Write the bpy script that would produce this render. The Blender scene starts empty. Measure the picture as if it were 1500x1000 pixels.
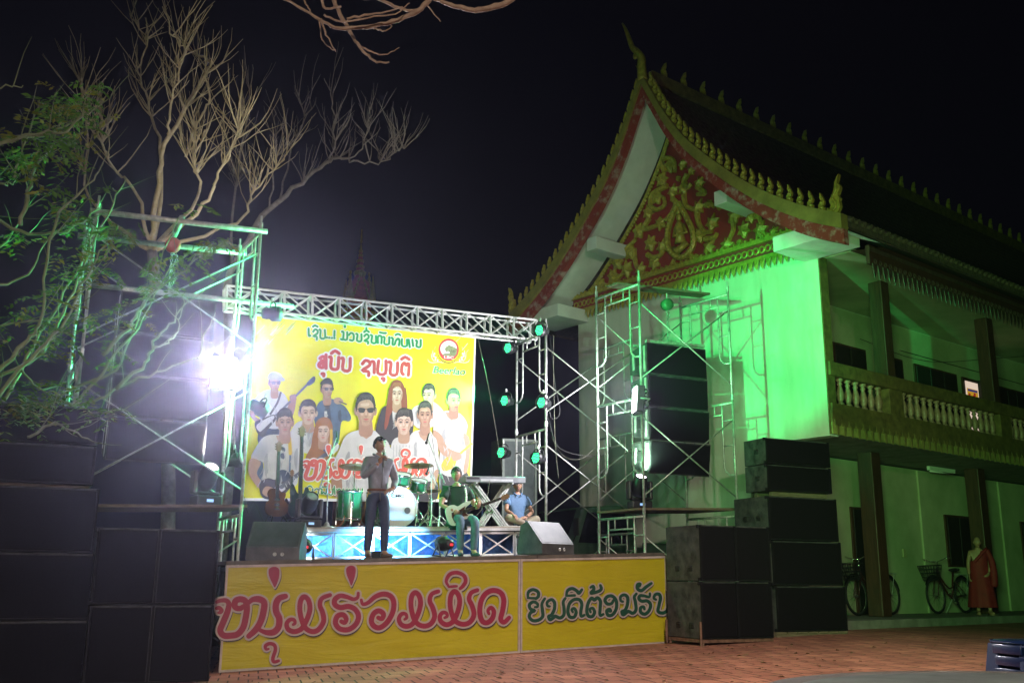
import bpy, bmesh, math, random
from mathutils import Vector, Matrix
random.seed(7)
# tuning values
STREET, STREET2 = 7800.0, 4600.0
GR, GL, FB = 20.0, 2.4, 2.3
FLOODL, FLOODR = 235.0, 370.0
HAZE = 0.0011
PORCH, FACADE = 7200.0, 13500.0
HEADL, HEADR = 1100.0, 500.0
scn = bpy.context.scene
col = scn.collection
V3 = Vector
PI = math.pi

# ------------------------------------------------------------------ camera
EYE = V3((0.0, 0.0, 1.06))
FPX = 1458.0
PITCH = math.atan(351.0 / 1458.0)
ROLL = 0.0076
CAMR = (Matrix.Rotation(PI / 2 + PITCH, 3, 'X') @ Matrix.Rotation(ROLL, 3, 'Z'))
cd = bpy.data.cameras.new('camera')
cd.sensor_width = 36.0
cd.lens = 36.0 * FPX / 1500.0
cd.clip_start = 0.05
cd.clip_end = 500.0
cam = bpy.data.objects.new('camera', cd)
col.objects.link(cam)
cam.matrix_world = Matrix.Translation(EYE) @ CAMR.to_4x4()
scn.camera = cam

# ------------------------------------------------------------------ world, exposure
w = bpy.data.worlds.new('World')
scn.world = w
w.use_nodes = True
wn = w.node_tree.nodes
wn['Background'].inputs['Color'].default_value = (0.0013, 0.0014, 0.0023, 1)
wn['Background'].inputs['Strength'].default_value = 1.0
scn.view_settings.view_transform = 'Standard'
scn.view_settings.look = 'None'
scn.view_settings.exposure = 0.0
scn.view_settings.gamma = 1.0
scn.cycles.use_denoising = True
scn.cycles.max_bounces = 5
scn.cycles.diffuse_bounces = 3
scn.cycles.glossy_bounces = 3
scn.cycles.transmission_bounces = 3
scn.cycles.volume_bounces = 0
scn.cycles.sample_clamp_indirect = 4.0
scn.cycles.caustics_reflective = False
scn.cycles.caustics_refractive = False


def aim(o, p, q):
    o.location = p
    o.rotation_euler = (V3(q) - V3(p)).to_track_quat('-Z', 'Y').to_euler()


def spot(name, p, q, energy, color, angle, blend=0.5, size=0.08):
    l = bpy.data.lights.new(name, 'SPOT')
    l.energy = energy
    l.color = color
    l.spot_size = math.radians(angle)
    l.spot_blend = blend
    l.shadow_soft_size = size
    o = bpy.data.objects.new(name, l)
    col.objects.link(o)
    aim(o, p, q)
    return o


# street lamp assumed from the warm frontal light, unseen behind the photographer
street = spot('street_lamp_light', (2.0, -9.0, 5.6), (-1.8, 16.5, 2.6), STREET, (1.0, 0.84, 0.68), 52, 1.0, 0.25)
square = spot('paving_fill_light', (2.0, 5.6, 9.0), (2.2, 11.2, 0.0), STREET2, (1.0, 0.82, 0.70), 74, 1.0, 0.25)  # unseen lamp added above the frame to brighten the paving
# unseen green washes outside the frame; the facade one follows the tower shadows
facade_wash = spot('unseen_green_wash', (-3.4, 5.2, 3.7), (5.1, 20.6, 6.1), FACADE, (0.0, 1.0, 0.20), 16.5, 0.5, 0.06)
gable_wash = spot('unseen_green_wash', (-3.6, 4.8, 3.2), (3.2, 21.6, 8.2), FACADE * 0.22, (0.42, 1.0, 0.55), 42, 1.0, 0.2)  # wide fill added for gable, soffit and left wall
porch_wash = spot('unseen_green_wash', (0.8, 2.6, 2.2), (10.4, 22.8, 4.0), PORCH, (0.34, 1.0, 0.28), 42, 1.0, 1.0)  # soft fill added for the side gallery and porch



# ------------------------------------------------------------------ pixel helpers
def ray(x, y):
    return CAMR @ V3(((x - 750) / FPX, -(y - 500) / FPX, -1.0))


def atY(x, y, Y):
    d = ray(x, y)
    return EYE + d * (Y / d.y)


def onplane(x, y, o, n):
    d = ray(x, y)
    return EYE + d * ((V3(o) - EYE).dot(n) / d.dot(n))


def onz(x, y, z):
    d = ray(x, y)
    return EYE + d * ((z - EYE.z) / d.z)


# stage frame: u along the front, v into the stage, w up
SO = V3((-3.878, 13.936, -0.154))
SU = V3((0.9046, 0.4262, 0.0343))
SUH = V3((0.9046, 0.4262, 0.0))
SV = V3((-0.4262, 0.9046, 0.0))
SRZ = math.atan2(0.4262, 0.9046)
DECK = 1.455


def S(u, v, ww):
    return SO + SU * u + SV * v + V3((0, 0, ww))


def onv(x, y, v):
    return onplane(x, y, SO + SV * v, SV)


def suw(x, y, v):
    P = onv(x, y, v)
    d = P - SO
    u = d.dot(SUH)
    return u, P.z - SO.z - 0.0343 * u


# temple frame: s along its flank, t along the gable front
BC = V3((6.296, 19.48, 0.0))
BS = V3((0.7754, 0.6314, 0.0))
BF = V3((-0.6314, 0.7754, 0.0))
BRZ = math.atan2(0.6314, 0.7754)


def Bt(x, y, o):
    P = onplane(x, y, BC - BS * o, BS)
    return (P - BC).dot(BF), P.z


# ------------------------------------------------------------------ materials
MATS = {}


def mat(name, c, rough=0.6, metal=0.0, var=0.18, scale=6.0, bump=0.0, bscale=40.0, c2=None, spec=0.5, detail=5.0, stretch=None, coords='Object'):
    if name in MATS:
        return MATS[name]
    m = bpy.data.materials.new(name)
    m.use_nodes = True
    nt = m.node_tree
    b = nt.nodes['Principled BSDF']
    b.inputs['Roughness'].default_value = rough
    b.inputs['Metallic'].default_value = metal
    b.inputs['Specular IOR Level'].default_value = spec
    tc = nt.nodes.new('ShaderNodeTexCoord')
    src = tc.outputs[coords]
    if stretch:
        mp = nt.nodes.new('ShaderNodeMapping')
        mp.inputs['Scale'].default_value = stretch
        nt.links.new(src, mp.inputs['Vector'])
        src = mp.outputs['Vector']
    n = nt.nodes.new('ShaderNodeTexNoise')
    n.inputs['Scale'].default_value = scale
    n.inputs['Detail'].default_value = detail
    n.inputs['Roughness'].default_value = 0.6
    nt.links.new(src, n.inputs['Vector'])
    r = nt.nodes.new('ShaderNodeValToRGB')
    r.color_ramp.elements[0].position = 0.32
    r.color_ramp.elements[1].position = 0.68
    if c2 is None:
        c2 = tuple(min(1, x * (1 + var)) for x in c)
        c1 = tuple(x * (1 - var) for x in c)
    else:
        c1 = c
    r.color_ramp.elements[0].color = (*c1, 1)
    r.color_ramp.elements[1].color = (*c2, 1)
    nt.links.new(n.outputs['Fac'], r.inputs['Fac'])
    nt.links.new(r.outputs['Color'], b.inputs['Base Color'])
    if bump:
        n2 = nt.nodes.new('ShaderNodeTexNoise')
        n2.inputs['Scale'].default_value = bscale
        n2.inputs['Detail'].default_value = 4
        nt.links.new(src, n2.inputs['Vector'])
        bp = nt.nodes.new('ShaderNodeBump')
        bp.inputs['Strength'].default_value = bump
        bp.inputs['Distance'].default_value = 0.02
        nt.links.new(n2.outputs['Fac'], bp.inputs['Height'])
        nt.links.new(bp.outputs['Normal'], b.inputs['Normal'])
    MATS[name] = m
    return m


def emit(name, c, s):
    if name in MATS:
        return MATS[name]
    m = bpy.data.materials.new(name)
    m.use_nodes = True
    b = m.node_tree.nodes['Principled BSDF']
    b.inputs['Base Color'].default_value = (0.02, 0.02, 0.02, 1)
    b.inputs['Emission Color'].default_value = (*c, 1)
    b.inputs['Emission Strength'].default_value = s
    MATS[name] = m
    return m


# ------------------------------------------------------------------ mesh builder
INV = {}


def crom(pts, n=6, closed=False):
    P = [V3(p) for p in pts]
    out = []
    L = len(P)
    segs = L if closed else L - 1
    for i in range(segs):
        if closed:
            a, b, c, d = P[(i - 1) % L], P[i], P[(i + 1) % L], P[(i + 2) % L]
        else:
            a, b, c, d = P[max(i - 1, 0)], P[i], P[i + 1], P[min(i + 2, L - 1)]
        for k in range(n):
            t = k / n
            out.append(0.5 * ((2 * b) + (c - a) * t + (2 * a - 5 * b + 4 * c - d) * t * t + (3 * b - a - 3 * c + d) * t ** 3))
    if not closed:
        out.append(P[-1])
    return out


class MB:
    def __init__(self):
        self.v = []
        self.f = []
        self.m = []
        self.mats = []
        self.cur = 0
        self.sm = []
        self.smooth = False

    def use(self, m):
        if m not in self.mats:
            self.mats.append(m)
        self.cur = self.mats.index(m)
        return self

    def add(self, vs, fs):
        o = len(self.v)
        self.v += [V3(p) for p in vs]
        for f in fs:
            self.f.append([i + o for i in f])
            self.m.append(self.cur)
            self.sm.append(self.smooth)
        return self

    def box(self, a, b, M=None):
        x0, y0, z0 = a
        x1, y1, z1 = b
        vs = [V3(p) for p in ((x0, y0, z0), (x1, y0, z0), (x1, y1, z0), (x0, y1, z0), (x0, y0, z1), (x1, y0, z1), (x1, y1, z1), (x0, y1, z1))]
        if M is not None:
            vs = [M @ p for p in vs]
        return self.add(vs, [(0, 3, 2, 1), (4, 5, 6, 7), (0, 1, 5, 4), (1, 2, 6, 5), (2, 3, 7, 6), (3, 0, 4, 7)])

    def cbox(self, a, b, ch=0.01, M=None):
        # box with chamfered edges
        bm = bmesh.new()
        bmesh.ops.create_cube(bm, size=1.0)
        a, b = V3(a), V3(b)
        for p in bm.verts:
            p.co = V3(((a.x + b.x) / 2 + p.co.x * (b.x - a.x), (a.y + b.y) / 2 + p.co.y * (b.y - a.y), (a.z + b.z) / 2 + p.co.z * (b.z - a.z)))
        bmesh.ops.bevel(bm, geom=list(bm.edges), offset=ch, segments=2, affect='EDGES', profile=0.5)
        return self.bm(bm, M)

    def bm(self, bm, M=None):
        bm.verts.index_update()
        vs = [(M @ p.co) if M is not None else p.co.copy() for p in bm.verts]
        self.add(vs, [[q.index for q in f.verts] for f in bm.faces])
        bm.free()
        return self

    def tube(self, pts, r, n=6, cap=True):
        P = [V3(p) for p in pts]
        R = r if isinstance(r, (list, tuple)) else [r] * len(P)
        vs = []
        up = None
        for i, p in enumerate(P):
            d = (P[min(i + 1, len(P) - 1)] - P[max(i - 1, 0)])
            if d.length < 1e-9:
                d = V3((0, 0, 1))
            d.normalize()
            if up is None:
                up = d.orthogonal().normalized()
            else:
                up = (up - d * up.dot(d))
                if up.length < 1e-6:
                    up = d.orthogonal()
                up.normalize()
            s = d.cross(up)
            for k in range(n):
                a = 2 * PI * k / n
                vs.append(p + (up * math.cos(a) + s * math.sin(a)) * R[i])
        fs = []
        for i in range(len(P) - 1):
            for k in range(n):
                fs.append((i * n + k, i * n + (k + 1) % n, (i + 1) * n + (k + 1) % n, (i + 1) * n + k))
        if cap:
            fs.append(tuple(range(n - 1, -1, -1)))
            fs.append(tuple((len(P) - 1) * n + k for k in range(n)))
        return self.add(vs, fs)

    def bar(self, a, b, r, n=6):
        return self.tube([a, b], r, n)

    def rbar(self, a, b, wx, wy, up=(0, 0, 1)):
        # rectangular bar
        a, b = V3(a), V3(b)
        d = (b - a).normalized()
        s = d.cross(V3(up))
        if s.length < 1e-4:
            s = d.orthogonal()
        s.normalize()
        t = s.cross(d)
        vs = []
        for p in (a, b):
            for i, j in ((-1, -1), (1, -1), (1, 1), (-1, 1)):
                vs.append(p + s * (wx / 2 * i) + t * (wy / 2 * j))
        return self.add(vs, [(0, 3, 2, 1), (4, 5, 6, 7), (0, 1, 5, 4), (1, 2, 6, 5), (2, 3, 7, 6), (3, 0, 4, 7)])

    def lathe(self, prof, n=16, M=None, cap=True):
        vs = []
        for r, z in prof:
            for k in range(n):
                a = 2 * PI * k / n
                p = V3((r * math.cos(a), r * math.sin(a), z))
                vs.append(M @ p if M is not None else p)
        fs = []
        L = len(prof)
        for i in range(L - 1):
            for k in range(n):
                fs.append((i * n + k, i * n + (k + 1) % n, (i + 1) * n + (k + 1) % n, (i + 1) * n + k))
        if cap:
            fs.append(tuple(range(n - 1, -1, -1)))
            fs.append(tuple((L - 1) * n + k for k in range(n)))
        return self.add(vs, fs)

    def prism(self, poly, d):
        # poly: 3D points of a flat outline; d: extrusion vector
        P = [V3(p) for p in poly]
        d = V3(d)
        n = len(P)
        vs = P + [p + d for p in P]
        fs = [tuple(range(n)), tuple(range(2 * n - 1, n - 1, -1))]
        for i in range(n):
            j = (i + 1) % n
            fs.append((j, i, n + i, n + j))
        return self.add(vs, fs)

    def poly(self, poly):
        return self.add(poly, [tuple(range(len(poly)))])

    def ell(self, c, r, n=14, m=9, M=None):
        vs = []
        fs = []
        c = V3(c)
        for i in range(m + 1):
            th = PI * i / m
            for k in range(n):
                a = 2 * PI * k / n
                p = V3((r[0] * math.sin(th) * math.cos(a), r[1] * math.sin(th) * math.sin(a), r[2] * math.cos(th)))
                if M is not None:
                    p = M @ p
                vs.append(c + p)
        for i in range(m):
            for k in range(n):
                fs.append((i * n + k, (i + 1) * n + k, (i + 1) * n + (k + 1) % n, i * n + (k + 1) % n))
        return self.add(vs, fs)

    def mesh(self, name, inv=None):
        me = bpy.data.meshes.new(name)
        vs = [(inv @ p) if inv is not None else p for p in self.v]
        me.from_pydata([tuple(p) for p in vs], [], self.f)
        for m in self.mats:
            me.materials.append(m)
        if self.mats:
            me.polygons.foreach_set('material_index', self.m)
        me.polygons.foreach_set('use_smooth', self.sm)
        me.update()
        return me

    def build(self, name, m=None, parent=None, fixn=True):
        if m is not None and not self.mats:
            self.mats = [m]
        me = self.mesh(name, INV.get(parent.name) if parent is not None else None)
        if fixn:
            bm = bmesh.new()
            bm.from_mesh(me)
            bmesh.ops.recalc_face_normals(bm, faces=list(bm.faces))
            bm.to_mesh(me)
            bm.free()
        o = bpy.data.objects.new(name, me)
        col.objects.link(o)
        if parent is not None:
            o.parent = parent
            if parent.name in INV:
                INV[o.name] = INV[parent.name]
        return o


def tag(o, label=None, cat=None, group=None, kind=None):
    if label:
        o['label'] = label
    if cat:
        o['category'] = cat
    if group:
        o['group'] = group
    if kind:
        o['kind'] = kind
    return o


def thing(name, label, cat, loc=(0, 0, 0), rz=0.0, group=None, world=True, mtx=None):
    """Empty at the base of a thing; with world=True its parts are given in world coordinates."""
    o = bpy.data.objects.new(name, None)
    o.empty_display_size = 0.2
    col.objects.link(o)
    M = mtx if mtx is not None else Matrix.Translation(V3(loc)) @ Matrix.Rotation(rz, 4, 'Z')
    o.matrix_world = M
    if world:
        INV[o.name] = M.inverted()
    return tag(o, label, cat, group)


def dup(root, mtx, label, group=None):
    r = root.copy()
    col.objects.link(r)
    r.matrix_world = mtx
    r['label'] = label
    if group:
        r['group'] = group
    for ch in list(root.children):
        c = ch.copy()
        col.objects.link(c)
        c.parent = r
        for g in list(ch.children):
            d = g.copy()
            col.objects.link(d)
            d.parent = c
    return r


def TR(loc, rz=0.0):
    return Matrix.Translation(V3(loc)) @ Matrix.Rotation(rz, 4, 'Z')


def frame_of(zdir, p):
    """matrix whose +Z looks along zdir, placed at p"""
    q = V3(zdir).to_track_quat('Z', 'Y')
    return Matrix.Translation(V3(p)) @ q.to_matrix().to_4x4()


# common materials
M_black = mat('black_paint', (0.010, 0.010, 0.011), 0.6, var=0.5, scale=9, bump=0.15, bscale=120, spec=0.08)
M_grille = mat('grille_mesh', (0.005, 0.005, 0.006), 0.7, var=0.4, scale=60, bump=0.3, bscale=400, spec=0.12)
M_cabinet = mat('worn_cabinet', (0.02, 0.02, 0.022), 0.5, c2=(0.085, 0.085, 0.085), scale=7, bump=0.2, bscale=60, detail=8, spec=0.2)
M_steel = mat('galvanised_tube', (0.46, 0.47, 0.45), 0.38, 0.35, var=0.35, scale=14, bump=0.08, bscale=80)
M_alu = mat('truss_aluminium', (0.55, 0.55, 0.53), 0.35, 0.35, var=0.15, scale=10)
M_rubber = mat('black_rubber', (0.01, 0.01, 0.01), 0.7)
M_cable = mat('cable_sheath', (0.02, 0.02, 0.02), 0.5)
M_plywood = mat('weathered_ply', (0.16, 0.12, 0.08), 0.8, var=0.4, scale=5, bump=0.3, bscale=30, stretch=(1, 8, 8))
M_chrome = mat('chrome', (0.6, 0.6, 0.6), 0.18, 0.95, var=0.05)
M_darkcase = mat('lamp_housing', (0.015, 0.015, 0.017), 0.45, var=0.3, scale=20)
M_white = mat('white_paint', (0.72, 0.73, 0.70), 0.7, var=0.08, scale=2.5, bump=0.12, bscale=30)
M_skin = mat('skin', (0.36, 0.20, 0.13), 0.5, var=0.08, scale=20)
M_hair = mat('black_hair', (0.012, 0.010, 0.010), 0.45, var=0.4, scale=60, bump=0.4, bscale=150)
# ------------------------------------------------------------------ ground
def ground_z(x):
    return 0.04 * max(-10.0, min(5.4, x))


def paver_mat():
    m = bpy.data.materials.new('brick_pavers')
    m.use_nodes = True
    nt = m.node_tree
    L = nt.links
    b = nt.nodes['Principled BSDF']
    tc = nt.nodes.new('ShaderNodeTexCoord')
    mp = nt.nodes.new('ShaderNodeMapping')
    mp.inputs['Rotation'].default_value = (0, 0, math.radians(-14))
    L.new(tc.outputs['Object'], mp.inputs['Vector'])
    nz = nt.nodes.new('ShaderNodeTexNoise')
    nz.inputs['Scale'].default_value = 3.2
    nz.inputs['Detail'].default_value = 2
    L.new(mp.outputs['Vector'], nz.inputs['Vector'])
    # zigzag edge of the interlocking stones
    sp = nt.nodes.new('ShaderNodeSeparateXYZ')
    L.new(mp.outputs['Vector'], sp.inputs[0])
    pp = nt.nodes.new('ShaderNodeMath'); pp.operation = 'PINGPONG'
    L.new(sp.outputs['X'], pp.inputs[0]); pp.inputs[1].default_value = 0.06
    sc = nt.nodes.new('ShaderNodeMath'); sc.operation = 'MULTIPLY_ADD'
    L.new(pp.outputs[0], sc.inputs[0]); sc.inputs[1].default_value = 0.6
    L.new(sp.outputs['Y'], sc.inputs[2])
    n2 = nt.nodes.new('ShaderNodeMath'); n2.operation = 'MULTIPLY_ADD'
    L.new(nz.outputs['Fac'], n2.inputs[0]); n2.inputs[1].default_value = 0.03
    L.new(sc.outputs[0], n2.inputs[2])
    cb = nt.nodes.new('ShaderNodeCombineXYZ')
    L.new(sp.outputs['X'], cb.inputs[0]); L.new(n2.outputs[0], cb.inputs[1])
    br = nt.nodes.new('ShaderNodeTexBrick')
    br.offset = 0.5
    br.inputs['Scale'].default_value = 1.0
    br.inputs['Brick Width'].default_value = 0.24
    br.inputs['Row Height'].default_value = 0.44
    br.inputs['Mortar Size'].default_value = 0.011
    br.inputs['Mortar Smooth'].default_value = 0.25
    br.inputs['Color1'].default_value = (0.50, 0.225, 0.155, 1)
    br.inputs['Color2'].default_value = (0.36, 0.15, 0.105, 1)
    br.inputs['Mortar'].default_value = (0.04, 0.022, 0.017, 1)
    L.new(cb.outputs[0], br.inputs['Vector'])
    nd = nt.nodes.new('ShaderNodeTexNoise')
    nd.inputs['Scale'].default_value = 1.1
    nd.inputs['Detail'].default_value = 9
    nd.inputs['Roughness'].default_value = 0.7
    L.new(mp.outputs['Vector'], nd.inputs['Vector'])
    rp = nt.nodes.new('ShaderNodeValToRGB')
    rp.color_ramp.elements[0].position = 0.3
    rp.color_ramp.elements[0].color = (0.55, 0.5, 0.5, 1)
    rp.color_ramp.elements[1].position = 0.7
    rp.color_ramp.elements[1].color = (1.15, 1.1, 1.05, 1)
    L.new(nd.outputs['Fac'], rp.inputs['Fac'])
    mx = nt.nodes.new('ShaderNodeMix'); mx.data_type = 'RGBA'; mx.blend_type = 'MULTIPLY'
    mx.inputs[0].default_value = 1.0
    L.new(br.outputs['Color'], mx.inputs[6]); L.new(rp.outputs['Color'], mx.inputs[7])
    L.new(mx.outputs[2], b.inputs['Base Color'])
    b.inputs['Roughness'].default_value = 0.75
    inv = nt.nodes.new('ShaderNodeMath'); inv.operation = 'MULTIPLY_ADD'
    L.new(br.outputs['Fac'], inv.inputs[0]); inv.inputs[1].default_value = -1.0
    L.new(nd.outputs['Fac'], inv.inputs[2])
    bp = nt.nodes.new('ShaderNodeBump')
    bp.inputs['Strength'].default_value = 0.6
    bp.inputs['Distance'].default_value = 0.012
    L.new(inv.outputs[0], bp.inputs['Height'])
    L.new(bp.outputs['Normal'], b.inputs['Normal'])
    return m


g = MB()
xs = [-90, -40, -20, -10, -5, 0, 3, 5.4, 10, 20, 45, 110]
ys = [-25, -5, 5, 12, 20, 40, 80, 150]
g.add([(x, y, ground_z(x)) for y in ys for x in xs],
      [(j * len(xs) + i, j * len(xs) + i + 1, (j + 1) * len(xs) + i + 1, (j + 1) * len(xs) + i) for j in range(len(ys) - 1) for i in range(len(xs) - 1)])
tag(g.build('ground', paver_mat()), kind='structure')

# a few dry leaves on the paving
M_dry = mat('dry_leaf', (0.16, 0.10, 0.05), 0.8, var=0.4)
rl = random.Random(31)
lf = MB()
for i in range(260):
    x, y = rl.uniform(-3.5, 7), rl.uniform(8.5, 17)
    if y > 13.2 + 0.47 * (x + 3.9):
        continue
    a = rl.uniform(0, 6.28)
    s = rl.uniform(0.012, 0.045)
    c, d = math.cos(a) * s, math.sin(a) * s
    z = ground_z(x) + 0.006
    lf.add([(x - c, y - d, z), (x + d * .45, y - c * .45, z + s * .4), (x + c, y + d, z + 0.003), (x - d * .45, y + c * .45, z + s * .3)], [(0, 1, 2, 3)])
tag(lf.build('leaf_litter', M_dry), 'scattered dry leaf crumbs on the red brick paving', 'leaf litter', kind='stuff')

# ------------------------------------------------------------------ temple hall
BM_ = TR(BC, BRZ)


def LB(s, t, z):
    return V3((s, t, z))


M_gold = mat('gilded_plaster', (0.40, 0.31, 0.05), 0.42, 0.2, var=0.35, scale=12, bump=0.3, bscale=60)
M_goldband = mat('yellow_barge_paint', (0.24, 0.19, 0.045), 0.6, var=0.25, scale=4, bump=0.15, bscale=40)
M_red = mat('flaking_red_paint', (0.30, 0.028, 0.022), 0.7, c2=(0.24, 0.035, 0.03), scale=5, bump=0.25, bscale=25)
M_redworn = mat('worn_red_paint', (0.27, 0.035, 0.028), 0.75, c2=(0.44, 0.30, 0.27), scale=3.2, bump=0.3, bscale=25, detail=10, stretch=(1, 1.6, 1.6))
M_redworn.node_tree.nodes['Color Ramp'].color_ramp.elements[0].position = 0.5
M_tile = mat('clay_roof_tile', (0.085, 0.060, 0.040), 0.85, var=0.45, scale=8, bump=0.5, bscale=18)
M_wood = mat('dark_teak', (0.060, 0.026, 0.014), 0.5, var=0.4, scale=4, bump=0.2, bscale=20, stretch=(6, 6, 0.6))
M_shutter = mat('dark_shutter', (0.016, 0.012, 0.010), 0.6, var=0.4, scale=5)
M_olive = mat('ochre_trim', (0.15, 0.10, 0.03), 0.75, var=0.4, scale=7, bump=0.3, bscale=40)
M_baluster = mat('baluster_terracotta', (0.30, 0.17, 0.12), 0.45, var=0.4, scale=14, bump=0.2, bscale=60)
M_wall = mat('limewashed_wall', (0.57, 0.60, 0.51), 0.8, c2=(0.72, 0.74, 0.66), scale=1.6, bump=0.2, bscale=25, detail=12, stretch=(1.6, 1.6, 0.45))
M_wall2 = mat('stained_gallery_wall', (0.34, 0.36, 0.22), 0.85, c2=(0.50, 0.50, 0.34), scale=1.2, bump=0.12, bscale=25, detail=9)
M_concrete = mat('porch_concrete', (0.22, 0.21, 0.19), 0.8, var=0.3, scale=3, bump=0.2, bscale=30)

hall = thing('temple_hall', 'two storey white temple hall with steep curved roof, gilded gable and side gallery', 'temple', mtx=BM_, world=False)
TC = 3.62
PROF = [(0, 12.72), (0.33, 12.1), (0.68, 11.45), (1.27, 10.6), (2.0, 9.83), (2.8, 9.09), (3.5, 8.55), (4.25, 8.08), (5.0, 7.72)]
PS = [(p.x, p.y) for p in crom([(a, b, 0) for a, b in PROF], 4)]
S0, S1 = -1.22, 27.0


def side_prof(sg, dz=0.0, n=None):
    return [(TC - sg * d, z + dz) for d, z in PS]        # sg=+1: flank side (small t)


# walls
mb = MB()
TW = 7.24
# gable front: upper wall over the gallery end, lower wall stepped back
front = [(2.0, 0.2), (TW, 0.2), (TW, 7.9), (0.0, 7.9), (0.0, 3.92), (2.0, 3.92)]
mb.prism([LB(0, t, z) for t, z in front], (0.22, 0, 0))
mb.box((0.22, 2.0, 0.2), (27, 2.2, 3.86))
mb.box((0.22, 2.0, 4.44), (27, 2.2, 7.62))
mb.box((0.22, TW - 0.2, 0.2), (27, TW, 7.9))
wall = mb.build('wall', M_wall, hall)
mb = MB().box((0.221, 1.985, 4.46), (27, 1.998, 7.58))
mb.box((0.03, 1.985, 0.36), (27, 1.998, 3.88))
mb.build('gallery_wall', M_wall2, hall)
# gallery slab, ceilings, corner post
mb = MB()
mb.box((0.225, -0.02, 3.925), (27, 2.2, 4.43))
mb.build('gallery_floor', M_concrete, hall)
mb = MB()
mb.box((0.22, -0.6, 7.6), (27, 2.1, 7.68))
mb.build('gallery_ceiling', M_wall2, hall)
mb = MB().box((-0.012, -0.01, 3.93), (0.26, 0.02, 7.6))
mb.build('corner_post', M_olive, hall)
mb = MB().box((0.002, 0.022, 3.90), (0.30, 1.98, 3.924))
mb.build('slab_lip', M_white, hall)

# roof planes
mb = MB()
for sg in (1, -1):
    top = side_prof(sg)
    bot = side_prof(sg, -0.16)
    n = len(top)
    vs = [LB(S0 + 0.13, t, z) for t, z in top] + [LB(S1, t, z) for t, z in top] + [LB(S0 + 0.13, t, z) for t, z in bot] + [LB(S1, t, z) for t, z in bot]
    fs = []
    for i in range(n - 1):
        fs += [(i, i + 1, n + i + 1, n + i), (2 * n + i, 3 * n + i, 3 * n + i + 1, 2 * n + i + 1)]
    fs += [(n - 1, 3 * n - 1, 4 * n - 1, 2 * n - 1)]
    mb.add(vs, fs)


def tile_mat():
    m = M_tile
    nt = m.node_tree
    tc = nt.nodes['Texture Coordinate']
    wv = nt.nodes.new('ShaderNodeTexBrick')
    wv.inputs['Scale'].default_value = 1.0
    wv.inputs['Brick Width'].default_value = 0.22
    wv.inputs['Row Height'].default_value = 0.2
    wv.inputs['Mortar Size'].default_value = 0.02
    wv.inputs['Mortar Smooth'].default_value = 1.0
    sp = nt.nodes.new('ShaderNodeSeparateXYZ')
    cb = nt.nodes.new('ShaderNodeCombineXYZ')
    nt.links.new(tc.outputs['Object'], sp.inputs[0])
    nt.links.new(sp.outputs['X'], cb.inputs[0])
    nt.links.new(sp.outputs['Z'], cb.inputs[1])
    nt.links.new(cb.outputs[0], wv.inputs['Vector'])
    bp = nt.nodes.new('ShaderNodeBump')
    bp.inputs['Strength'].default_value = 1.0
    bp.inputs['Distance'].default_value = 0.03
    bp.invert = True
    nt.links.new(wv.outputs['Fac'], bp.inputs['Height'])
    nt.links.new(nt.nodes['Bump'].outputs['Normal'], bp.inputs['Normal'])
    nt.links.new(bp.outputs['Normal'], nt.nodes['Principled BSDF'].inputs['Normal'])


tile_mat()
roof = mb.build('roof', M_tile, hall)
# eave tile ends (scalloped) and ridge bar
mb = MB()
te, ze = TC - 5.0, 7.72
s = S0 + 0.2
while s < 20:
    mb.tube([LB(s, te + 0.3, ze + 0.17), LB(s, te - 0.07, ze + 0.01)], [0.06, 0.06], 6)
    s += 0.21
mb.build('tile_edge', M_tile, roof)
mb = MB()
mb.box((S0 + 0.2, TC - 0.12, 12.62), (S1, TC + 0.12, 12.92))
mb.build('ridge', M_olive, roof)

# white soffit of the gable overhang + under-eave
mb = MB()
for sg in (1, -1):
    bot = side_prof(sg, -0.20)
    n = len(bot)
    mb.add([LB(S0 + 0.14, t, z) for t, z in bot] + [LB(0.0, t, z) for t, z in bot],
           [(i, i + 1, n + i + 1, n + i) for i in range(n - 1)])
mb.build('soffit', M_white, hall)


# bargeboards: gilded upper band and worn red lower band
def band(z_hi, z_lo, s0, s1, trim=0):
    for sg in (1, -1):
        a = side_prof(sg, z_hi)
        b = side_prof(sg, z_lo)
        if trim:
            a, b = a[:-trim], b[:-trim]
        n = len(a)
        vs = [LB(s0, t, z) for t, z in a] + [LB(s0, t, z) for t, z in b] + [LB(s1, t, z) for t, z in a] + [LB(s1, t, z) for t, z in b]
        fs = []
        for i in range(n - 1):
            fs += [(i, i + 1, n + i + 1, n + i), (2 * n + i, 3 * n + i, 3 * n + i + 1, 2 * n + i + 1), (i, 2 * n + i, 2 * n + i + 1, i + 1), (n + i, n + i + 1, 3 * n + i + 1, 3 * n + i)]
        fs += [(n - 1, 3 * n - 1, 4 * n - 1, 2 * n - 1) if False else (n - 1, 2 * n - 1, 4 * n - 1, 3 * n - 1)]
        yield vs, fs


for sg, ((va, fa), (vb, fb)) in enumerate(zip(band(0.10, -0.20, S0 - 0.10, S0 + 0.12), band(-0.20, -0.50, S0 - 0.04, S0 + 0.11))):
    board = MB().add(vb, fb).build('bargeboard', M_redworn, hall)
    MB().add(va, fa).build('gilded_band', M_goldband, board)

# purlin ends / brackets under the overhang
mb = MB()
for (t, z, ww) in ((1.62, 9.12, 0.34), (5.62, 9.12, 0.34)):
    mb = MB().cbox((S0 + 0.16, t - ww / 2, z - 0.16), (0.05, t + ww / 2, z + 0.16), 0.015)
    mb.build('bracket_beam', M_white, hall)
for (t0, t1, z) in ((-0.95, 0.35, 7.72), (6.85, 8.15, 7.72)):
    mb = MB().cbox((S0 + 0.16, t0, z - 0.17), (0.0, t1, z + 0.15), 0.015)
    mb.build('bracket_beam', M_white, hall)

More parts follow.
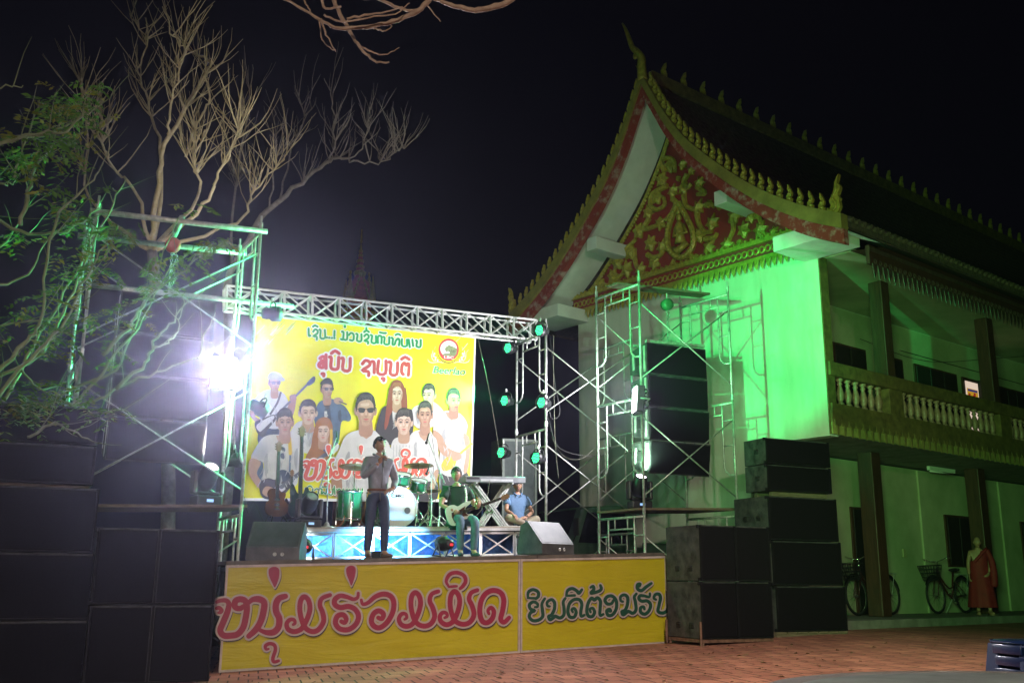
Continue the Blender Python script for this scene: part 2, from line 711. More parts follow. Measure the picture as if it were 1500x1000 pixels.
# gable panel
mb = MB()
und = [(t, z) for t, z in side_prof(1, -0.36)][::-1] + [(t, z) for t, z in side_prof(-1, -0.36)][1:]
und = [(t, z) for t, z in und if z > 7.9]
tri = [(und[0][0], 7.88)] + und + [(und[-1][0], 7.88)]
mb.prism([LB(0.03, t, z) for t, z in tri], (0.15, 0, 0))
gable = mb.build('gable', M_red, hall)
mb = MB()
for sg in (1, -1):
    ed = [(t, z) for t, z in side_prof(sg, -0.44) if z > 8.2]
    dense = crom([(0, t, z) for t, z in ed], 3)
    mb.tube([p + V3((0.0, 0, 0)) for p in dense], 0.055, 6)
    for p in dense[::1]:
        mb.ell(p + V3((-0.05, sg * 0.06, -0.06)), (0.035, 0.045, 0.045), 6, 4)
mb.build('gable_edging', M_gold, gable)


# carved vines: leaf positions read off the gable, each joined to its neighbour by a stem
def crop8(x, y):
    return Bt(840 + x / 3.572, 180 + y / 3.572, 0.0)


mb = MB()
rv = random.Random(5)


def leaf(mb, t, z, r, ang, s=-0.02):
    # three-lobed carved leaf with a raised midrib
    pts = []
    lob = [(0, 1.25), (0.22, 0.62), (0.72, 0.78), (0.55, 0.30), (0.85, -0.12), (0.38, -0.22), (0.18, -0.6), (0, -0.72)]
    out = lob + [(-x, y) for x, y in lob[-2:0:-1]]
    ca, sa = math.cos(ang), math.sin(ang)
    vs = []
    for x, y in out:
        X, Y = r * (x * ca - y * sa), r * (x * sa + y * ca)
        vs.append(LB(s, t + X, z + Y))
    n = len(vs)
    mid = [LB(s - 0.075, t + r * (0 * ca - y * sa), z + r * y * ca) for y in (0.55, 0.0)]
    back = [p + V3((0.07, 0, 0)) for p in vs]
    allv = vs + mid + back
    fs = []
    for i in range(n):
        j = (i + 1) % n
        up_i = out[i][1] > 0.2
        up_j = out[j][1] > 0.2
        c1 = n if up_i else n + 1
        c2 = n if up_j else n + 1
        fs.append((i, j, c1))
        if c1 != c2:
            fs.append((j, c2, c1))
        fs.append((i, n + 2 + i, n + 2 + j, j))
    mb.add(allv, fs)


LEAVES = [(505, 235, 32, 0.2), (570, 225, 24, -0.5), (615, 255, 22, -0.9), (465, 305, 34, 0.3), (550, 296, 12, 0), (520, 368, 30, -0.3), (578, 352, 30, 0.2),
          (655, 322, 30, -0.8), (440, 398, 32, 0.3), (393, 478, 30, 0.1), (462, 530, 30, 0.9), (650, 455, 36, -0.5), (725, 535, 38, -0.3), (835, 495, 38, -0.9),
          (925, 495, 34, -1.2), (893, 570, 38, 0.0), (975, 570, 40, -0.5), (1045, 575, 26, -0.9), (345, 575, 34, 0.4), (405, 640, 34, 0.2), (465, 660, 34, -0.3),
          (660, 600, 34, 0.3), (705, 655, 34, -0.9), (800, 645, 36, -0.7), (300, 685, 34, 0.4), (235, 740, 32, 0.5), (280, 775, 34, 0.1), (350, 780, 30, -0.3),
          (430, 735, 32, 1.0), (210, 810, 30, 0.4), (150, 860, 28, 0.5), (250, 690, 20, 0.4), (600, 690, 22, -0.5), (700, 430, 20, -1)]
for (x, y, r, a) in LEAVES:
    t, z = crop8(x, y)
    t2, z2 = crop8(x + r, y)
    leaf(mb, t, z, abs(t2 - t) * 1.12, -a)
VINES = [[(480, 260), (465, 200), (500, 185), (530, 205), (535, 260)], [(600, 270), (580, 310), (600, 340), (620, 320)], [(495, 330), (420, 370), (405, 430), (440, 455), (480, 430), (475, 390)],
         [(520, 400), (540, 420), (520, 470), (485, 510)], [(400, 500), (370, 555), (420, 545), (460, 530)], [(580, 380), (590, 430), (620, 450), (640, 455)],
         [(650, 480), (660, 530), (690, 570), (730, 570)], [(690, 610), (740, 600), (755, 575)], [(835, 500), (840, 560), (815, 615)], [(640, 700), (700, 720), (760, 690), (790, 650)],
         [(880, 480), (920, 470), (970, 490), (985, 530)], [(870, 620), (900, 650), (960, 630), (980, 590)], [(1010, 590), (1040, 590), (1060, 560)],
         [(390, 690), (420, 705), (460, 690), (470, 650)], [(320, 660), (330, 740), (360, 790)], [(380, 800), (440, 805), (500, 770), (530, 715)],
         [(240, 700), (270, 670), (300, 640), (330, 610)], [(610, 690), (640, 720), (620, 690)], [(700, 430), (720, 425), (740, 440)], [(190, 850), (230, 820), (260, 790)],
         [(660, 340), (690, 370), (650, 375)], [(760, 445), (800, 430), (850, 460)]]
for vn in VINES:
    pts = [crop8(x, y) for x, y in vn]
    pts = crom([(-0.02, t, z) for t, z in pts], 5)
    mb.tube(pts, [0.075 * (1 - 0.35 * i / len(pts)) for i in range(len(pts))], 6)
mb.smooth = False
mb.build('carved_vine', M_gold, gable)
# central niche: pointed frame and a seated praying figure in relief
mb = MB()
fr = [(556, 420), (525, 480), (500, 560), (498, 640), (520, 680), (560, 705), (600, 690), (630, 640), (630, 570), (600, 500), (572, 450), (556, 420)]
pts = crom([(-0.03, *crop8(x, y)) for x, y in fr], 5)
mb.tube(pts, 0.075, 6)
for p in pts[::2]:
    mb.ell(p + V3((-0.05, 0, 0)), (0.04, 0.05, 0.05), 6, 4)
ct, cz = crop8(562, 600)
k = abs(crop8(572, 600)[0] - ct) / 10.0


def NP(x, y, s=-0.03):
    return LB(s, ct - (x - 562) * k, cz - (y - 600) * k)


mb.smooth = True
mb.ell(NP(560, 515), (0.07, 13 * k, 17 * k), 10, 8)
mb.tube([NP(560, 500), NP(559, 480), NP(558, 462)], [9 * k, 5 * k, 1.5 * k], 8)
mb.tube([NP(560, 530), NP(562, 555), NP(563, 590), NP(563, 625)], [8 * k, 22 * k, 17 * k, 24 * k], 10)
mb.tube([NP(542, 552), NP(530, 590), NP(556, 592, -0.12)], [8 * k, 7 * k, 5 * k], 8)
mb.tube([NP(582, 552), NP(598, 590), NP(568, 592, -0.12)], [8 * k, 7 * k, 5 * k], 8)
mb.tube([NP(530, 640), NP(560, 660, -0.1), NP(600, 632)], [13 * k, 16 * k, 13 * k], 8)
mb.tube([NP(560, 600, -0.12), NP(561, 572, -0.13)], [6 * k, 2 * k], 8)
mb.build('niche_figure', M_gold, gable)

# carved cornice under the gable with hanging fringe
mb = MB()
mb.use(M_gold)
mb.box((-0.16, -0.05, 8.20), (0.0, TW + 0.1, 8.30))
mb.box((-0.12, -0.05, 7.84), (0.0, TW + 0.1, 7.92))
i = 0
t = 0.0
while t < TW:
    mb.box((-0.135, t, 8.30), (0.0, t + 0.05, 8.37))
    c = LB(-0.10, t + 0.08, 8.06)
    ring = [c + V3((0, 0.07 * math.cos(a), 0.07 * math.sin(a))) for a in [k_ * PI / 4 for k_ in range(9)]]
    mb.tube(ring, 0.02, 4)
    # fringe leaf
    mb.add([LB(-0.12, t, 7.84), LB(-0.12, t + 0.13, 7.84), LB(-0.16, t + 0.10, 7.70), LB(-0.14, t + 0.05, 7.60), LB(-0.02, t + 0.065, 7.84)],
           [(0, 1, 2, 3), (0, 3, 4), (1, 4, 2), (2, 4, 3)])
    t += 0.155
mb.use(M_red)
mb.box((-0.09, -0.04, 7.92), (0.0, TW + 0.09, 8.20))
mb.build('cornice', None, hall)


# flame finials
def flame_poly(h, wd):
    o = [(-0.42, 0.03), (-0.44, 0.36), (-0.05, 0.52), (-0.34, 0.74), (-0.30, 1.0), (0.12, 0.76), (0.46, 0.52), (0.40, 0.34), (0.14, 0.26), (0.50, 0.20), (0.40, 0.0)]
    return [(x * wd, y * h) for x, y in o]


def finial_mesh(h=0.42, wd=0.155, th=0.07):
    b = MB()
    po = flame_poly(h, wd)
    b.prism([V3((-th / 2, x, y)) for x, y in po], (th, 0, 0))
    # carved swirl relief in front
    for yy, rr in ((0.20, 0.30), (0.45, 0.26), (0.68, 0.16)):
        b.ell(V3((-th / 2, 0, yy * h)), (0.025, rr * wd, 0.10 * h), 7, 4)
    return b.mesh('leaf_finial')


fm = finial_mesh()
fm.materials.append(M_gold)


def put(name, me, s, t, z, tilt=0.0, sc=1.0, flip=False):
    o = bpy.data.objects.new(name, me)
    col.objects.link(o)
    o.parent = hall
    o.matrix_local = Matrix.Translation((s, t, z)) @ Matrix.Rotation(tilt, 4, 'X') @ Matrix.Diagonal((sc, (-sc if flip else sc), sc, 1))
    return o


for sg in (1, -1):
    cv = [V3((t, z, 0)) for t, z in side_prof(sg, 0.10)]
    acc = 0.0
    nxt = 0.45
    for a, b in zip(cv, cv[1:]):
        L_ = (b - a).length
        while acc + L_ >= nxt:
            p = a.lerp(b, (nxt - acc) / L_)
            nd = nxt
            put('leaf_finial', fm, S0 + 0.02, p.x, p.y - 0.03, sg * 0.12, 0.9, flip=(sg > 0))
            nxt += 0.272
        acc += L_
s = S0 + 0.75
while s < 25.5:
    put('leaf_finial', fm, s, TC, 12.9, 0, 1.12).rotation_euler = (0, 0, PI / 2)
    s += 0.72
# horn finial on the apex and flame heads at the bargeboard ends
mb = MB()
mb.smooth = True
hp = [(TC, 12.62), (TC + 0.02, 13.0), (TC + 0.02, 13.22), (TC + 0.16, 13.45), (TC + 0.30, 13.62), (TC + 0.42, 13.95), (TC + 0.52, 14.22), (TC + 0.62, 14.42)]
pts = crom([LB(S0 - 0.02, t, z) for t, z in hp], 4)
n = len(pts)
mb.tube(pts, [0.11 * (1 - i / n) ** 0.8 + 0.012 for i in range(n)], 8)
mb.ell(LB(S0 - 0.02, TC + 0.20, 13.36), (0.04, 0.09, 0.10), 8, 6)
mb.tube([LB(S0 - 0.02, TC + 0.05, 13.15), LB(S0 - 0.02, TC + 0.16, 13.02), LB(S0 - 0.02, TC + 0.2, 13.1)], [0.05, 0.03, 0.01], 6)
mb.build('horn_finial', M_gold, hall)
nm = MB()
po = [(x * .00205, y * .00205) for x, y in ((-60, 65), (-40, 5), (0, -15), (40, -10), (80, 50), (72, 105), (84, 130), (62, 165), (92, 220), (86, 260), (62, 285), (86, 365), (40, 300), (25, 220), (-10, 160), (-30, 130), (-12, 80), (0, 50), (-20, 40), (-38, 60))]
po = [(p.x, p.y) for p in crom([(a, b, 0) for a, b in po], 2, closed=True)]
nm.prism([V3((-0.045, x, y)) for x, y in po], (0.09, 0, 0))
nm.smooth = True
nm.tube(crom([V3((-0.05, x * .00205, y * .00205)) for x, y in ((-40, 45), (0, 25), (40, 60), (30, 110), (10, 150), (50, 210), (60, 270), (82, 345))], 3), [0.028] * 14 + [0.022, 0.02, 0.016, 0.012, 0.008, 0.006, 0.005, 0.004], 6)
nmesh = nm.mesh('flame_finial')
nmesh.materials.append(M_gold)
put('flame_finial', nmesh, S0, TC - 4.80, 7.88, 0, 1.0, flip=True)
put('flame_finial', nmesh, S0, TC + 4.80, 7.88, 0, 1.0)

# eave board with tin fringe along the flank
mb = MB()
mb.box((0.02, -1.12, 7.18), (27, -1.04, 7.56))
mb.build('eave_board', M_wood, hall)
mb = MB()
mb.box((0.02, -1.13, 7.44), (27, -1.122, 7.52))
s = 0.1
mb.smooth = False
while s < 16:
    mb.prism([LB(s, -1.13, 7.2), LB(s + 0.16, -1.13, 7.2), LB(s + 0.13, -1.13, 7.06), LB(s + 0.05, -1.13, 6.9), LB(s + 0.02, -1.13, 7.06)], (0, 0.02, 0))
    ring = [LB(s + 0.08 + 0.05 * math.cos(a), -1.14, 7.24 + 0.05 * math.sin(a)) for a in [k_ * PI / 3 for k_ in range(7)]]
    mb.tube(ring, 0.014, 4)
    s += 0.185
M_tin = mat('pressed_tin', (0.13, 0.09, 0.07), 0.4, 0.5, var=0.4, scale=8)
mb.build('eave_fringe', M_tin, hall)
mb = MB()
mb.add([LB(0.2, -1.3, 7.5), LB(27, -1.3, 7.5), LB(27, 0.3, 7.75), LB(0.2, 0.3, 7.75)], [(0, 1, 2, 3)])
mb.build('eave_lining', M_wood, hall)

# gallery: posts, rail, balusters, slab fringe
for s in (2.45, 7.3, 12.1, 16.8):
    MB().cbox((s, 0.08, 4.43), (s + 0.32, 0.40, 7.6), 0.02).build('gallery_post', M_wood, hall)
for s in (2.98, 7.85, 12.6, 17.4):
    MB().cbox((s, 0.95, 0.38), (s + 0.36, 1.31, 3.925), 0.02).build('porch_post', M_wood, hall)
mb = MB()
mb.cbox((0.04, -0.06, 5.12), (27, 0.26, 5.40), 0.015)
mb.cbox((0.04, -0.05, 4.40), (27, 0.24, 4.56), 0.01)
mb.build('balcony_rail', M_olive, hall)
bp_ = [(0.075, 0), (0.075, 0.05), (0.045, 0.08), (0.07, 0.16), (0.085, 0.24), (0.06, 0.34), (0.035, 0.42), (0.06, 0.46), (0.035, 0.50), (0.075, 0.53), (0.075, 0.565)]
blm = MB()
blm.smooth = True
blm.lathe(bp_, 10)
bmesh_ = blm.mesh('baluster')
bmesh_.materials.append(M_baluster)
for s0, s1, nb in ((0.30, 2.0, 7), (3.0, 7.05, 15), (8.0, 11.8, 14), (12.75, 16.5, 14)):
    for i in range(nb):
        s = s0 + (s1 - s0) * i / (nb - 1)
        put('baluster', bmesh_, s, 0.10, 4.557, 0, 1.0)
for s in (2.27, 7.27, 12.05):
    MB().cbox((s - 0.03, -0.03, 4.56), (s + 0.52, 0.2, 5.12), 0.01).build('rail_pier', M_olive, hall)
mb = MB()
mb.box((0.0, -0.07, 4.16), (27, -0.02, 4.42))
s = 0.03
while s < 17:
    for dx, dz in ((0.0, 0.0),):
        mb.prism([LB(s, -0.09, 4.22), LB(s + 0.235, -0.09, 4.22), LB(s + 0.20, -0.09, 4.10), LB(s + 0.155, -0.09, 4.12), LB(s + 0.1175, -0.09, 3.90), LB(s + 0.08, -0.09, 4.12), LB(s + 0.035, -0.09, 4.10)], (0, 0.03, 0))
    s += 0.25
mb.build('slab_fringe', M_olive, hall)
mb = MB()
mb.box((0.0, -0.055, 3.93), (27, -0.022, 4.16))
mb.build('slab_face', mat('yellow_slab_paint', (0.34, 0.29, 0.09), 0.75, var=0.3), hall)

# windows and doors on the recessed walls
def shutter(s0, s1, z0, z1, name='window'):
    f = MB().box((s0 - 0.06, 1.94, z0 - 0.05), (s1 + 0.06, 1.984, z1 + 0.06)).build(name, M_wood, hall)
    n = max(1, round((s1 - s0) / 0.6))
    for i in range(n):
        a = s0 + (s1 - s0) * i / n
        b = s0 + (s1 - s0) * (i + 1) / n
        MB().cbox((a + 0.012, 1.915, z0), (b - 0.012, 1.938, z1), 0.006).build('shutter', M_shutter, f)


for s0, s1 in ((3.40, 4.69), (5.25, 6.4), (7.09, 9.19), (11.6, 13.3), (14.5, 16)):
    shutter(s0, s1, 5.15, 6.62)
shutter(3.66, 4.7, 0.4, 2.74, 'door')
shutter(7.95, 9.2, 1.55, 2.76)
shutter(12.2, 13.4, 1.55, 2.76)
f = MB().box((9.55, 1.93, 5.15), (10.45, 1.984, 6.66)).build('window', M_wood, hall)
MB().box((9.66, 1.915, 5.2), (10.36, 1.929, 6.56)).build('pane', emit('lit_window', (1.0, 0.78, 0.62), 0.75), f)
MB().cbox((10.42, 1.62, 5.15), (10.46, 1.93, 6.66), 0.005).build('shutter', M_shutter, f)
# pilasters on the lower wall, tube lamp, switch box
for s in (6.7, 11.0):
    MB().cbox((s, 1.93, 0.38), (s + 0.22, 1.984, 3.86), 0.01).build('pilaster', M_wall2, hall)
mb = MB()
mb.box((6.3, 1.38, 3.80), (7.55, 1.46, 3.90))
mb.smooth = True
mb.bar(LB(6.36, 1.42, 3.78), LB(7.5, 1.42, 3.78), 0.02, 8)
tl = mb.build('tube_lamp', M_white, hall)
MB().cbox((5.75, 1.95, 1.7), (5.9, 1.984, 1.9), 0.01).build('switch_box', mat('ivory_plastic', (0.4, 0.36, 0.2), 0.5), hall)
MB().box((6.3, 1.90, 6.9), (15, 1.915, 6.915)).build('wall_cable', M_cable, hall)
# porch floor with its kerb
pf = MB()
pf.cbox((-0.4, 0.0, 0.05), (40, 2.4, 0.38), 0.02)
o = pf.build('porch_floor', M_concrete)
o.matrix_world = BM_
tag(o, kind='structure')
# small poster glued to the lit window, its glow put in by emission as backlight
po = thing('window_poster', 'small yellow and red poster stuck on the lit upstairs window pane', 'poster', mtx=BM_ @ Matrix.Translation((10.0, 1.905, 6.2)), world=False)
MB().box((-0.30, 0, -0.25), (0.30, 0.006, 0.16)).build('sheet', emit('backlit_yellow', (0.9, 0.50, 0.03), 0.5), po)
mb = MB()
for x, z in ((-0.2, -0.02), (-0.1, -0.1), (0.05, -0.05), (0.16, -0.1), (0.1, 0.02)):
    mb.box((x - 0.055, -0.004, z - 0.05), (x + 0.055, -0.001, z + 0.04))
mb.build('print', emit('backlit_red', (0.6, 0.03, 0.03), 0.4), po)
MB().box((-0.27, -0.004, 0.08), (0.27, -0.001, 0.14)).build('heading', emit('backlit_blue', (0.06, 0.06, 0.35), 0.4), po)

# distant spire behind the truss
b0 = atY(524, 470, 48.0)
tip = atY(525, 336, 48.0)
hgt = tip.z
sp = thing('temple_spire', 'slender red and gold stupa spire rising behind the silver truss', 'spire', (b0.x, 48.0, 0), 0.35)
M_spred = mat('spire_red', (0.45, 0.12, 0.05), 0.6, var=0.3)
MS = Matrix.Translation((b0.x, 48.0, 0))
MR = MS @ Matrix.Rotation(0.35 + PI / 4, 4, 'Z')
mb = MB()
z2 = atY(524, 410, 48).z
mb.lathe([(0.95, 0), (0.95, z2 - 3.4), (0.78, z2 - 3.3), (0.75, z2 - 1.2), (0.66, z2 - 1.1), (0.60, z2 - 0.2), (0.36, z2 + 0.0)], 4, MR)
mb.build('base', M_spred, sp)
mb = MB()
mb.lathe([(0.30, z2), (0.24, z2 + 0.25), (0.27, z2 + 0.35), (0.18, z2 + 0.65), (0.14, z2 + 0.95), (0.16, z2 + 1.0), (0.09, z2 + 1.25), (0.07, z2 + 1.5)], 8, MS)
mb.build('shaft', M_spred, sp)
mb = MB()
for dz, r in ((0.28, 0.28), (0.36, 0.30), (0.68, 0.21), (0.98, 0.18), (1.28, 0.12), (1.5, 0.10)):
    mb.lathe([(r, z2 + dz - 0.07), (r * 1.08, z2 + dz), (r, z2 + dz + 0.07)], 8, MS)
mb.lathe([(0.07, z2 + 1.5), (0.05, z2 + 1.8), (0.03, z2 + 1.95), (0.06, z2 + 2.0), (0.015, max(hgt, z2 + 2.3))], 8, MS)
mb.build('gilding', M_gold, sp)
for q in range(4):
    mb = MB()
    Mq = MS @ Matrix.Rotation(0.35 + q * PI / 2, 4, 'Z')
    tri = [V3((-0.40, -0.56, z2 - 1.1)), V3((0, -0.47, z2 + 0.35)), V3((0.40, -0.56, z2 - 1.1))]
    for a_, b_ in ((0, 1), (1, 2)):
        for kk in range(7):
            p = tri[a_].lerp(tri[b_], kk / 6)
            mb.ell(Mq @ p, (0.07, 0.07, 0.11), 6, 4)
    mb.tube([Mq @ p for p in tri], 0.04, 5)
    mb.lathe([(0.2, z2 - 1.2), (0.12, z2 - 0.6), (0.02, z2 + 0.1)], 5, Mq @ Matrix.Translation((0.56, -0.56, 0)))
    mb.ell(Mq @ V3((0, -0.58, z2 - 1.7)), (0.34, 0.06, 0.2), 8, 5)
    mb.rbar(Mq @ V3((-0.56, -0.56, z2 - 2.1)), Mq @ V3((0.56, -0.56, z2 - 2.1)), 0.1, 0.12)
    mb.build('pediment', M_gold, sp)
# ------------------------------------------------------------------ stage
M_deckply = mat('stage_deck_ply', (0.10, 0.085, 0.07), 0.75, var=0.4, scale=4, bump=0.2, bscale=30)
U1 = 7.16
stage = thing('stage', 'raised plywood stage on steel legs behind the yellow front banners', 'stage', S(0, 0, 0), SRZ)


def sbox(mb, u0, u1, v0, v1, w0, w1):
    c = [S(u, v, ww) for ww in (w0, w1) for u, v in ((u0, v0), (u1, v0), (u1, v1), (u0, v1))]
    return mb.add(c, [(0, 3, 2, 1), (4, 5, 6, 7), (0, 1, 5, 4), (1, 2, 6, 5), (2, 3, 7, 6), (3, 0, 4, 7)])


mb = MB()
for i in range(6):
    a, b = U1 * i / 6, U1 * (i + 1) / 6
    sbox(mb, a + 0.004, b - 0.004, 0.035, 2.4, 1.405, DECK)
    sbox(mb, a + 0.004, b - 0.004, 2.408, 5.2, 1.405, DECK)
mb.build('deck', M_deckply, stage)
mb = MB()
sbox(mb, 0, U1, 0.03, 0.09, 1.33, 1.40)
sbox(mb, 0, U1, 5.1, 5.16, 1.33, 1.40)
mb.build('edge_beam', M_steel, stage)
for u in (0.1, 2.4, 4.75, 7.05):
    for v in (0.12, 2.5, 5.0):
        MB().bar(S(u, v, -0.04), S(u, v, 1.40), 0.03).build('leg', M_steel, stage)


# ---- lettering tools: strokes read off the print, laid on its plane
class Ink:
    """flat ribbons on a plane: pt(x, y) -> point, nrm = towards the viewer"""

    def __init__(self, pt, nrm):
        self.pt = pt
        self.n = V3(nrm)
        self.k = 0
        self.rise = 0.0016

    def stroke(self, mb, pts, wd, lift, taper=(0.55, 0.8), n=5, dx=0.0, dy=0.0, cap=True):
        P = crom([(x, y, 0) for x, y in pts], n) if len(pts) > 2 else [V3((x, y, 0)) for x, y in pts]
        L = len(P)
        vs = []
        fs = []
        W = []
        for i, p in enumerate(P):
            d = P[min(i + 1, L - 1)] - P[max(i - 1, 0)]
            if d.length < 1e-9:
                d = V3((1, 0, 0))
            d.normalize()
            s = V3((-d.y, d.x, 0))
            t = i / max(L - 1, 1)
            k = min(1.0, taper[0] + (1 - taper[0]) * t / 0.25, taper[1] + (1 - taper[1]) * (1 - t) / 0.15)
            wv = wd * k * 0.5
            W.append(wv)
            q = lift + self.rise * t
            for sg in (-1, 1):
                a = p + s * (sg * wv) + V3((dx, dy, 0))
                vs.append(self.pt(a.x, a.y) + self.n * q)
        for i in range(L - 1):
            fs.append((2 * i, 2 * i + 1, 2 * i + 3, 2 * i + 2))
        mb.add(vs, fs)
        if cap:
            for idx, q in ((0, lift), (L - 1, lift + self.rise)):
                c = P[idx] + V3((dx, dy, 0))
                d = (P[1] - P[0]) if idx == 0 else (P[-2] - P[-1])
                if d.length < 1e-9:
                    continue
                d.normalize()
                s = V3((-d.y, d.x, 0))
                ring = []
                for k in range(9):
                    a = PI * k / 8
                    e = c + s * (math.cos(a) * W[idx]) - d * (math.sin(a) * W[idx])
                    ring.append(self.pt(e.x, e.y) + self.n * q)
                mb.poly(ring)

    def shape(self, mb, pts, lift, smooth=4, grow=0.0, dx=0, dy=0):
        P = crom([(x, y, 0) for x, y in pts], smooth, closed=True) if smooth else [V3((x, y, 0)) for x, y in pts]
        if grow:
            c = sum(P, V3()) / len(P)
            P = [p + (p - c).normalized() * grow for p in P]
        mb.poly([self.pt(p.x + dx, p.y + dy) + self.n * lift for p in P])


def cropmap(ox, oy, k):
    return lambda pts: [(ox + x / k, oy + y / k) for x, y in pts]


cA = cropmap(310, 810, 5.556)
cB = cropmap(530, 810, 5.554)
cC = cropmap(755, 810, 6.52)
RED_WORD = [
    (cA([(52, 482), (68, 478), (80, 462), (60, 442), (38, 446)]), 6),
    (cA([(40, 395), (70, 383), (115, 383), (138, 410), (128, 470), (92, 560), (68, 625), (95, 665), (150, 668), (210, 655), (255, 600), (275, 520), (285, 440), (270, 385), (225, 372), (190, 390), (188, 435), (225, 448), (255, 432)]), 9.2),
    (cA([(290, 410), (330, 376), (385, 372), (425, 400), (420, 470), (398, 550), (360, 615), (300, 672)]), 9.6),
    (cA([(385, 620), (440, 642), (500, 640), (540, 600), (548, 530), (522, 470), (522, 410), (548, 365), (598, 348)]), 9.6),
    (cA([(462, 775), (440, 778), (436, 750), (470, 732), (508, 745), (516, 785), (496, 850), (505, 880), (542, 872)]), 5.4),
    (cA([(660, 578), (676, 566), (668, 540), (635, 538), (608, 570), (620, 615), (670, 635), (730, 610), (775, 530), (797, 450), (785, 380), (750, 352), (722, 385), (715, 460), (732, 545), (765, 610), (820, 635), (870, 615), (908, 550), (900, 480), (878, 420), (895, 365), (960, 338)]), 7.6),
    (cA([(1190, 322), (1184, 358), (1150, 372), (1095, 352), (1040, 345), (1000, 375), (1000, 415), (1045, 440), (1110, 430), (1165, 455), (1192, 510), (1170, 575), (1110, 618), (1040, 612), (1005, 565), (1020, 510), (1065, 498), (1092, 530), (1078, 562), (1052, 552)]), 7.8),
    (cB([(-8, 378), (5, 412), (50, 398), (105, 352), (170, 330), (228, 345), (256, 395), (248, 475), (205, 555), (145, 602), (98, 592), (74, 550), (92, 490), (135, 466), (172, 492), (160, 530), (130, 522)]), 7.8),
    (cB([(345, 535), (362, 520), (352, 492), (320, 492), (298, 530), (315, 575), (360, 592), (410, 570), (450, 500), (474, 410), (462, 345), (430, 318), (402, 350), (396, 430), (418, 525), (455, 575), (510, 590), (560, 568), (588, 510), (572, 440), (548, 385), (565, 330), (618, 308)]), 7.4),
    (cB([(670, 522), (690, 510), (682, 484), (650, 482), (630, 515), (642, 555), (685, 578), (735, 555), (770, 490), (792, 400), (780, 335), (748, 308), (720, 345), (715, 430), (738, 520), (775, 562), (830, 575), (880, 552), (908, 495), (892, 425), (868, 370), (885, 320), (935, 298)]), 7.4),
    (cB([(705, 272), (682, 225), (712, 170), (770, 156), (825, 180), (840, 225), (818, 265), (795, 285)]), 5.8),
    (cB([(700, 272), (740, 268), (768, 266)]), 4.0),
    (cB([(1030, 490), (1022, 462), (1048, 440), (1070, 475), (1055, 530), (1015, 562), (975, 548), (955, 480), (965, 390), (1005, 325), (1065, 300), (1125, 320), (1150, 380), (1140, 465), (1125, 530), (1150, 560), (1192, 522)]), 7.6),
]
DROPS = [cA([(505, 108), (465, 128), (465, 180), (490, 240), (512, 276), (534, 235), (548, 180), (545, 125)]),
         cA([(1132, 98), (1095, 118), (1094, 165), (1115, 220), (1134, 262), (1155, 215), (1169, 160), (1166, 115)])]
GREEN_WORD = [
    cC([(182, 512), (205, 508), (205, 480), (165, 462), (128, 490), (140, 530), (178, 545), (140, 565), (128, 605), (160, 640), (215, 635), (255, 600), (252, 540), (248, 480), (275, 430)]),
    cC([(115, 425), (118, 372), (160, 345), (208, 365), (215, 405), (190, 432)]), cC([(115, 424), (185, 428)]),
    cC([(322, 505), (300, 498), (300, 462), (340, 440), (368, 470), (366, 530), (340, 585), (312, 600), (325, 632), (360, 610), (375, 598), (420, 615), (456, 585), (458, 520), (450, 465), (470, 428)]),
    cC([(542, 560), (532, 535), (556, 525), (574, 560), (556, 605), (515, 605), (495, 555), (510, 480), (555, 440), (605, 442), (628, 485), (618, 555), (622, 598), (652, 588)]),
    cC([(480, 405), (492, 355), (535, 335), (578, 355), (600, 380), (628, 345)]), cC([(482, 404), (560, 400)]),
    cC([(712, 560), (705, 532), (732, 522), (750, 560), (728, 600), (690, 595), (675, 545), (690, 470), (722, 425), (748, 445), (775, 422), (805, 455), (802, 530), (802, 590), (832, 580)]),
    cC([(712, 325), (735, 312), (742, 345), (712, 378), (770, 368), (812, 342), (805, 305)]),
    cC([(882, 548), (905, 552), (893, 530), (865, 548), (880, 590), (925, 580), (958, 520), (955, 450), (920, 408), (875, 410), (848, 445), (870, 480), (910, 478), (928, 448)]),
    cC([(1020, 460), (998, 448), (1000, 410), (1038, 395), (1066, 425), (1062, 490), (1040, 540), (1010, 555), (1022, 585), (1055, 562), (1075, 552), (1115, 570), (1145, 535), (1138, 460), (1128, 415), (1148, 385)]),
    cC([(1278, 382), (1270, 415), (1225, 405), (1185, 402), (1172, 430), (1200, 455), (1250, 452), (1282, 485), (1272, 540), (1230, 578), (1190, 560), (1188, 520), (1215, 508), (1225, 530)]),
    cC([(1178, 315), (1185, 292), (1160, 298), (1158, 335), (1195, 355), (1240, 320), (1290, 285)]),
    cC([(1335, 440), (1315, 425), (1330, 392), (1365, 390), (1378, 430), (1362, 500), (1355, 550), (1395, 568), (1440, 545), (1455, 480), (1448, 390)]),
]


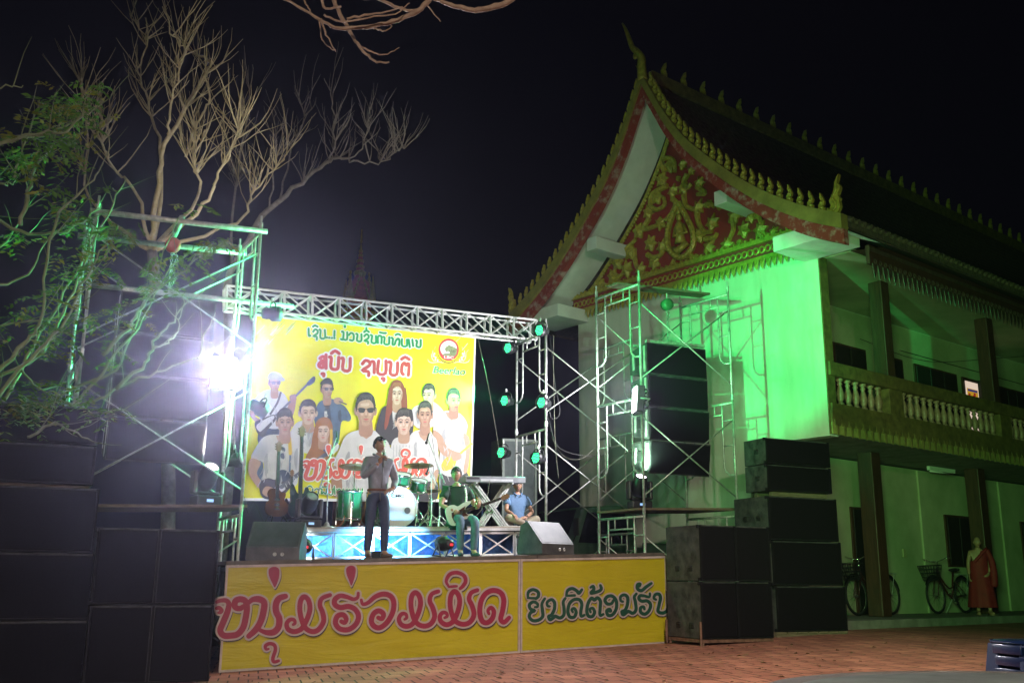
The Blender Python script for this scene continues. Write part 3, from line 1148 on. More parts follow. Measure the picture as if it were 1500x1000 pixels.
def cloth(name, c1, c2, folds=1.0, rough=0.42):
    m = mat(name, c1, rough, c2=c2, scale=1.6, detail=8)
    nt = m.node_tree
    tc = nt.nodes['Texture Coordinate']
    mp = nt.nodes.new('ShaderNodeMapping')
    mp.inputs['Rotation'].default_value = (0.3, 0.2, 0.1)
    mp.inputs['Scale'].default_value = (0.5, 0.5, 2.6)
    n1 = nt.nodes.new('ShaderNodeTexNoise')
    n1.inputs['Scale'].default_value = 2.0
    n1.inputs['Detail'].default_value = 5
    n1.inputs['Distortion'].default_value = 0.8
    bp = nt.nodes.new('ShaderNodeBump')
    bp.inputs['Strength'].default_value = 0.22 * folds
    bp.inputs['Distance'].default_value = 0.12
    nt.links.new(tc.outputs['Object'], mp.inputs['Vector'])
    nt.links.new(mp.outputs['Vector'], n1.inputs['Vector'])
    nt.links.new(n1.outputs['Fac'], bp.inputs['Height'])
    nt.links.new(bp.outputs['Normal'], nt.nodes['Principled BSDF'].inputs['Normal'])
    return m


M_banner = cloth('banner_vinyl', (0.40, 0.35, 0.010), (0.45, 0.395, 0.014))
M_inkred = mat('banner_pink_print', (0.27, 0.02, 0.055), 0.5, var=0.08)
M_inkgreen = mat('banner_green_print', (0.007, 0.06, 0.035), 0.5, var=0.1)
M_inkpale = mat('banner_pale_outline', (0.40, 0.34, 0.31), 0.5, var=0.06)
M_inkdark = mat('banner_dark_edge', (0.04, 0.035, 0.05), 0.5, var=0.1)
M_hem = mat('banner_hem', (0.42, 0.36, 0.33), 0.6, var=0.2)


def banner(name, label, u0, u1, rnd):
    t = thing(name, label, 'banner', S((u0 + u1) / 2, 0, 0), SRZ, 'yellow banners on the stage front')
    mb = MB()
    mb.smooth = True
    NX, NZ = 46, 20
    r = random.Random(rnd)
    ph = [r.uniform(0, 6) for _ in range(8)]
    vs = []
    for j in range(NZ + 1):
        for i in range(NX + 1):
            a, b = i / NX, j / NZ
            e = min(a, 1 - a) * 4
            e = min(1, e) * min(1, 5 * min(b, 1 - b) + 0.25)
            d = 0.007 * e * (math.sin(5 * a * PI + ph[0] + 3 * b) + 0.6 * math.sin(11 * a + 7 * b + ph[1]))
            d += 0.012 * max(0, b - 0.75) * math.sin(30 * a + ph[2]) + 0.018 * max(0, 0.25 - b) * math.sin(16 * (a + 1.6 * b) + ph[3])
            vs.append(S(u0 + (u1 - u0) * a, 0.012 + d, 0.035 + (1.385 - 0.035) * b))
    fs = [(j * (NX + 1) + i, j * (NX + 1) + i + 1, (j + 1) * (NX + 1) + i + 1, (j + 1) * (NX + 1) + i) for j in range(NZ) for i in range(NX)]
    mb.add(vs, fs)
    mb.build('sheet', M_banner, t)
    mb = MB()
    sbox(mb, u0, u1, -0.012, 0.02, 1.365, 1.40)
    sbox(mb, u0, u1, -0.014, 0.0, 0.005, 0.035)
    sbox(mb, u0, u0 + 0.03, -0.012, 0.02, 0.035, 1.365)
    sbox(mb, u1 - 0.03, u1, -0.012, 0.02, 0.035, 1.365)
    mb.build('hem_frame', M_hem, t)
    return t


useam = suw(762, 880, 0)[0]
bn1 = banner('stage_banner', 'long yellow stage banner lettered in large pink script', 0.0, useam - 0.004, 3)
bn2 = banner('stage_banner', 'shorter yellow stage banner lettered in green script', useam + 0.004, U1, 9)
ink = Ink(lambda x, y: onv(x, y, 0.0), -SV)
mb = MB()
mb.use(M_inkdark)
for pts, wd in RED_WORD:
    ink.stroke(mb, pts, wd + 5.4, 0.014, dx=0.9, dy=1.6)
for d in DROPS:
    ink.shape(mb, d, 0.014, grow=2.7, dx=0.9, dy=1.6)
mb.use(M_inkpale)
for pts, wd in RED_WORD:
    ink.stroke(mb, pts, wd + 5.6, 0.0165, taper=(0.75, 0.9))
for d in DROPS:
    ink.shape(mb, d, 0.0165, grow=2.8)
mb.use(M_inkred)
for k, (pts, wd) in enumerate(RED_WORD):
    ink.stroke(mb, pts, wd, 0.019 + 0.0003 * k)
for d in DROPS:
    ink.shape(mb, d, 0.019)
mb.build('lettering', None, bn1, fixn=False)
mb = MB()
mb.use(M_inkdark)
for pts in GREEN_WORD:
    ink.stroke(mb, pts, 9.4, 0.014, dx=0.6, dy=1.1)
mb.use(M_inkpale)
for pts in GREEN_WORD:
    ink.stroke(mb, pts, 9.4, 0.0165, taper=(0.75, 0.9))
mb.use(M_inkgreen)
for k, pts in enumerate(GREEN_WORD):
    ink.stroke(mb, pts, 4.9, 0.019 + 0.0003 * k, taper=(0.7, 0.8))
mb.build('lettering', None, bn2, fixn=False)

# ------------------------------------------------------------------ drum riser on truss legs
RV0, RV1 = 1.5, 4.3
ul = suw(432, 790, RV0)[0]
ur = suw(803, 790, RV0)[0]
RT = suw(600, 771, RV0)[1]
M_riserdeck = mat('riser_deck', (0.30, 0.27, 0.22), 0.6, var=0.25, scale=6, bump=0.15)
riser = thing('drum_riser', 'low drum riser on silver truss frames glowing blue underneath', 'riser', S(ul, RV0, DECK), SRZ)
mb = MB()
sbox(mb, ul, ur, RV0, RV1, RT - 0.07, RT)
mb.build('deck', M_riserdeck, riser)


def truss_panel(mb, u0, u1, v, w0, w1, n, r=0.024, rd=0.015, dbl=False):
    """flat braced truss between two chords"""
    mb.bar(S(u0, v, w0), S(u1, v, w0), r)
    mb.bar(S(u0, v, w1), S(u1, v, w1), r)
    for i in range(n + 1):
        u = u0 + (u1 - u0) * i / n
        mb.bar(S(u, v, w0), S(u, v, w1), rd * 1.2, 5)
        if i < n:
            u2 = u0 + (u1 - u0) * (i + 1) / n
            mb.bar(S(u, v, w0), S(u2, v, w1), rd, 5)
            mb.bar(S(u2, v + 0.01, w0), S(u, v + 0.01, w1), rd, 5)


for v in (RV0 + 0.04, RV0 + 1.3):
    n = 7
    for i in range(n):
        a = ul + (ur - ul) * i / n + 0.015
        b = ul + (ur - ul) * (i + 1) / n - 0.015
        mb = MB()
        truss_panel(mb, a, b, v, DECK + 0.03, RT - 0.11, 1, 0.022, 0.013)
        mb.build('truss_frame', M_alu, riser)
mb = MB()
sbox(mb, ul, ur, RV0 - 0.012, RV0 - 0.002, RT - 0.075, RT - 0.03)
mb.build('edge_rail', M_alu, riser)
# crumpled foil sheet hanging behind the riser frames
M_foil = mat('wrinkled_blue_tarp', (0.05, 0.16, 0.42), 0.3, var=0.3, scale=9, bump=0.9, bscale=14)
mb = MB()
mb.smooth = True
NX, NZ = 70, 6
rr = random.Random(4)
vs = [S(ul + 0.1 + (ur - ul - 0.2) * i / NX, RV0 + 1.15 + rr.uniform(-0.05, 0.05), DECK + 0.01 + (RT - 0.09 - DECK) * j / NZ) for j in range(NZ + 1) for i in range(NX + 1)]
mb.add(vs, [(j * (NX + 1) + i, j * (NX + 1) + i + 1, (j + 1) * (NX + 1) + i + 1, (j + 1) * (NX + 1) + i) for j in range(NZ) for i in range(NX)])
mb.build('skirt', M_foil, riser)

# ------------------------------------------------------------------ box truss over the stage
TV = 3.0
truss = thing('roof_truss', 'silver box truss spanning above the yellow backdrop', 'truss', S(0.1, TV, 0), SRZ)
pL_t, pR_t = onv(332, 418, TV), onv(786, 468.5, TV)
pL_b, pR_b = onv(332, 450, TV), onv(786, 497.5, TV)
dv = SV * 0.30
NB = 12
mb = MB()
for o in (V3(), dv):
    mb.bar(pL_t + o, pR_t + o, 0.023, 8)
    mb.bar(pL_b + o, pR_b + o, 0.023, 8)
mb.build('chord', M_alu, truss)
for i in range(NB):
    a, b = i / NB, (i + 1) / NB
    mb = MB()
    for o in (V3(), dv):
        mb.bar(pL_t.lerp(pR_t, a) + o, pL_b.lerp(pR_b, a) + o, 0.026, 6)
        m_t, m_b = pL_t.lerp(pR_t, b) + o, pL_b.lerp(pR_b, b) + o
        mb.bar(pL_t.lerp(pR_t, a) + o, m_b, 0.014, 5)
        mb.bar(pL_b.lerp(pR_b, a) + o + SV * 0.01, m_t + SV * 0.01, 0.014, 5)
    mb.bar(pL_t.lerp(pR_t, a), pL_t.lerp(pR_t, a) + dv, 0.016, 5)
    mb.bar(pL_b.lerp(pR_b, a), pL_b.lerp(pR_b, a) + dv, 0.016, 5)
    mb.bar(pL_b.lerp(pR_b, a), pL_b.lerp(pR_b, b) + dv, 0.012, 5)
    mb.build('bracing', M_alu, truss)
mb = MB()
mb.bar(pR_t, pR_b, 0.03)
mb.bar(pR_t + dv, pR_b + dv, 0.03)
mb.bar(pR_t, pR_t + dv, 0.02)
mb.build('end_plate', M_alu, truss)

# ------------------------------------------------------------------ backdrop poster
PV = 3.3
q = [onv(371, 460, PV), onv(697, 490.5, PV), onv(690, 735, PV), onv(355.5, 733, PV)]
backdrop = thing('backdrop_poster', 'big yellow concert backdrop printed with the band members and green and red lettering', 'backdrop', S(3, PV, 0), SRZ)
M_poster = cloth('poster_vinyl', (0.72, 0.69, 0.008), (0.78, 0.75, 0.012), 0.10, 0.5)
mb = MB()
mb.add([p for p in q] + [p + SV * 0.012 for p in q], [(0, 1, 2, 3), (7, 6, 5, 4), (0, 4, 5, 1), (1, 5, 6, 2), (2, 6, 7, 3), (3, 7, 4, 0)])
mb.build('sheet', M_poster, backdrop)
mb = MB()
M_post_edge = mat('poster_white_edge', (0.75, 0.75, 0.72), 0.5, var=0.06)


def ps(x, y):
    return onv(x, y, PV)


pin = Ink(ps, -SV)
pin.rise = 0.00004
for a, b, c, d in (((371, 460), (697, 490.5), (697, 492.2), (371, 461.7)), ((695.0, 490.5), (697.2, 490.5), (690.2, 735), (688, 735)), ((355.5, 729), (690, 731), (690, 735), (355.5, 733))):
    pin.shape(mb, (a, b, c, d), 0.002, 0)
mb.build('hem', M_post_edge, backdrop, fixn=False)

PM = {}


def pm(name, c, v=0.08):
    return mat('print_' + name, c, 0.55, var=v, scale=9)


P_skin = pm('skin', (0.42, 0.26, 0.17))
P_skin2 = pm('pale_skin', (0.56, 0.41, 0.31))
P_shade = pm('skin_tone', (0.36, 0.20, 0.13))
P_hair = pm('dark_hair', (0.035, 0.03, 0.028), 0.5)
P_brown = pm('brown_hair', (0.30, 0.12, 0.03))
P_auburn = pm('auburn_hair', (0.24, 0.06, 0.03))
P_white = pm('white_shirt', (0.56, 0.56, 0.54), 0.06)
P_fold = pm('soft_fold', (0.45, 0.45, 0.44), 0.06)
P_mid = pm('skin_mid', (0.33, 0.185, 0.12))
P_lite = pm('skin_light', (0.52, 0.35, 0.245))
P_mid2 = pm('pale_skin_mid', (0.46, 0.31, 0.23))
P_lite2 = pm('pale_skin_light', (0.66, 0.52, 0.42))
P_grey = pm('shirt_fold', (0.33, 0.34, 0.34), 0.08)
P_denim = pm('denim', (0.07, 0.12, 0.20), 0.25)
P_ddenim = pm('dark_denim', (0.03, 0.05, 0.09), 0.25)
P_dark = pm('dark_cloth', (0.035, 0.033, 0.035))
P_lip = pm('lips', (0.45, 0.10, 0.09))
P_wood = pm('guitar_neck', (0.10, 0.11, 0.14))
P_yel = pm('guitar_yellow', (0.62, 0.42, 0.03))
P_cap = pm('cap_grey', (0.46, 0.46, 0.42), 0.2)
P_green = pm('green_ink', (0.010, 0.27, 0.07))
P_red = pm('red_ink', (0.50, 0.055, 0.05))
P_bgreen = pm('grass_green', (0.30, 0.42, 0.02))
P_pale = pm('pale_ink', (0.80, 0.79, 0.72), 0.03)
_lift = [0.004]


def lay():
    _lift[0] += 0.00003
    return _lift[0]


def SH(mb, m, pts, smooth=4):
    mb.use(m)
    pin.shape(mb, pts, lay(), smooth)


def ST(mb, m, pts, wd, taper=(1, 1)):
    mb.use(m)
    pin.stroke(mb, pts, wd, lay(), taper=taper, n=4)


def face(mb, cx, cy, ww, h, skin, hair, style='short', glasses=False, turn=0.0, lips=None):
    """head print: ww x h face ellipse; turn shifts the features sideways"""
    a, b = ww / 2, h / 2
    if style == 'long':
        SH(mb, hair, [(cx - a * 1.25, cy - b * .5), (cx - a * .6, cy - b * 1.35), (cx + a * .6, cy - b * 1.35), (cx + a * 1.3, cy - b * .5), (cx + a * 1.5, cy + b * 1.2), (cx + a * 1.4, cy + b * 2.6), (cx + a * .5, cy + b * 1.5), (cx - a * .5, cy + b * 1.4), (cx - a * 1.9, cy + b * 2.9), (cx - a * 1.7, cy + b * 1.1)])
    else:
        SH(mb, hair, [(cx - a * 1.0, cy + b * .05), (cx - a * 1.03, cy - b * .6), (cx - a * .62, cy - b * 1.2), (cx + a * .2, cy - b * 1.36), (cx + a * .85, cy - b * 1.05), (cx + a * 1.04, cy - b * .4), (cx + a * .98, cy + b * .1), (cx, cy - b * .2)])
    # neck, ears
    SH(mb, P_shade if skin is P_skin else P_skin, [(cx - a * .55, cy + b * .4), (cx + a * .55, cy + b * .4), (cx + a * .7, cy + b * 1.55), (cx, cy + b * 1.75), (cx - a * .7, cy + b * 1.55)], 3)
    if style != 'long':
        for sg in (-1, 1):
            if turn * sg <= 0.2:
                SH(mb, P_shade if skin is P_skin else skin, [(cx + sg * a * .9, cy - b * .25), (cx + sg * a * 1.18, cy - b * .2), (cx + sg * a * 1.12, cy + b * .2), (cx + sg * a * .9, cy + b * .25)], 3)
    SH(mb, skin, [(cx - a * .95, cy - b * .3), (cx - a * .75, cy - b * .85), (cx, cy - b * 1.0), (cx + a * .75, cy - b * .85), (cx + a * .95, cy - b * .3), (cx + a * .86, cy + b * .3), (cx + a * .5, cy + b * .82), (cx, cy + b * 1.0), (cx - a * .5, cy + b * .82), (cx - a * .86, cy + b * .3)])
    # shadow side of the cheek as printed
    sx = -1 if turn > 0 else 1
    SH(mb, P_shade if skin is P_skin else P_skin, [(cx + sx * a * .95, cy - b * .2), (cx + sx * a * .62, cy + b * .1), (cx + sx * a * .45, cy + b * .78), (cx + sx * a * .55, cy + b * .8), (cx + sx * a * .86, cy + b * .3)], 3)
    if style == 'fringe' or style == 'long':
        SH(mb, hair, [(cx - a * 1.0, cy - b * .05), (cx - a * 1.0, cy - b * .75), (cx - a * .2, cy - b * 1.15), (cx + a * .8, cy - b * .95), (cx + a * 1.0, cy - b * .1), (cx + a * .72, cy - b * .55), (cx + a * .3, cy - b * (.8 if style == 'long' else .52)), (cx, cy - b * (.8 if style == 'long' else .66)), (cx - a * .35, cy - b * (.7 if style == 'long' else .46)), (cx - a * .75, cy - b * .5)], 3)
    else:
        SH(mb, hair, [(cx - a * 1.0, cy + b * .02), (cx - a * .98, cy - b * .75), (cx - a * .3, cy - b * 1.18), (cx + a * .6, cy - b * 1.12), (cx + a * 1.0, cy - b * .5), (cx + a * .98, cy + b * .04), (cx + a * .86, cy - b * .2), (cx + a * .76, cy - b * .55), (cx + a * .4, cy - b * (.78 + .06 * math.sin(cx))), (cx - a * .1, cy - b * (.72 + .1 * math.sin(cx * 2))), (cx - a * .55, cy - b * .72), (cx - a * .8, cy - b * .5), (cx - a * .88, cy - b * .18)], 3)
    # printed modelling of the face: brow, cheeks, jaw and chin tones
    mt = P_mid2 if skin is P_skin2 else P_mid
    lt_ = P_lite2 if skin is P_skin2 else P_lite
    tx = turn * a
    SH(mb, lt_, [(cx + tx * .5 - a * .5, cy - b * .55), (cx + tx * .5 + a * .3, cy - b * .6), (cx + tx * .5 + a * .25, cy - b * .4), (cx + tx * .5 - a * .45, cy - b * .38)], 3)
    for sg in (-1, 1):
        SH(mb, mt, [(cx + tx + sg * a * .12, cy - b * .2), (cx + tx + sg * a * .45, cy - b * .27), (cx + tx + sg * a * .72, cy - b * .14), (cx + tx + sg * a * .45, cy + b * .02), (cx + tx + sg * a * .15, cy - b * .04)], 3)
        SH(mb, mt, [(cx + sg * a * .86, cy + b * .05), (cx + sg * a * .6, cy + b * .35), (cx + sg * a * .4, cy + b * .8), (cx + sg * a * .55, cy + b * .76), (cx + sg * a * .82, cy + b * .34)], 3)
        SH(mb, lt_, [(cx + tx * .8 + sg * a * .3, cy + b * .1), (cx + tx * .8 + sg * a * .55, cy + b * .08), (cx + tx * .8 + sg * a * .5, cy + b * .26), (cx + tx * .8 + sg * a * .3, cy + b * .25)], 3)
    SH(mb, mt, [(cx + tx - a * .3, cy + b * .64), (cx + tx + a * .3, cy + b * .64), (cx + tx + a * .15, cy + b * .72), (cx + tx - a * .15, cy + b * .72)], 3)
    SH(mb, mt, [(cx + tx - a * .2, cy + b * .3), (cx + tx, cy + b * .26), (cx + tx + a * .2, cy + b * .3), (cx + tx, cy + b * .42)], 3)
    SH(mb, lt_, [(cx + tx - a * .06, cy - b * .12), (cx + tx + a * .05, cy - b * .12), (cx + tx + a * .08, cy + b * .2), (cx + tx - a * .08, cy + b * .2)], 3)
    hl = mat('print_hair_sheen', (0.15, 0.14, 0.135), 0.5) if hair is P_hair else mat('print_hair_gold', (0.42, 0.20, 0.06), 0.5)
    if style != 'long':
        rj = random.Random(int(cx * 7 + cy))
        for q_ in range(15):
            an = PI * (1.02 + 0.96 * q_ / 14) + rj.uniform(-.1, .1)
            e0, e1 = rj.uniform(.88, .98), rj.uniform(1.06, 1.22)
            ST(mb, hair, [(cx + a * 1.02 * e0 * math.cos(an), cy - b * .28 + b * .9 * e0 * math.sin(an)), (cx + a * 1.02 * e1 * math.cos(an + .12), cy - b * .28 + b * .9 * e1 * math.sin(an + .12))], a * .16, (1, .2))
    for q_ in range(9):
        ST(mb, hl, [(cx - a * .75 + a * .17 * q_, cy - b * (.74 + .1 * math.sin(q_ * 2.1))), (cx - a * .6 + a * .15 * q_, cy - b * 1.0), (cx - a * .35 + a * .13 * q_, cy - b * 1.16)], 0.5, (.3, .3))
    if glasses:
        for sg in (-1, 1):
            SH(mb, P_dark, [(cx + tx + sg * a * .12, cy - b * .22), (cx + tx + sg * a * .78, cy - b * .26), (cx + tx + sg * a * .72, cy + b * .04), (cx + tx + sg * a * .25, cy + b * .06)], 3)
        ST(mb, P_dark, [(cx - a * .95, cy - b * .18), (cx + a * .95, cy - b * .18)], 0.8)
    else:
        for sg in (-1, 1):
            ST(mb, P_hair, [(cx + tx + sg * a * .16, cy - b * .28), (cx + tx + sg * a * .42, cy - b * .36), (cx + tx + sg * a * .66, cy - b * .28)], 0.9)
            SH(mb, P_hair, [(cx + tx + sg * a * .2, cy - b * .10), (cx + tx + sg * a * .40, cy - b * .16), (cx + tx + sg * a * .6, cy - b * .09), (cx + tx + sg * a * .4, cy - b * .04)], 3)
    ST(mb, P_shade, [(cx + tx * 1.1 + a * .06, cy - b * .1), (cx + tx * 1.1 + a * .14, cy + b * .22), (cx + tx * 1.1 - a * .12, cy + b * .27)], 0.7)
    SH(mb, lips or P_lip, [(cx + tx - a * .3, cy + b * .52), (cx + tx, cy + b * .47), (cx + tx + a * .3, cy + b * .52), (cx + tx, cy + b * .60)], 3)


def portrait(fn, label=None):
    mb = MB()
    fn(mb)
    # creases printed on the pale shirts
    if P_white in mb.mats:
        iw = mb.mats.index(P_white)
        big = max((f for f, mi in zip(mb.f, mb.m) if mi == iw), key=len)
        cc = [mb.v[i] for i in big]
        r = random.Random(len(mb.f))
        pr_ = [((p - SO).dot(SUH), p.z) for p in cc]
        u0, u1, z0, z1 = min(p[0] for p in pr_), max(p[0] for p in pr_), min(p[1] for p in pr_), max(p[1] for p in pr_)
        for k in range(16):
            uu, zz = u0 + (u1 - u0) * r.uniform(.2, .8), z0 + (z1 - z0) * r.uniform(.12, .72)
            L_ = (z1 - z0) * r.uniform(.08, .25)
            a = r.uniform(-.5, .5)
            P3 = [V3((*(SO + SUH * (uu + a * L_ * f + 0.02 * math.sin(3 * f)) + SV * PV).xy, zz - L_ * f)) for f in (0, .5, 1)]
            mb.use(P_fold if k % 3 else P_grey)
            q0 = lay()
            wv = r.uniform(.006, .016)
            vs_ = []
            for f, p in zip((0.2, 1.0, 0.2), P3):
                vs_ += [p - SUH * wv * f - SV * q0, p + SUH * wv * f - SV * q0]
            mb.add(vs_, [(0, 1, 3, 2), (2, 3, 5, 4)])
    tag(mb.build('portrait', None, backdrop, fixn=False), label)


# bright streaks in the two upper corners
def streaks(mb):
    r = random.Random(2)
    for i in range(34):
        x = r.uniform(374, 424); y = 463 + (x - 371) * .094 + r.uniform(2, 46) * (1 - (x - 374) / 60)
        L_ = r.uniform(5, 16)
        ST(mb, P_bgreen if i % 3 else P_pale, [(x, y + L_), (x + L_ * .9, y)], r.uniform(0.5, 2.2), (0.3, 0.3))
    for i in range(26):
        x = r.uniform(664, 690); y = 490 + r.uniform(3, 42) * ((x - 655) / 40)
        L_ = r.uniform(5, 14)
        ST(mb, P_bgreen if i % 3 else P_pale, [(x - L_ * .8, y + L_), (x, y)], r.uniform(0.5, 2.4), (0.3, 0.3))


mb = MB()
streaks(mb)
mb.build('streak_print', None, backdrop, fixn=False)


def man_cap(mb):   # bass player in a cap, upper left
    SH(mb, P_ddenim, [(380, 632), (408, 628), (412, 650), (398, 668), (380, 655)])
    SH(mb, P_white, [(392, 571), (378, 579), (367, 595), (381, 600), (381, 616), (398, 628), (421, 622), (426, 603), (420, 583), (410, 573)])
    SH(mb, P_grey, [(384, 603), (390, 590), (387, 616)], 3)
    SH(mb, P_shade, [(368, 594), (379, 599), (374, 610), (392, 619), (388, 626), (372, 616), (364, 604)], 3)
    SH(mb, P_shade, [(420, 600), (429, 578), (434, 582), (430, 606), (423, 608)], 3)
    ST(mb, P_wood, [(398, 614), (430, 583), (455, 558)], 3.0)
    SH(mb, P_wood, [(449, 561), (459, 551), (462, 554), (460, 560), (452, 565)], 2)
    SH(mb, P_dark, [(373, 619), (382, 614), (400, 607), (405, 613), (392, 629), (386, 640), (377, 634)])
    SH(mb, P_white, [(376, 622), (398, 609), (401, 613), (386, 628), (380, 632)], 3)
    ST(mb, P_dark, [(411, 575), (406, 590), (396, 606)], 3.0)
    SH(mb, P_shade, [(424, 580), (432, 578), (434, 586), (427, 590)], 3)
    face(mb, 402, 562, 16, 25, P_skin, P_hair, glasses=True, turn=0.3)
    SH(mb, P_cap, [(393, 556), (394, 548), (401, 545), (410, 547), (413, 554), (404, 556)], 3)
    SH(mb, P_cap, [(404, 556), (412, 552), (417, 556), (414, 558)], 3)


portrait(man_cap)


def man_denim(mb):
    SH(mb, P_denim, [(470, 587), (463, 597), (460, 615), (468, 640), (478, 670), (495, 650), (500, 618), (511, 617), (514, 610), (506, 596), (497, 590), (486, 584)])
    SH(mb, P_ddenim, [(476, 596), (483, 596), (486, 640), (480, 650), (474, 630)], 3)
    SH(mb, P_dark, [(472, 588), (484, 586), (480, 600)], 2)
    SH(mb, P_ddenim, [(499, 600), (500, 616), (496, 616), (495, 604)], 2)
    SH(mb, P_white, [(475, 602), (479, 602), (479, 611), (475, 611)], 0)
    face(mb, 479, 571, 17, 26, P_skin, P_hair, glasses=True, turn=0.35)
    SH(mb, P_hair, [(469, 563), (472, 557), (478, 555), (484, 558), (487, 564), (479, 562)], 3)
    SH(mb, P_skin, [(489, 584), (497, 582), (503, 588), (496, 592), (490, 590)], 3)
    ST(mb, P_dark, [(497, 588), (507, 592)], 2)


portrait(man_denim)


def man_round(mb):
    SH(mb, P_white, [(436, 618), (428, 627), (423, 642), (436, 660), (462, 662), (462, 634), (458, 622), (448, 616)])
    SH(mb, P_grey, [(450, 626), (457, 624), (458, 640), (452, 655)], 3)
    face(mb, 451, 606, 24, 32, P_skin2, P_hair, turn=0.1)
    ST(mb, P_grey, [(441, 622), (450, 634), (455, 626)], 1.0)


portrait(man_round)


def woman_brown(mb):
    SH(mb, P_brown, [(462, 655), (450, 668), (446, 680), (470, 690), (484, 670)], 3)
    face(mb, 473, 633, 20, 29, P_skin2, P_brown, 'long')
    SH(mb, P_brown, [(462, 632), (463, 618), (472, 611), (482, 613), (487, 624), (486, 634), (480, 624), (468, 624)], 3)
    ST(mb, P_brown, [(464, 628), (460, 650), (448, 672)], 5, (1, .4))
    ST(mb, P_yel, [(485, 630), (484, 650), (474, 672)], 3.5, (1, .4))


portrait(woman_brown)


def man_vneck(mb):   # front left guitarist
    SH(mb, P_denim, [(376, 672), (384, 672), (386, 705), (378, 712)], 3)
    SH(mb, P_white, [(404, 636), (386, 640), (374, 656), (368, 671), (386, 678), (384, 706), (396, 712), (432, 712), (437, 690), (445, 668), (440, 650), (424, 640)])
    SH(mb, P_grey, [(386, 676), (392, 664), (390, 700)], 3)
    SH(mb, P_grey, [(430, 668), (436, 656), (434, 690)], 3)
    SH(mb, P_skin, [(404, 638), (422, 638), (413, 652)], 2)
    SH(mb, P_skin, [(368, 671), (382, 677), (376, 693), (386, 707), (402, 716), (398, 727), (380, 716), (366, 698), (363, 684)])
    SH(mb, P_dark, [(380, 708), (392, 700), (404, 702), (414, 690), (424, 694), (430, 704), (420, 720), (404, 731), (384, 728)])
    SH(mb, P_ddenim, [(408, 690), (417, 688), (424, 694), (420, 704), (410, 704)], 3)
    SH(mb, P_white, [(402, 714), (412, 708), (418, 716), (406, 722)], 3)
    ST(mb, P_wood, [(412, 713), (440, 692), (462, 676), (492, 655)], 6)
    for i in range(9):
        x = 418 + i * 4.4
        ST(mb, P_pale, [(x, 708 - i * 3.1), (x + 2.2, 713 - i * 3.1)], 0.6)
    SH(mb, P_white, [(484, 660), (494, 650), (497, 655), (488, 665)], 2)
    SH(mb, P_skin, [(389, 712), (401, 715), (402, 722), (394, 728), (384, 722)], 3)
    ST(mb, P_yel, [(424, 642), (425, 664)], 5)
    ST(mb, P_denim, [(425, 664), (424, 690)], 3)
    SH(mb, P_ddenim, [(412, 654), (417, 656), (417, 661), (413, 660)], 3)
    SH(mb, P_ddenim, [(411, 664), (416, 664), (416, 672), (411, 670)], 3)
    face(mb, 417, 620, 23, 34, P_skin, P_hair, 'fringe', turn=0.05)


portrait(man_vneck)


def man_back(mb):    # side-turned man, upper right
    SH(mb, P_white, [(616, 592), (604, 598), (601, 614), (614, 628), (640, 622), (650, 606), (642, 594), (632, 588)])
    SH(mb, P_grey, [(608, 604), (616, 600), (612, 622)], 3)
    face(mb, 628, 580, 18, 28, P_skin2, P_hair, turn=-0.4)


portrait(man_back)


def woman_auburn(mb):
    SH(mb, P_dark, [(566, 594), (556, 606), (550, 636), (566, 650), (590, 652), (604, 634), (604, 604), (596, 598)])
    SH(mb, P_white, [(574, 600), (584, 600), (578, 626)], 2)
    face(mb, 581, 578, 18, 30, P_skin2, P_auburn, 'long')
    ST(mb, P_auburn, [(572, 570), (570, 595), (564, 628)], 6, (1, .4))
    ST(mb, P_auburn, [(592, 570), (594, 595), (590, 625)], 5, (1, .4))


portrait(woman_auburn)


def man_right(mb):   # far right guitarist
    SH(mb, P_dark, [(645, 690), (682, 688), (684, 720), (648, 722)], 3)
    SH(mb, P_white, [(652, 602), (640, 608), (634, 630), (645, 642), (645, 692), (682, 692), (682, 640), (684, 622), (676, 608), (664, 602)])
    SH(mb, P_grey, [(646, 640), (652, 630), (650, 684)], 3)
    SH(mb, P_grey, [(676, 630), (679, 650), (674, 684)], 3)
    SH(mb, P_skin, [(652, 604), (668, 606), (661, 616)], 2)
    SH(mb, P_skin, [(634, 630), (646, 637), (655, 655), (672, 664), (668, 674), (648, 666), (637, 648)], 3)
    SH(mb, P_skin, [(678, 636), (686, 640), (688, 662), (684, 690), (678, 690), (682, 662)], 3)
    SH(mb, P_yel, [(646, 680), (656, 668), (668, 672), (664, 684), (650, 690)], 3)
    ST(mb, P_yel, [(656, 678), (676, 662), (690, 650)], 3.4)
    SH(mb, P_skin, [(660, 664), (672, 662), (675, 671), (664, 675)], 3)
    for i in range(3):
        ST(mb, P_grey, [(659, 632 + i * 5), (679, 633 + i * 5)], 1.2)
    face(mb, 664, 588, 19, 30, P_skin, P_hair, turn=0.4)


portrait(man_right)


def man_tall(mb):
    SH(mb, P_dark, [(608, 700), (636, 698), (640, 730), (606, 731)], 3)
    SH(mb, P_white, [(612, 630), (600, 638), (596, 664), (604, 700), (640, 700), (640, 650), (634, 638), (628, 630)])
    SH(mb, P_grey, [(604, 660), (610, 648), (608, 692)], 3)
    SH(mb, P_skin, [(612, 632), (630, 632), (621, 646)], 2)
    SH(mb, P_skin, [(636, 690), (642, 690), (634, 720), (626, 724), (630, 708)], 3)
    face(mb, 622, 609, 20, 33, P_skin, P_hair, turn=0.0)


portrait(man_tall)


def man_young(mb):
    SH(mb, P_white, [(583, 640), (573, 650), (570, 690), (600, 700), (606, 652), (598, 640)])
    for i in range(6):
        ST(mb, P_grey, [(576 + i * 4.6, 652), (575 + i * 4.6, 690)], 0.9)
    face(mb, 591, 620, 23, 34, P_skin2, P_hair, 'fringe')


portrait(man_young)


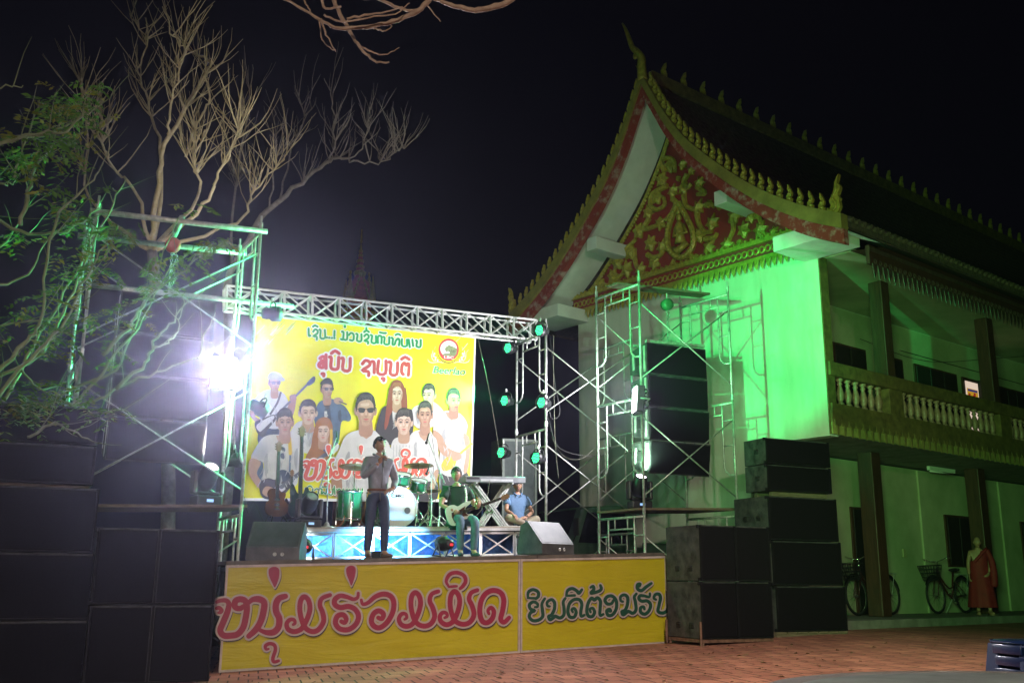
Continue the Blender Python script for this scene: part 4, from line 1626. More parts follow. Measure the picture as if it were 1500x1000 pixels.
def man_centre(mb):
    SH(mb, P_white, [(524, 630), (506, 638), (496, 660), (488, 682), (496, 726), (580, 728), (574, 672), (568, 648), (556, 638), (546, 630)])
    SH(mb, P_grey, [(504, 676), (512, 662), (508, 716)], 3)
    SH(mb, P_grey, [(560, 660), (566, 676), (562, 716)], 3)
    SH(mb, P_shade, [(486, 684), (498, 690), (500, 724), (486, 724)], 3)
    SH(mb, P_skin, [(524, 630), (547, 630), (536, 643)], 2)
    face(mb, 535, 603, 28, 42, P_skin, P_hair, glasses=True, turn=0.05)


portrait(man_centre)

# lettering on the backdrop
cD = cropmap(430, 470, 7.5)
G_TXT = [[(165, 85), (168, 160), (182, 162)], [(215, 118), (238, 92), (266, 112), (255, 142), (216, 168), (252, 172), (255, 204)], [(213, 62), (236, 50), (262, 64)],
         [(284, 96), (297, 106), (294, 185), (344, 186), (342, 100)], [(364, 182), (368, 182)], [(390, 185), (394, 185)], [(418, 188), (422, 188)], [(450, 110), (447, 168)], [(446, 190), (450, 190)],
         [(530, 118), (548, 126), (542, 202), (520, 200)], [(542, 202), (585, 205), (588, 125)], [(563, 50), (563, 68)], [(608, 155), (630, 132), (658, 150), (655, 212), (618, 210)],
         [(688, 142), (702, 152), (696, 216), (742, 220), (744, 146)], [(776, 168), (800, 146), (824, 165), (815, 195), (776, 218), (815, 226), (816, 250)], [(775, 122), (800, 106), (826, 122)], [(799, 76), (799, 90)],
         [(848, 156), (862, 166), (856, 235), (902, 240), (904, 166)], [(925, 242), (926, 172), (956, 165), (966, 192), (964, 246)], [(948, 126), (980, 134), (1012, 134)], [(984, 176), (1000, 186), (996, 250), (1045, 255), (1050, 180)],
         [(1074, 186), (1090, 196), (1086, 258), (1108, 260), (1124, 215), (1150, 195), (1162, 222), (1156, 270)], [(1120, 156), (1146, 144), (1172, 158)], [(1190, 200), (1192, 272), (1242, 276), (1246, 206)],
         [(1264, 206), (1276, 290)], [(1304, 206), (1312, 276)], [(1344, 216), (1356, 226), (1350, 280), (1392, 284), (1396, 210)]]
R_TXT = [[(290, 412), (320, 390), (352, 410), (356, 372)], [(355, 400), (356, 520)], [(300, 470), (328, 462), (322, 512), (282, 500), (280, 470), (318, 436), (352, 440)], [(415, 356), (456, 330), (500, 358)],
         [(394, 396), (414, 406), (408, 500), (432, 530), (476, 528), (490, 500), (496, 400)], [(528, 410), (548, 420), (540, 532), (612, 540), (622, 412)], [(312, 580), (332, 580), (330, 604)],
         [(756, 470), (790, 434), (832, 450), (832, 490), (752, 545), (820, 556), (824, 600)], [(862, 446), (884, 458), (884, 568)], [(934, 440), (926, 572), (1008, 576), (1014, 440)], [(972, 632), (992, 632), (990, 656)],
         [(1048, 452), (1070, 466), (1062, 580), (1132, 586), (1142, 462)], [(1204, 586), (1186, 560), (1194, 480), (1220, 464), (1236, 490), (1256, 466), (1268, 492), (1260, 596)], [(1186, 420), (1226, 398), (1270, 424)]]
mb = MB()
pin.rise = 0.0008
mb.use(P_pale)
for s_ in G_TXT:
    pin.stroke(mb, cD(s_), 5.6, 0.004, taper=(1, 1), n=3)
for s_ in R_TXT:
    pin.stroke(mb, cD(s_), 9.4, 0.004, taper=(1, 1), n=3)
mb.use(P_green)
for k, s_ in enumerate(G_TXT):
    pin.stroke(mb, cD(s_), 3.1, 0.0055 + 0.0002 * k, taper=(1, 1), n=3)
mb.use(P_red)
for k, s_ in enumerate(R_TXT):
    pin.stroke(mb, cD(s_), 4.8, 0.0055 + 0.0002 * k, taper=(1, 1), n=3)
mb.build('heading', None, backdrop, fixn=False)
# lower title: the same word as on the stage front, smaller
mb = MB()
fx = lambda pts: [(444.5 + (x - 317) * 0.425, 672 + (y - 872 + (x - 317) * 0.02) * 0.50) for x, y in pts]
LW = _lift[0] + 0.004
mb.use(P_pale)
for pts, wd in RED_WORD:
    pin.stroke(mb, fx(pts), wd * .62 + 3.2, LW, taper=(.8, .9), n=3)
for d in DROPS:
    pin.shape(mb, fx(d), LW, 3, grow=1.6)
mb.use(mat('print_coral_ink', (0.62, 0.10, 0.06), 0.55, var=0.05))
for k, (pts, wd) in enumerate(RED_WORD):
    pin.stroke(mb, fx(pts), wd * .62, LW + 0.004 + 0.0002 * k, n=3)
for d in DROPS:
    pin.shape(mb, fx(d), LW + 0.004, 3)
mb.build('title', None, backdrop, fixn=False)
mb = MB()
cE = cropmap(350, 530, 4.878)
G2 = [[(470, 905), (482, 910), (478, 938), (492, 945), (500, 922), (510, 945), (522, 938), (524, 905)], [(490, 892), (505, 886), (518, 894)], [(538, 915), (552, 905), (565, 915), (560, 945), (540, 945)],
      [(580, 905), (590, 910), (586, 942), (602, 930), (616, 945), (624, 905)], [(590, 892), (620, 892)], [(636, 905), (644, 912), (640, 945), (664, 945), (668, 905)], [(678, 888), (682, 945)], [(694, 910), (704, 920), (712, 905), (722, 920), (720, 948)],
      [(740, 906), (744, 948), (764, 948), (768, 906)], [(784, 910), (790, 948)], [(806, 915), (822, 905), (834, 920), (830, 948)], [(850, 906), (854, 948), (874, 948), (878, 906)]]
mb.use(P_pale)
for s_ in G2:
    pin.stroke(mb, cE(s_), 3.6, LW, taper=(1, 1), n=3)
mb.use(P_green)
for k, s_ in enumerate(G2):
    pin.stroke(mb, cE(s_), 1.9, LW + 0.004 + 0.0002 * k, taper=(1, 1), n=3)
mb.build('footer', None, backdrop, fixn=False)

# round emblem and the word under it
mb = MB()
cF = cropmap(610, 480, 12.5)


def circ(cx, cy, rx, ry, n=28, a0=0, a1=2 * PI):
    return [(cx + rx * math.cos(a0 + (a1 - a0) * i / n), cy + ry * math.sin(a0 + (a1 - a0) * i / n)) for i in range(n)]


_lift[0] = 0.006
pin.rise = 0.00004
SH(mb, P_dark, cF(circ(588, 425, 208, 225)), 0)
SH(mb, mat('print_yellow_ring', (0.80, 0.72, 0.012), 0.5, var=0.03), cF(circ(588, 410, 206, 222)), 0)
SH(mb, P_red, cF(circ(588, 402, 188, 205)), 0)
SH(mb, P_pale, cF(circ(588, 385, 152, 148)), 0)
SH(mb, pm('olive_tiger', (0.20, 0.26, 0.12), 0.3), cF([(515, 385), (540, 350), (585, 325), (597, 308), (615, 328), (680, 350), (738, 385), (735, 470), (700, 522), (490, 510), (475, 488), (520, 470), (600, 470), (610, 445), (575, 425), (550, 445), (530, 420)]), 0)
SH(mb, P_red, cF([(470, 512), (720, 520), (690, 572), (640, 602), (560, 605), (505, 580)]), 0)
for i in range(6):
    ST(mb, P_dark, cF([(600 + i * 22, 400 + (i % 2) * 20), (590 + i * 22, 450)]), 0.5)
ST(mb, P_dark, cF([(545, 385), (575, 372)]), 0.6)
for sx in (0, 1):
    mx = (lambda x: x) if not sx else (lambda x: 1176 - x)
    for pl in ([(205, 575), (230, 620), (300, 640), (420, 625), (500, 650)], [(270, 470), (285, 560), (330, 620)], [(300, 410), (300, 480), (345, 560)], [(345, 345), (330, 400)]):
        ST(mb, P_pale, cF([(mx(a), b) for a, b in pl]), 0.9, (.3, .3))
    for a, b in ((330, 475), (312, 515), (350, 545), (345, 585), (385, 595)):
        SH(mb, P_pale, cF(circ(mx(a), b, 16, 22, 8)), 0)


def word(mb, txt, x0, y0, x1, y1, m, off, lift, shear=0.0, caph=None, bold=0.0):
    cu = bpy.data.curves.new('t', 'FONT')
    cu.body = txt
    cu.size = 1.0
    cu.shear = shear
    cu.offset = bold
    cu.resolution_u = 3
    o = bpy.data.objects.new('t', cu)
    col.objects.link(o)
    dg = bpy.context.evaluated_depsgraph_get()
    me = bpy.data.meshes.new_from_object(o.evaluated_get(dg))
    xs_ = [v.co.x for v in me.vertices]
    wdt = max(xs_)
    mb.use(m)
    ex = (x1 - x0) / wdt
    vs = [pin.pt(x0 + v.co.x * ex - v.co.y * 0, y0 + (y1 - y0) * v.co.x / wdt - v.co.y * caph) + pin.n * lift for v in me.vertices]
    mb.add(vs, [list(p.vertices) for p in me.polygons])
    bpy.data.objects.remove(o)
    bpy.data.meshes.remove(me)
    bpy.data.curves.remove(cu)


word(mb, 'Beerlao', 632.5, 546.2, 682.0, 549.4, P_pale, 0, 0.0100, 0.25, 14.8, 0.034)
word(mb, 'Beerlao', 633.2, 546.0, 681.4, 549.2, P_green, 0, 0.0115, 0.25, 14.4, 0.012)
word(mb, 'LBC', 649.8, 524.6, 664.5, 526.0, P_pale, 0, 0.0115, 0.0, 5.6, 0.02)
mb.build('emblem', None, backdrop, fixn=False)
# ------------------------------------------------------------------ scaffold towers
def frame_mb(A, B, w0, w1, inv=None):
    """walk-through frame between leg feet A and B (stage u,v), from height w0 to w1"""
    mb = MB()
    mb.smooth = True
    a0, a1 = S(A[0], A[1], w0), S(A[0], A[1], w1)
    b0, b1 = S(B[0], B[1], w0), S(B[0], B[1], w1)
    x = (b1 - a1)
    L = x.length
    x.normalize()
    z = V3((0, 0, 1))
    r = 0.024
    mb.bar(a0, a1, r, 8)
    mb.bar(b0, b1, r, 8)
    mb.bar(a1 - z * 0.10, b1 - z * 0.10, r, 8)
    h = (a1.z - a0.z)
    for P, d in ((a1, x), (b1, -x)):
        top = P - z * 0.30 + d * 0.26
        low = P - z * (h * 0.66) + d * 0.26
        pts = [P - z * 0.10 + d * 0.26, top, low + z * 0.1, low + z * 0.02 - d * 0.03, low - z * 0.05 - d * 0.12, low - z * 0.06 - d * 0.26]
        mb.tube(pts, 0.017, 7)
        for k in (0.42, 0.9, 1.38):
            if k < h * 0.64:
                mb.bar(P - z * k, P - z * k + d * 0.26, 0.013, 6)
    mb.bar(a1 - z * 0.30 + x * 0.26, b1 - z * 0.30 - x * 0.26, 0.017, 7)
    for k in (0.36, 0.64):
        mb.bar(a1 - z * 0.10 + x * L * k, a1 - z * 0.30 + x * L * k, 0.013, 6)
    return mb


def tower(name, label, FL, FR, BL, BR, ws, dbl=True, spig=0.16, group='scaffold towers'):
    c = S((FL[0] + BR[0]) / 2, (FL[1] + BR[1]) / 2, 0)
    t = thing(name, label, 'scaffold', c, SRZ, group)
    for w0, w1 in zip(ws, ws[1:]):
        for A, B in ((FL, BL), (FR, BR)):
            frame_mb(A, B, w0, w1).build('scaffold_frame', M_steel, t)
        h = w1 - w0
        for A, B in ((FL, FR), (BL, BR)):
            p, q_ = w0 + 0.12 * h, w0 + 0.80 * h
            m = MB()
            m.smooth = True
            m.bar(S(A[0], A[1], p), S(B[0], B[1], q_), 0.013, 6)
            m.bar(S(B[0], B[1] + 0.03, p), S(A[0], A[1] + 0.03, q_), 0.013, 6)
            m.build('cross_brace', M_steel, t)
    for A in (FL, FR, BL, BR):
        MB().bar(S(A[0], A[1], ws[-1] + 0.051), S(A[0], A[1], ws[-1] + spig), 0.018, 6).build('spigot', M_steel, t)
        for w_ in ws[1:]:
            MB().bar(S(A[0], A[1], w_ - 0.05), S(A[0], A[1], w_ + 0.05), 0.031, 8).build('coupling', M_steel, t)
        MB().bar(S(A[0], A[1], ws[0] - 0.02), S(A[0], A[1], ws[0] + 0.3), 0.028, 8).build('base_jack', M_steel, t)
    return t


LT = dict(FL=(-2.09, 0.30), FR=(0.20, 0.30), BL=(-2.20, 1.50), BR=(0.10, 1.50))
RTW = dict(FL=(7.20, 0.70), FR=(9.22, 0.70), BL=(6.99, 1.90), BR=(8.95, 1.90))
MT = dict(FL=(6.04, 2.2), FR=(7.95, 2.2), BL=(6.0, 3.4), BR=(7.85, 3.4))
WS = (0.02, 2.19, 4.30, 6.42)
tl = tower('scaffold_tower', 'left scaffold tower carrying the bright floodlight and hung speakers', LT['FL'], LT['FR'], LT['BL'], LT['BR'], WS)
tr = tower('scaffold_tower', 'tall green lit scaffold tower holding the hung speakers in front of the temple wall', RTW['FL'], RTW['FR'], RTW['BL'], RTW['BR'], WS)
tm = tower('scaffold_tower', 'lower scaffold tower with the green lamps at the right end of the truss', MT['FL'], MT['FR'], MT['BL'], MT['BR'], (0.02, 1.95, 3.88, 5.75))


def planks(t, c, w_, n, a=0.02, b=0.98):
    for i in range(n):
        f0, f1 = a + (b - a) * i / n, a + (b - a) * (i + 0.94) / n
        m = MB()
        e = 0.12

        def pt(k, f, ww):
            A = V3((*c['FL'], 0)).lerp(V3((*c['BL'], 0)), f)
            B = V3((*c['FR'], 0)).lerp(V3((*c['BR'], 0)), f)
            d = (B - A)
            P = A + d * k
            return S(P.x, P.y, ww)
        vs = [pt(k, f, ww) for ww in (w_, w_ + 0.04) for k, f in ((-0.04, f0), (1.04, f0), (1.04, f1), (-0.04, f1))]
        m.add(vs, [(0, 3, 2, 1), (4, 5, 6, 7), (0, 1, 5, 4), (1, 2, 6, 5), (2, 3, 7, 6), (3, 0, 4, 7)])
        m.build('plank', M_plywood, t)


planks(tr, RTW, 2.20, 4)
planks(tl, LT, 2.20, 4)
planks(tr, RTW, 6.44, 2, 0.42, 0.66)
# header tubes on the left tower
m = MB()
m.smooth = True
for f in (0.0, 1.0):
    A = V3((*LT['FL'], 0)).lerp(V3((*LT['BL'], 0)), f)
    B = V3((*LT['FR'], 0)).lerp(V3((*LT['BR'], 0)), f)
    m.bar(S(A.x - 0.1, A.y, 6.34), S(B.x + 0.1, B.y, 6.34), 0.045, 8)
m.bar(S(-0.95, 0.3, 6.40), S(-0.95, 1.5, 6.40), 0.045, 8)
m.build('header_beam', M_steel, tl)
m = MB()
m.smooth = True
m.bar(S(-2.1, 0.9, 5.42), S(0.9, 0.9, 5.36), 0.04, 8)
m.build('header_beam', M_steel, tl)


# ------------------------------------------------------------------ speakers
def speaker_proto(name, wd, dp, ht, kind):
    """front towards -y, base at z=0, centred in x"""
    t = thing(name, 'speaker', 'speaker', world=False)
    h = wd / 2
    if kind == 'line':
        m = MB()
        p = [(-h, 0.02, 0.0), (h, 0.02, 0.0), (h, 0.02, ht), (-h, 0.02, ht)]
        k = [(-h, dp, ht * 0.14), (h, dp, ht * 0.14), (h, dp, ht * 0.86), (-h, dp, ht * 0.86)]
        m.add(p + k, [(0, 1, 2, 3), (7, 6, 5, 4), (0, 4, 5, 1), (1, 5, 6, 2), (2, 6, 7, 3), (3, 7, 4, 0)])
        m.build('cabinet', M_cabinet, t)
        MB().cbox((-h + 0.02, 0.0, 0.025), (h - 0.02, 0.019, ht - 0.025), 0.006).build('grille', M_grille, t)
        for sx in (-1, 1):
            m = MB()
            m.box((sx * h - 0.008, 0.08, 0.05), (sx * h + 0.008, 0.14, ht - 0.05))
            m.box((sx * h - 0.008, dp - 0.16, ht * .25), (sx * h + 0.008, dp - 0.1, ht * .75))
            m.build('rigging_plate', M_steel, t)
            m = MB()
            m.cbox((sx * h - 0.012, 0.24, ht * .34), (sx * h + 0.012, 0.40, ht * .66), 0.01)
            m.build('handle', M_rubber, t)
    else:
        m = MB()
        m.cbox((-h, 0.02, 0.0), (h, dp, ht), 0.012)
        m.build('cabinet', M_cabinet, t)
        nb = 2 if kind == 'double' else 1
        for i in range(nb):
            a = -h + wd * i / nb + 0.022
            b = -h + wd * (i + 1) / nb - 0.022
            MB().cbox((a, -0.004, 0.022), (b, 0.019, ht - 0.022), 0.008).build('grille', M_grille, t)
        m = MB()
        for x in [-h + 0.008] + [h - 0.008] + ([0.0] if nb == 2 else []):
            m.box((x - 0.012, -0.008, 0.004), (x + 0.012, 0.0195, ht - 0.004))
        m.box((-h, -0.009, 0.0), (h, 0.0195, 0.016))
        m.build('frame', M_black, t)
        for sx in (-1, 1):
            for y in ((0.30 * dp, 0.68 * dp) if kind != 'single' else (0.45 * dp,)):
                m = MB()
                m.smooth = True
                zc = ht * (0.22 if kind == 'double' else 0.5)
                m.cbox((sx * h - 0.004, y - 0.055, zc - 0.045), (sx * h + 0.004, y + 0.055, zc + 0.045), 0.01)
                m.bar((sx * (h + 0.004), y - 0.05, zc + 0.02), (sx * (h + 0.004), y + 0.05, zc + 0.02), 0.010, 6)
                m.build('handle', M_rubber, t)
        m = MB()
        for sx in (-1, 1):
            for z in (0.0, ht - 0.05):
                m.cbox((sx * h - 0.03, 0.005, z), (sx * h + (0.006 if sx > 0 else 0.03) - (0.036 if sx < 0 else 0), 0.06, z + 0.05), 0.005)
        m.build('corner_cap', M_black, t)
    return t


def setp(t, M, label, group):
    t.matrix_world = M
    t['label'] = label
    t['group'] = group


def stageM(u, v, ww, rz=0.0, tilt=0.0):
    return Matrix.Translation(S(u, v, ww)) @ Matrix.Rotation(SRZ + rz, 4, 'Z') @ Matrix.Rotation(tilt, 4, 'X')


# hung line arrays
la = speaker_proto('line_array_speaker', 1.34, 0.62, 0.60, 'line')
ordn = ['topmost', 'second from top', 'third from top', 'lowest']
first = True
for side, uc, vc, wtop, rz in (('left', -0.98, 0.62, 5.30, 0.02), ('right', 8.22, 1.0, 5.31, 0.0)):
    y, z = 0.0, wtop
    for i in range(4):
        tilt = math.radians((-1, 1, 4, 8)[i])
        z -= 0.615
        M = stageM(uc, vc + (0, 0, 0.01, 0.05)[i], z, rz, tilt)
        lab = ordn[i] + ' hung black speaker in the ' + ('left scaffold tower behind the branches' if side == 'left' else 'green lit right scaffold tower')
        if first:
            setp(la, M, lab, 'speakers hung in the towers')
            first = False
        else:
            dup(la, M, lab, 'speakers hung in the towers')
    # flying bar and chain hoist
    h = thing('chain_hoist', 'steel flying bar and chain hoist above the hung speakers in the ' + side + ' tower', 'hoist', S(uc, vc + 0.3, wtop + 0.1), SRZ, 'chain hoists')
    m = MB()
    for v in (vc + 0.06, vc + 0.5):
        m.rbar(S(uc - 0.66, v, wtop + 0.03), S(uc + 0.66, v, wtop + 0.03), 0.06, 0.05)
    m.rbar(S(uc, vc + 0.06, wtop + 0.06), S(uc, vc + 0.5, wtop + 0.06), 0.06, 0.05)
    m.build('flying_bar', M_steel, h)
    m = MB()
    m.smooth = True
    for k in range(16):
        z0 = wtop + 0.10 + k * 0.052
        c = S(uc, vc + 0.3, z0)
        M = Matrix.Translation(c) @ Matrix.Rotation(k * PI / 2, 4, 'Z')
        ring = [M @ V3((0.017 * math.cos(a), 0, 0.032 * math.sin(a))) for a in [j * PI / 4 for j in range(9)]]
        m.tube(ring, 0.006, 4)
    for k in range(26):
        z0 = wtop + 0.85 - k * 0.05
        c = S(uc + 0.05 + 0.03 * math.sin(k), vc + 0.34, z0 - 0.1)
        M = Matrix.Translation(c) @ Matrix.Rotation(k * PI / 2, 4, 'Z')
        ring = [M @ V3((0.015 * math.cos(a), 0, 0.03 * math.sin(a))) for a in [j * PI / 4 for j in range(9)]]
        m.tube(ring, 0.005, 4)
    m.build('chain', M_steel, h)
    m = MB()
    m.smooth = True
    M = Matrix.Translation(S(uc, vc + 0.3, wtop + 0.86)) @ Matrix.Rotation(SRZ, 4, 'Z') @ Matrix.Rotation(PI / 2, 4, 'X')
    m.lathe([(0.05, -0.08), (0.11, -0.07), (0.12, 0.0), (0.11, 0.07), (0.05, 0.08)], 14, M)
    m.build('hoist_body', mat('hoist_red' if side == 'left' else 'hoist_green', (0.45, 0.06, 0.05) if side == 'left' else (0.05, 0.16, 0.08), 0.4), h)
    m = MB()
    m.bar(S(uc, vc + 0.3, wtop + 0.96), S(uc, vc + 0.3, 6.40), 0.014)
    m.build('hook', M_steel, h)

# front subwoofers, two by two, beside the stage
sub = speaker_proto('subwoofer', 1.36, 0.95, 0.86, 'double')
cr = atY(1030, 943, 15.9)
cr.z = ground_z(cr.x) + 0.10
ctr = cr + SUH * 0.68
M0 = TR(ctr, SRZ)
setp(sub, M0, 'lower worn black double subwoofer beside the right end of the stage front', 'double subwoofers beside the stage')
dup(sub, Matrix.Translation((0.01, 0, 0.872)) @ M0, 'upper worn black double subwoofer beside the right end of the stage front', 'double subwoofers beside the stage')
dolly = thing('speaker_pallet', 'low rusty steel frame under the double subwoofers right of the stage', 'stand', mtx=TR(ctr - V3((0, 0, 0.10)), SRZ), world=False)
M_rust = mat('rusty_steel', (0.14, 0.075, 0.05), 0.7, var=0.5, scale=12, bump=0.2)
m = MB()
for y in (0.03, 0.9):
    m.box((-0.69, y - 0.025, 0.045), (0.69, y + 0.025, 0.095))
for x in (-0.66, 0.66):
    m.box((x - 0.025, 0.056, 0.045), (x + 0.025, 0.874, 0.095))
m.build('frame', M_rust, dolly)
for x in (-0.66, 0.66):
    for y in (0.03, 0.9):
        MB().bar((x, y, 0), (x, y, 0.044), 0.022, 8).build('leg', M_rust, dolly)
for x in (-0.715,):
    for y in (0.0, 0.93):
        MB().bar((x, y, 0.0), (x, y, 0.36), 0.02, 8).build('post', M_rust, dolly)
# left double stack
cl = atY(308, 993, 12.25)
cl.z = ground_z(cl.x) + 0.04
M1 = TR(cl - SUH * 0.70, SRZ)
dup(sub, M1, 'lower dark double subwoofer at the left end of the yellow banner', 'double subwoofers beside the stage')
dup(sub, Matrix.Translation((0.0, 0.0, 0.872)) @ M1, 'upper dark double subwoofer at the left end of the yellow banner', 'double subwoofers beside the stage')

# big rear stacks: three bass bins with two tops
bass = speaker_proto('bass_bin', 1.52, 0.95, 0.745, 'double2')
top = speaker_proto('top_speaker', 1.42, 0.62, 0.455, 'single')
rows = ['bottom', 'middle', 'upper']
cR = atY(1140, 921, 17.35)
cR.z = ground_z(cR.x) + 0.09
MR0 = TR(cR + SUH * 0.76, SRZ)
cLf = atY(126, 1000, 12.0)
cLf.z = ground_z(cLf.x) + 0.03
ML0 = TR(cLf - SUH * 0.76, SRZ)
first = True
for nm_, M in (('right, beside the temple porch', MR0), ('left, nearest the camera', ML0)):
    for i in range(3):
        Mi = Matrix.Translation((-0.035 * i * SUH.x, -0.035 * i * SUH.y, 0.757 * i)) @ M
        lab = rows[i] + ' black bass bin of the tall stack on the ' + nm_
        if first:
            setp(bass, Mi, lab, 'bass bins in the tall stacks')
            first = False
        else:
            dup(bass, Mi, lab, 'bass bins in the tall stacks')
for k, (nm_, M) in enumerate((('right', MR0), ('left', ML0))):
    for i in range(2):
        Mi = Matrix.Translation((-0.10 * SUH.x, -0.10 * SUH.y, 0.757 * 3 + (0.08, 0.03)[k] + 0.467 * i)) @ M
        lab = ('lower', 'topmost')[i] + ' small wide speaker on the tall black stack at the ' + nm_
        if k == 0 and i == 0:
            setp(top, Mi, lab, 'small speakers on the tall stacks')
        else:
            dup(top, Mi, lab, 'small speakers on the tall stacks')
    bt = thing('timber_batten', 'pair of pale timber battens between bass bins and tops of the ' + nm_ + ' stack', 'timber', mtx=Matrix.Translation((0, 0, 0.757 * 3 - 0.012)) @ M, world=False, group='battens in the tall stacks')
    for y in (0.1, 0.5):
        MB().box((-0.66, y, 0.012), (0.58, y + 0.07, (0.088, 0.038)[k])).build('batten', M_plywood, bt)
pl = thing('wooden_pallet', 'low timber pallet under the tall speaker stack beside the temple porch', 'pallet', mtx=TR(MR0.translation - V3((0, 0, 0.09)), SRZ), world=False)
m = MB()
for i in range(7):
    m.box((-0.78 + i * 0.225, 0.0, 0.062), (-0.78 + i * 0.225 + 0.2, 1.0, 0.085))
m.build('top_boards', M_plywood, pl)
m = MB()
for y in (0.02, 0.45, 0.88):
    m.box((-0.78, y, 0.0), (0.77, y + 0.1, 0.060))
m.build('bearers', M_plywood, pl)


# ------------------------------------------------------------------ lamps
E_green = emit('green_led', (0.06, 1.0, 0.38), 6.0)
E_white = emit('flood_lens', (1.0, 0.93, 1.0), 60.0)
E_head = emit('moving_head_lens', (0.93, 0.80, 1.0), 12.0)
E_red = emit('red_display', (1.0, 0.02, 0.03), 1.6)
E_blue = emit('blue_display', (0.35, 0.6, 1.0), 1.2)
GREEN = (0.03, 1.0, 0.28)


def par_proto(name, lit, floor=False):
    """LED par can: lens towards +z of the can, origin at can centre"""
    t = thing(name, 'lamp', 'stage lamp', world=False)
    m = MB()
    m.smooth = True
    m.lathe([(0.045, -0.17), (0.075, -0.16), (0.085, -0.10), (0.082, -0.06), (0.115, -0.02), (0.118, 0.10), (0.112, 0.10), (0.108, 0.065)], 20, None, cap=False)
    m.lathe([(0.0, -0.172), (0.045, -0.17)], 20, None, cap=False)
    m.build('can', M_darkcase, t)
    m = MB()
    m.lathe([(0.0, 0.06), (0.109, 0.06)], 20, None, cap=False)
    m.build('lens_plate', M_black if not lit else mat('lens_plate', (0.02, 0.10, 0.05), 0.4), t)
    m = MB()
    for j in range(-3, 4):
        for i in range(-3, 4):
            x, y = (i + 0.5 * (j % 2)) * 0.030, j * 0.0265
            if x * x + y * y < 0.0093:
                c = V3((x, y, 0.063))
                m.add([c + V3((0.0085 * math.cos(a), 0.0085 * math.sin(a), 0)) for a in [k * PI / 4 for k in range(8)]], [tuple(range(8))])
    m.build('led_array', E_green if lit else mat('led_off', (0.3, 0.3, 0.3), 0.2), t)
    m = MB()
    m.smooth = True
    if floor:
        for sx in (-1, 1):
            for zz in (-0.09, 0.09):
                m.tube([V3((sx * 0.125, 0, 0)), V3((sx * 0.14, -0.19, zz))], 0.011, 6)
            m.bar(V3((sx * 0.14, -0.19, -0.11)), V3((sx * 0.14, -0.19, 0.11)), 0.011, 6)
        m.build('floor_stand', mat('blue_grey_yoke', (0.10, 0.12, 0.14), 0.4, 0.4), t)  # stand in an even blue grey
        m = MB()
        m.box((-0.03, -0.02, -0.178), (0.03, 0.015, -0.173))
        m.build('display', E_red, t)
    else:
        m.tube([V3((-0.125, 0, 0)), V3((-0.125, 0.12, 0)), V3((-0.06, 0.17, 0)), V3((0.06, 0.17, 0)), V3((0.125, 0.12, 0)), V3((0.125, 0, 0))], 0.012, 6)
        m.build('yoke', M_darkcase, t)
        MB().bar(V3((0, 0.17, 0)), V3((0, 0.24, 0)), 0.02, 8).build('clamp', M_steel, t)
    return t


def aimM(p, q, up='Y'):
    return Matrix.Translation(V3(p)) @ (V3(q) - V3(p)).to_track_quat('Z', up).to_matrix().to_4x4()


par = par_proto('par_lamp', True)
PARS = [(793, 484, 2.15, 'uppermost green stage lamp at the right end of the truss'), (747, 510, 3.3, 'green stage lamp just under the truss beside the backdrop edge'),
        (742, 587, 3.3, 'green stage lamp halfway up the rear pole beside the backdrop'), (796, 590, 2.15, 'green stage lamp halfway up the front pole of the lower tower'),
        (737, 663, 3.3, 'green stage lamp above the keyboard in front of the dark case'), (788, 671, 2.15, 'green stage lamp low on the front pole beside the keyboard end')]
pM = []
for i, (x, y, v, lab) in enumerate(PARS):
    p = onv(x, y, v)
    q_ = S(2.0 + (i % 3) * 0.4, 0.2, 2.0) if i % 2 else S(-2.5, -3.0, 1.9)
    M = aimM(p, p + V3((-0.62, -0.75, -0.12 + 0.03 * i)))
    pM.append((p, M))
    if i == 0:
        setp(par, M, lab, 'green stage lamps')
    else:
        dup(par, M, lab, 'green stage lamps')
# their light: one beam per pair across the stage towards the left tower and tree
for i, (tgt, e, ang) in enumerate(((S(-1.6, 1.2, 4.8), 520, 42), (S(1.6, 0.5, 2.1), 40, 40), (S(-2.6, 2.0, 5.6), 520, 46), (S(-1.5, 0.6, 3.6), 420, 40), (S(3.0, 1.5, 2.1), 36, 40), (S(4.0, 1.0, 1.9), 24, 36))):
    p, M = pM[i]
    d = (tgt - p).normalized()
    spot('green_beam', p + d * 0.16, tgt, e * GR, GREEN, ang, 0.6, 0.06)
# matching lamps on the left tower's inner legs, shining right
PARL = [((0.46, 0.24, 5.05), (9.6, 1.2, 6.0), 300, 34, 'green stage lamp high on the inner leg of the left tower'), ((0.30, 1.56, 4.65), (4.4, 1.2, 2.2), 130, 34, 'green stage lamp behind the floodlight on the left tower'),
        ((0.40, 0.46, 3.65), (3.6, 1.2, 2.3), 190, 30, 'green stage lamp under the floodlight on the left tower'), ((0.30, 1.56, 3.0), (9.4, 0.9, 4.4), 500, 30, 'green stage lamp above the plank of the left tower')]
for (a, b, e, ang, lab) in PARL:
    p, q_ = S(*a), S(*b)
    d = (q_ - p).normalized()
    dup(par, aimM(p, q_), lab, 'green stage lamps')
    spot('green_beam', p + d * 0.16, q_, e * GL, GREEN, ang, 0.7, 0.06)

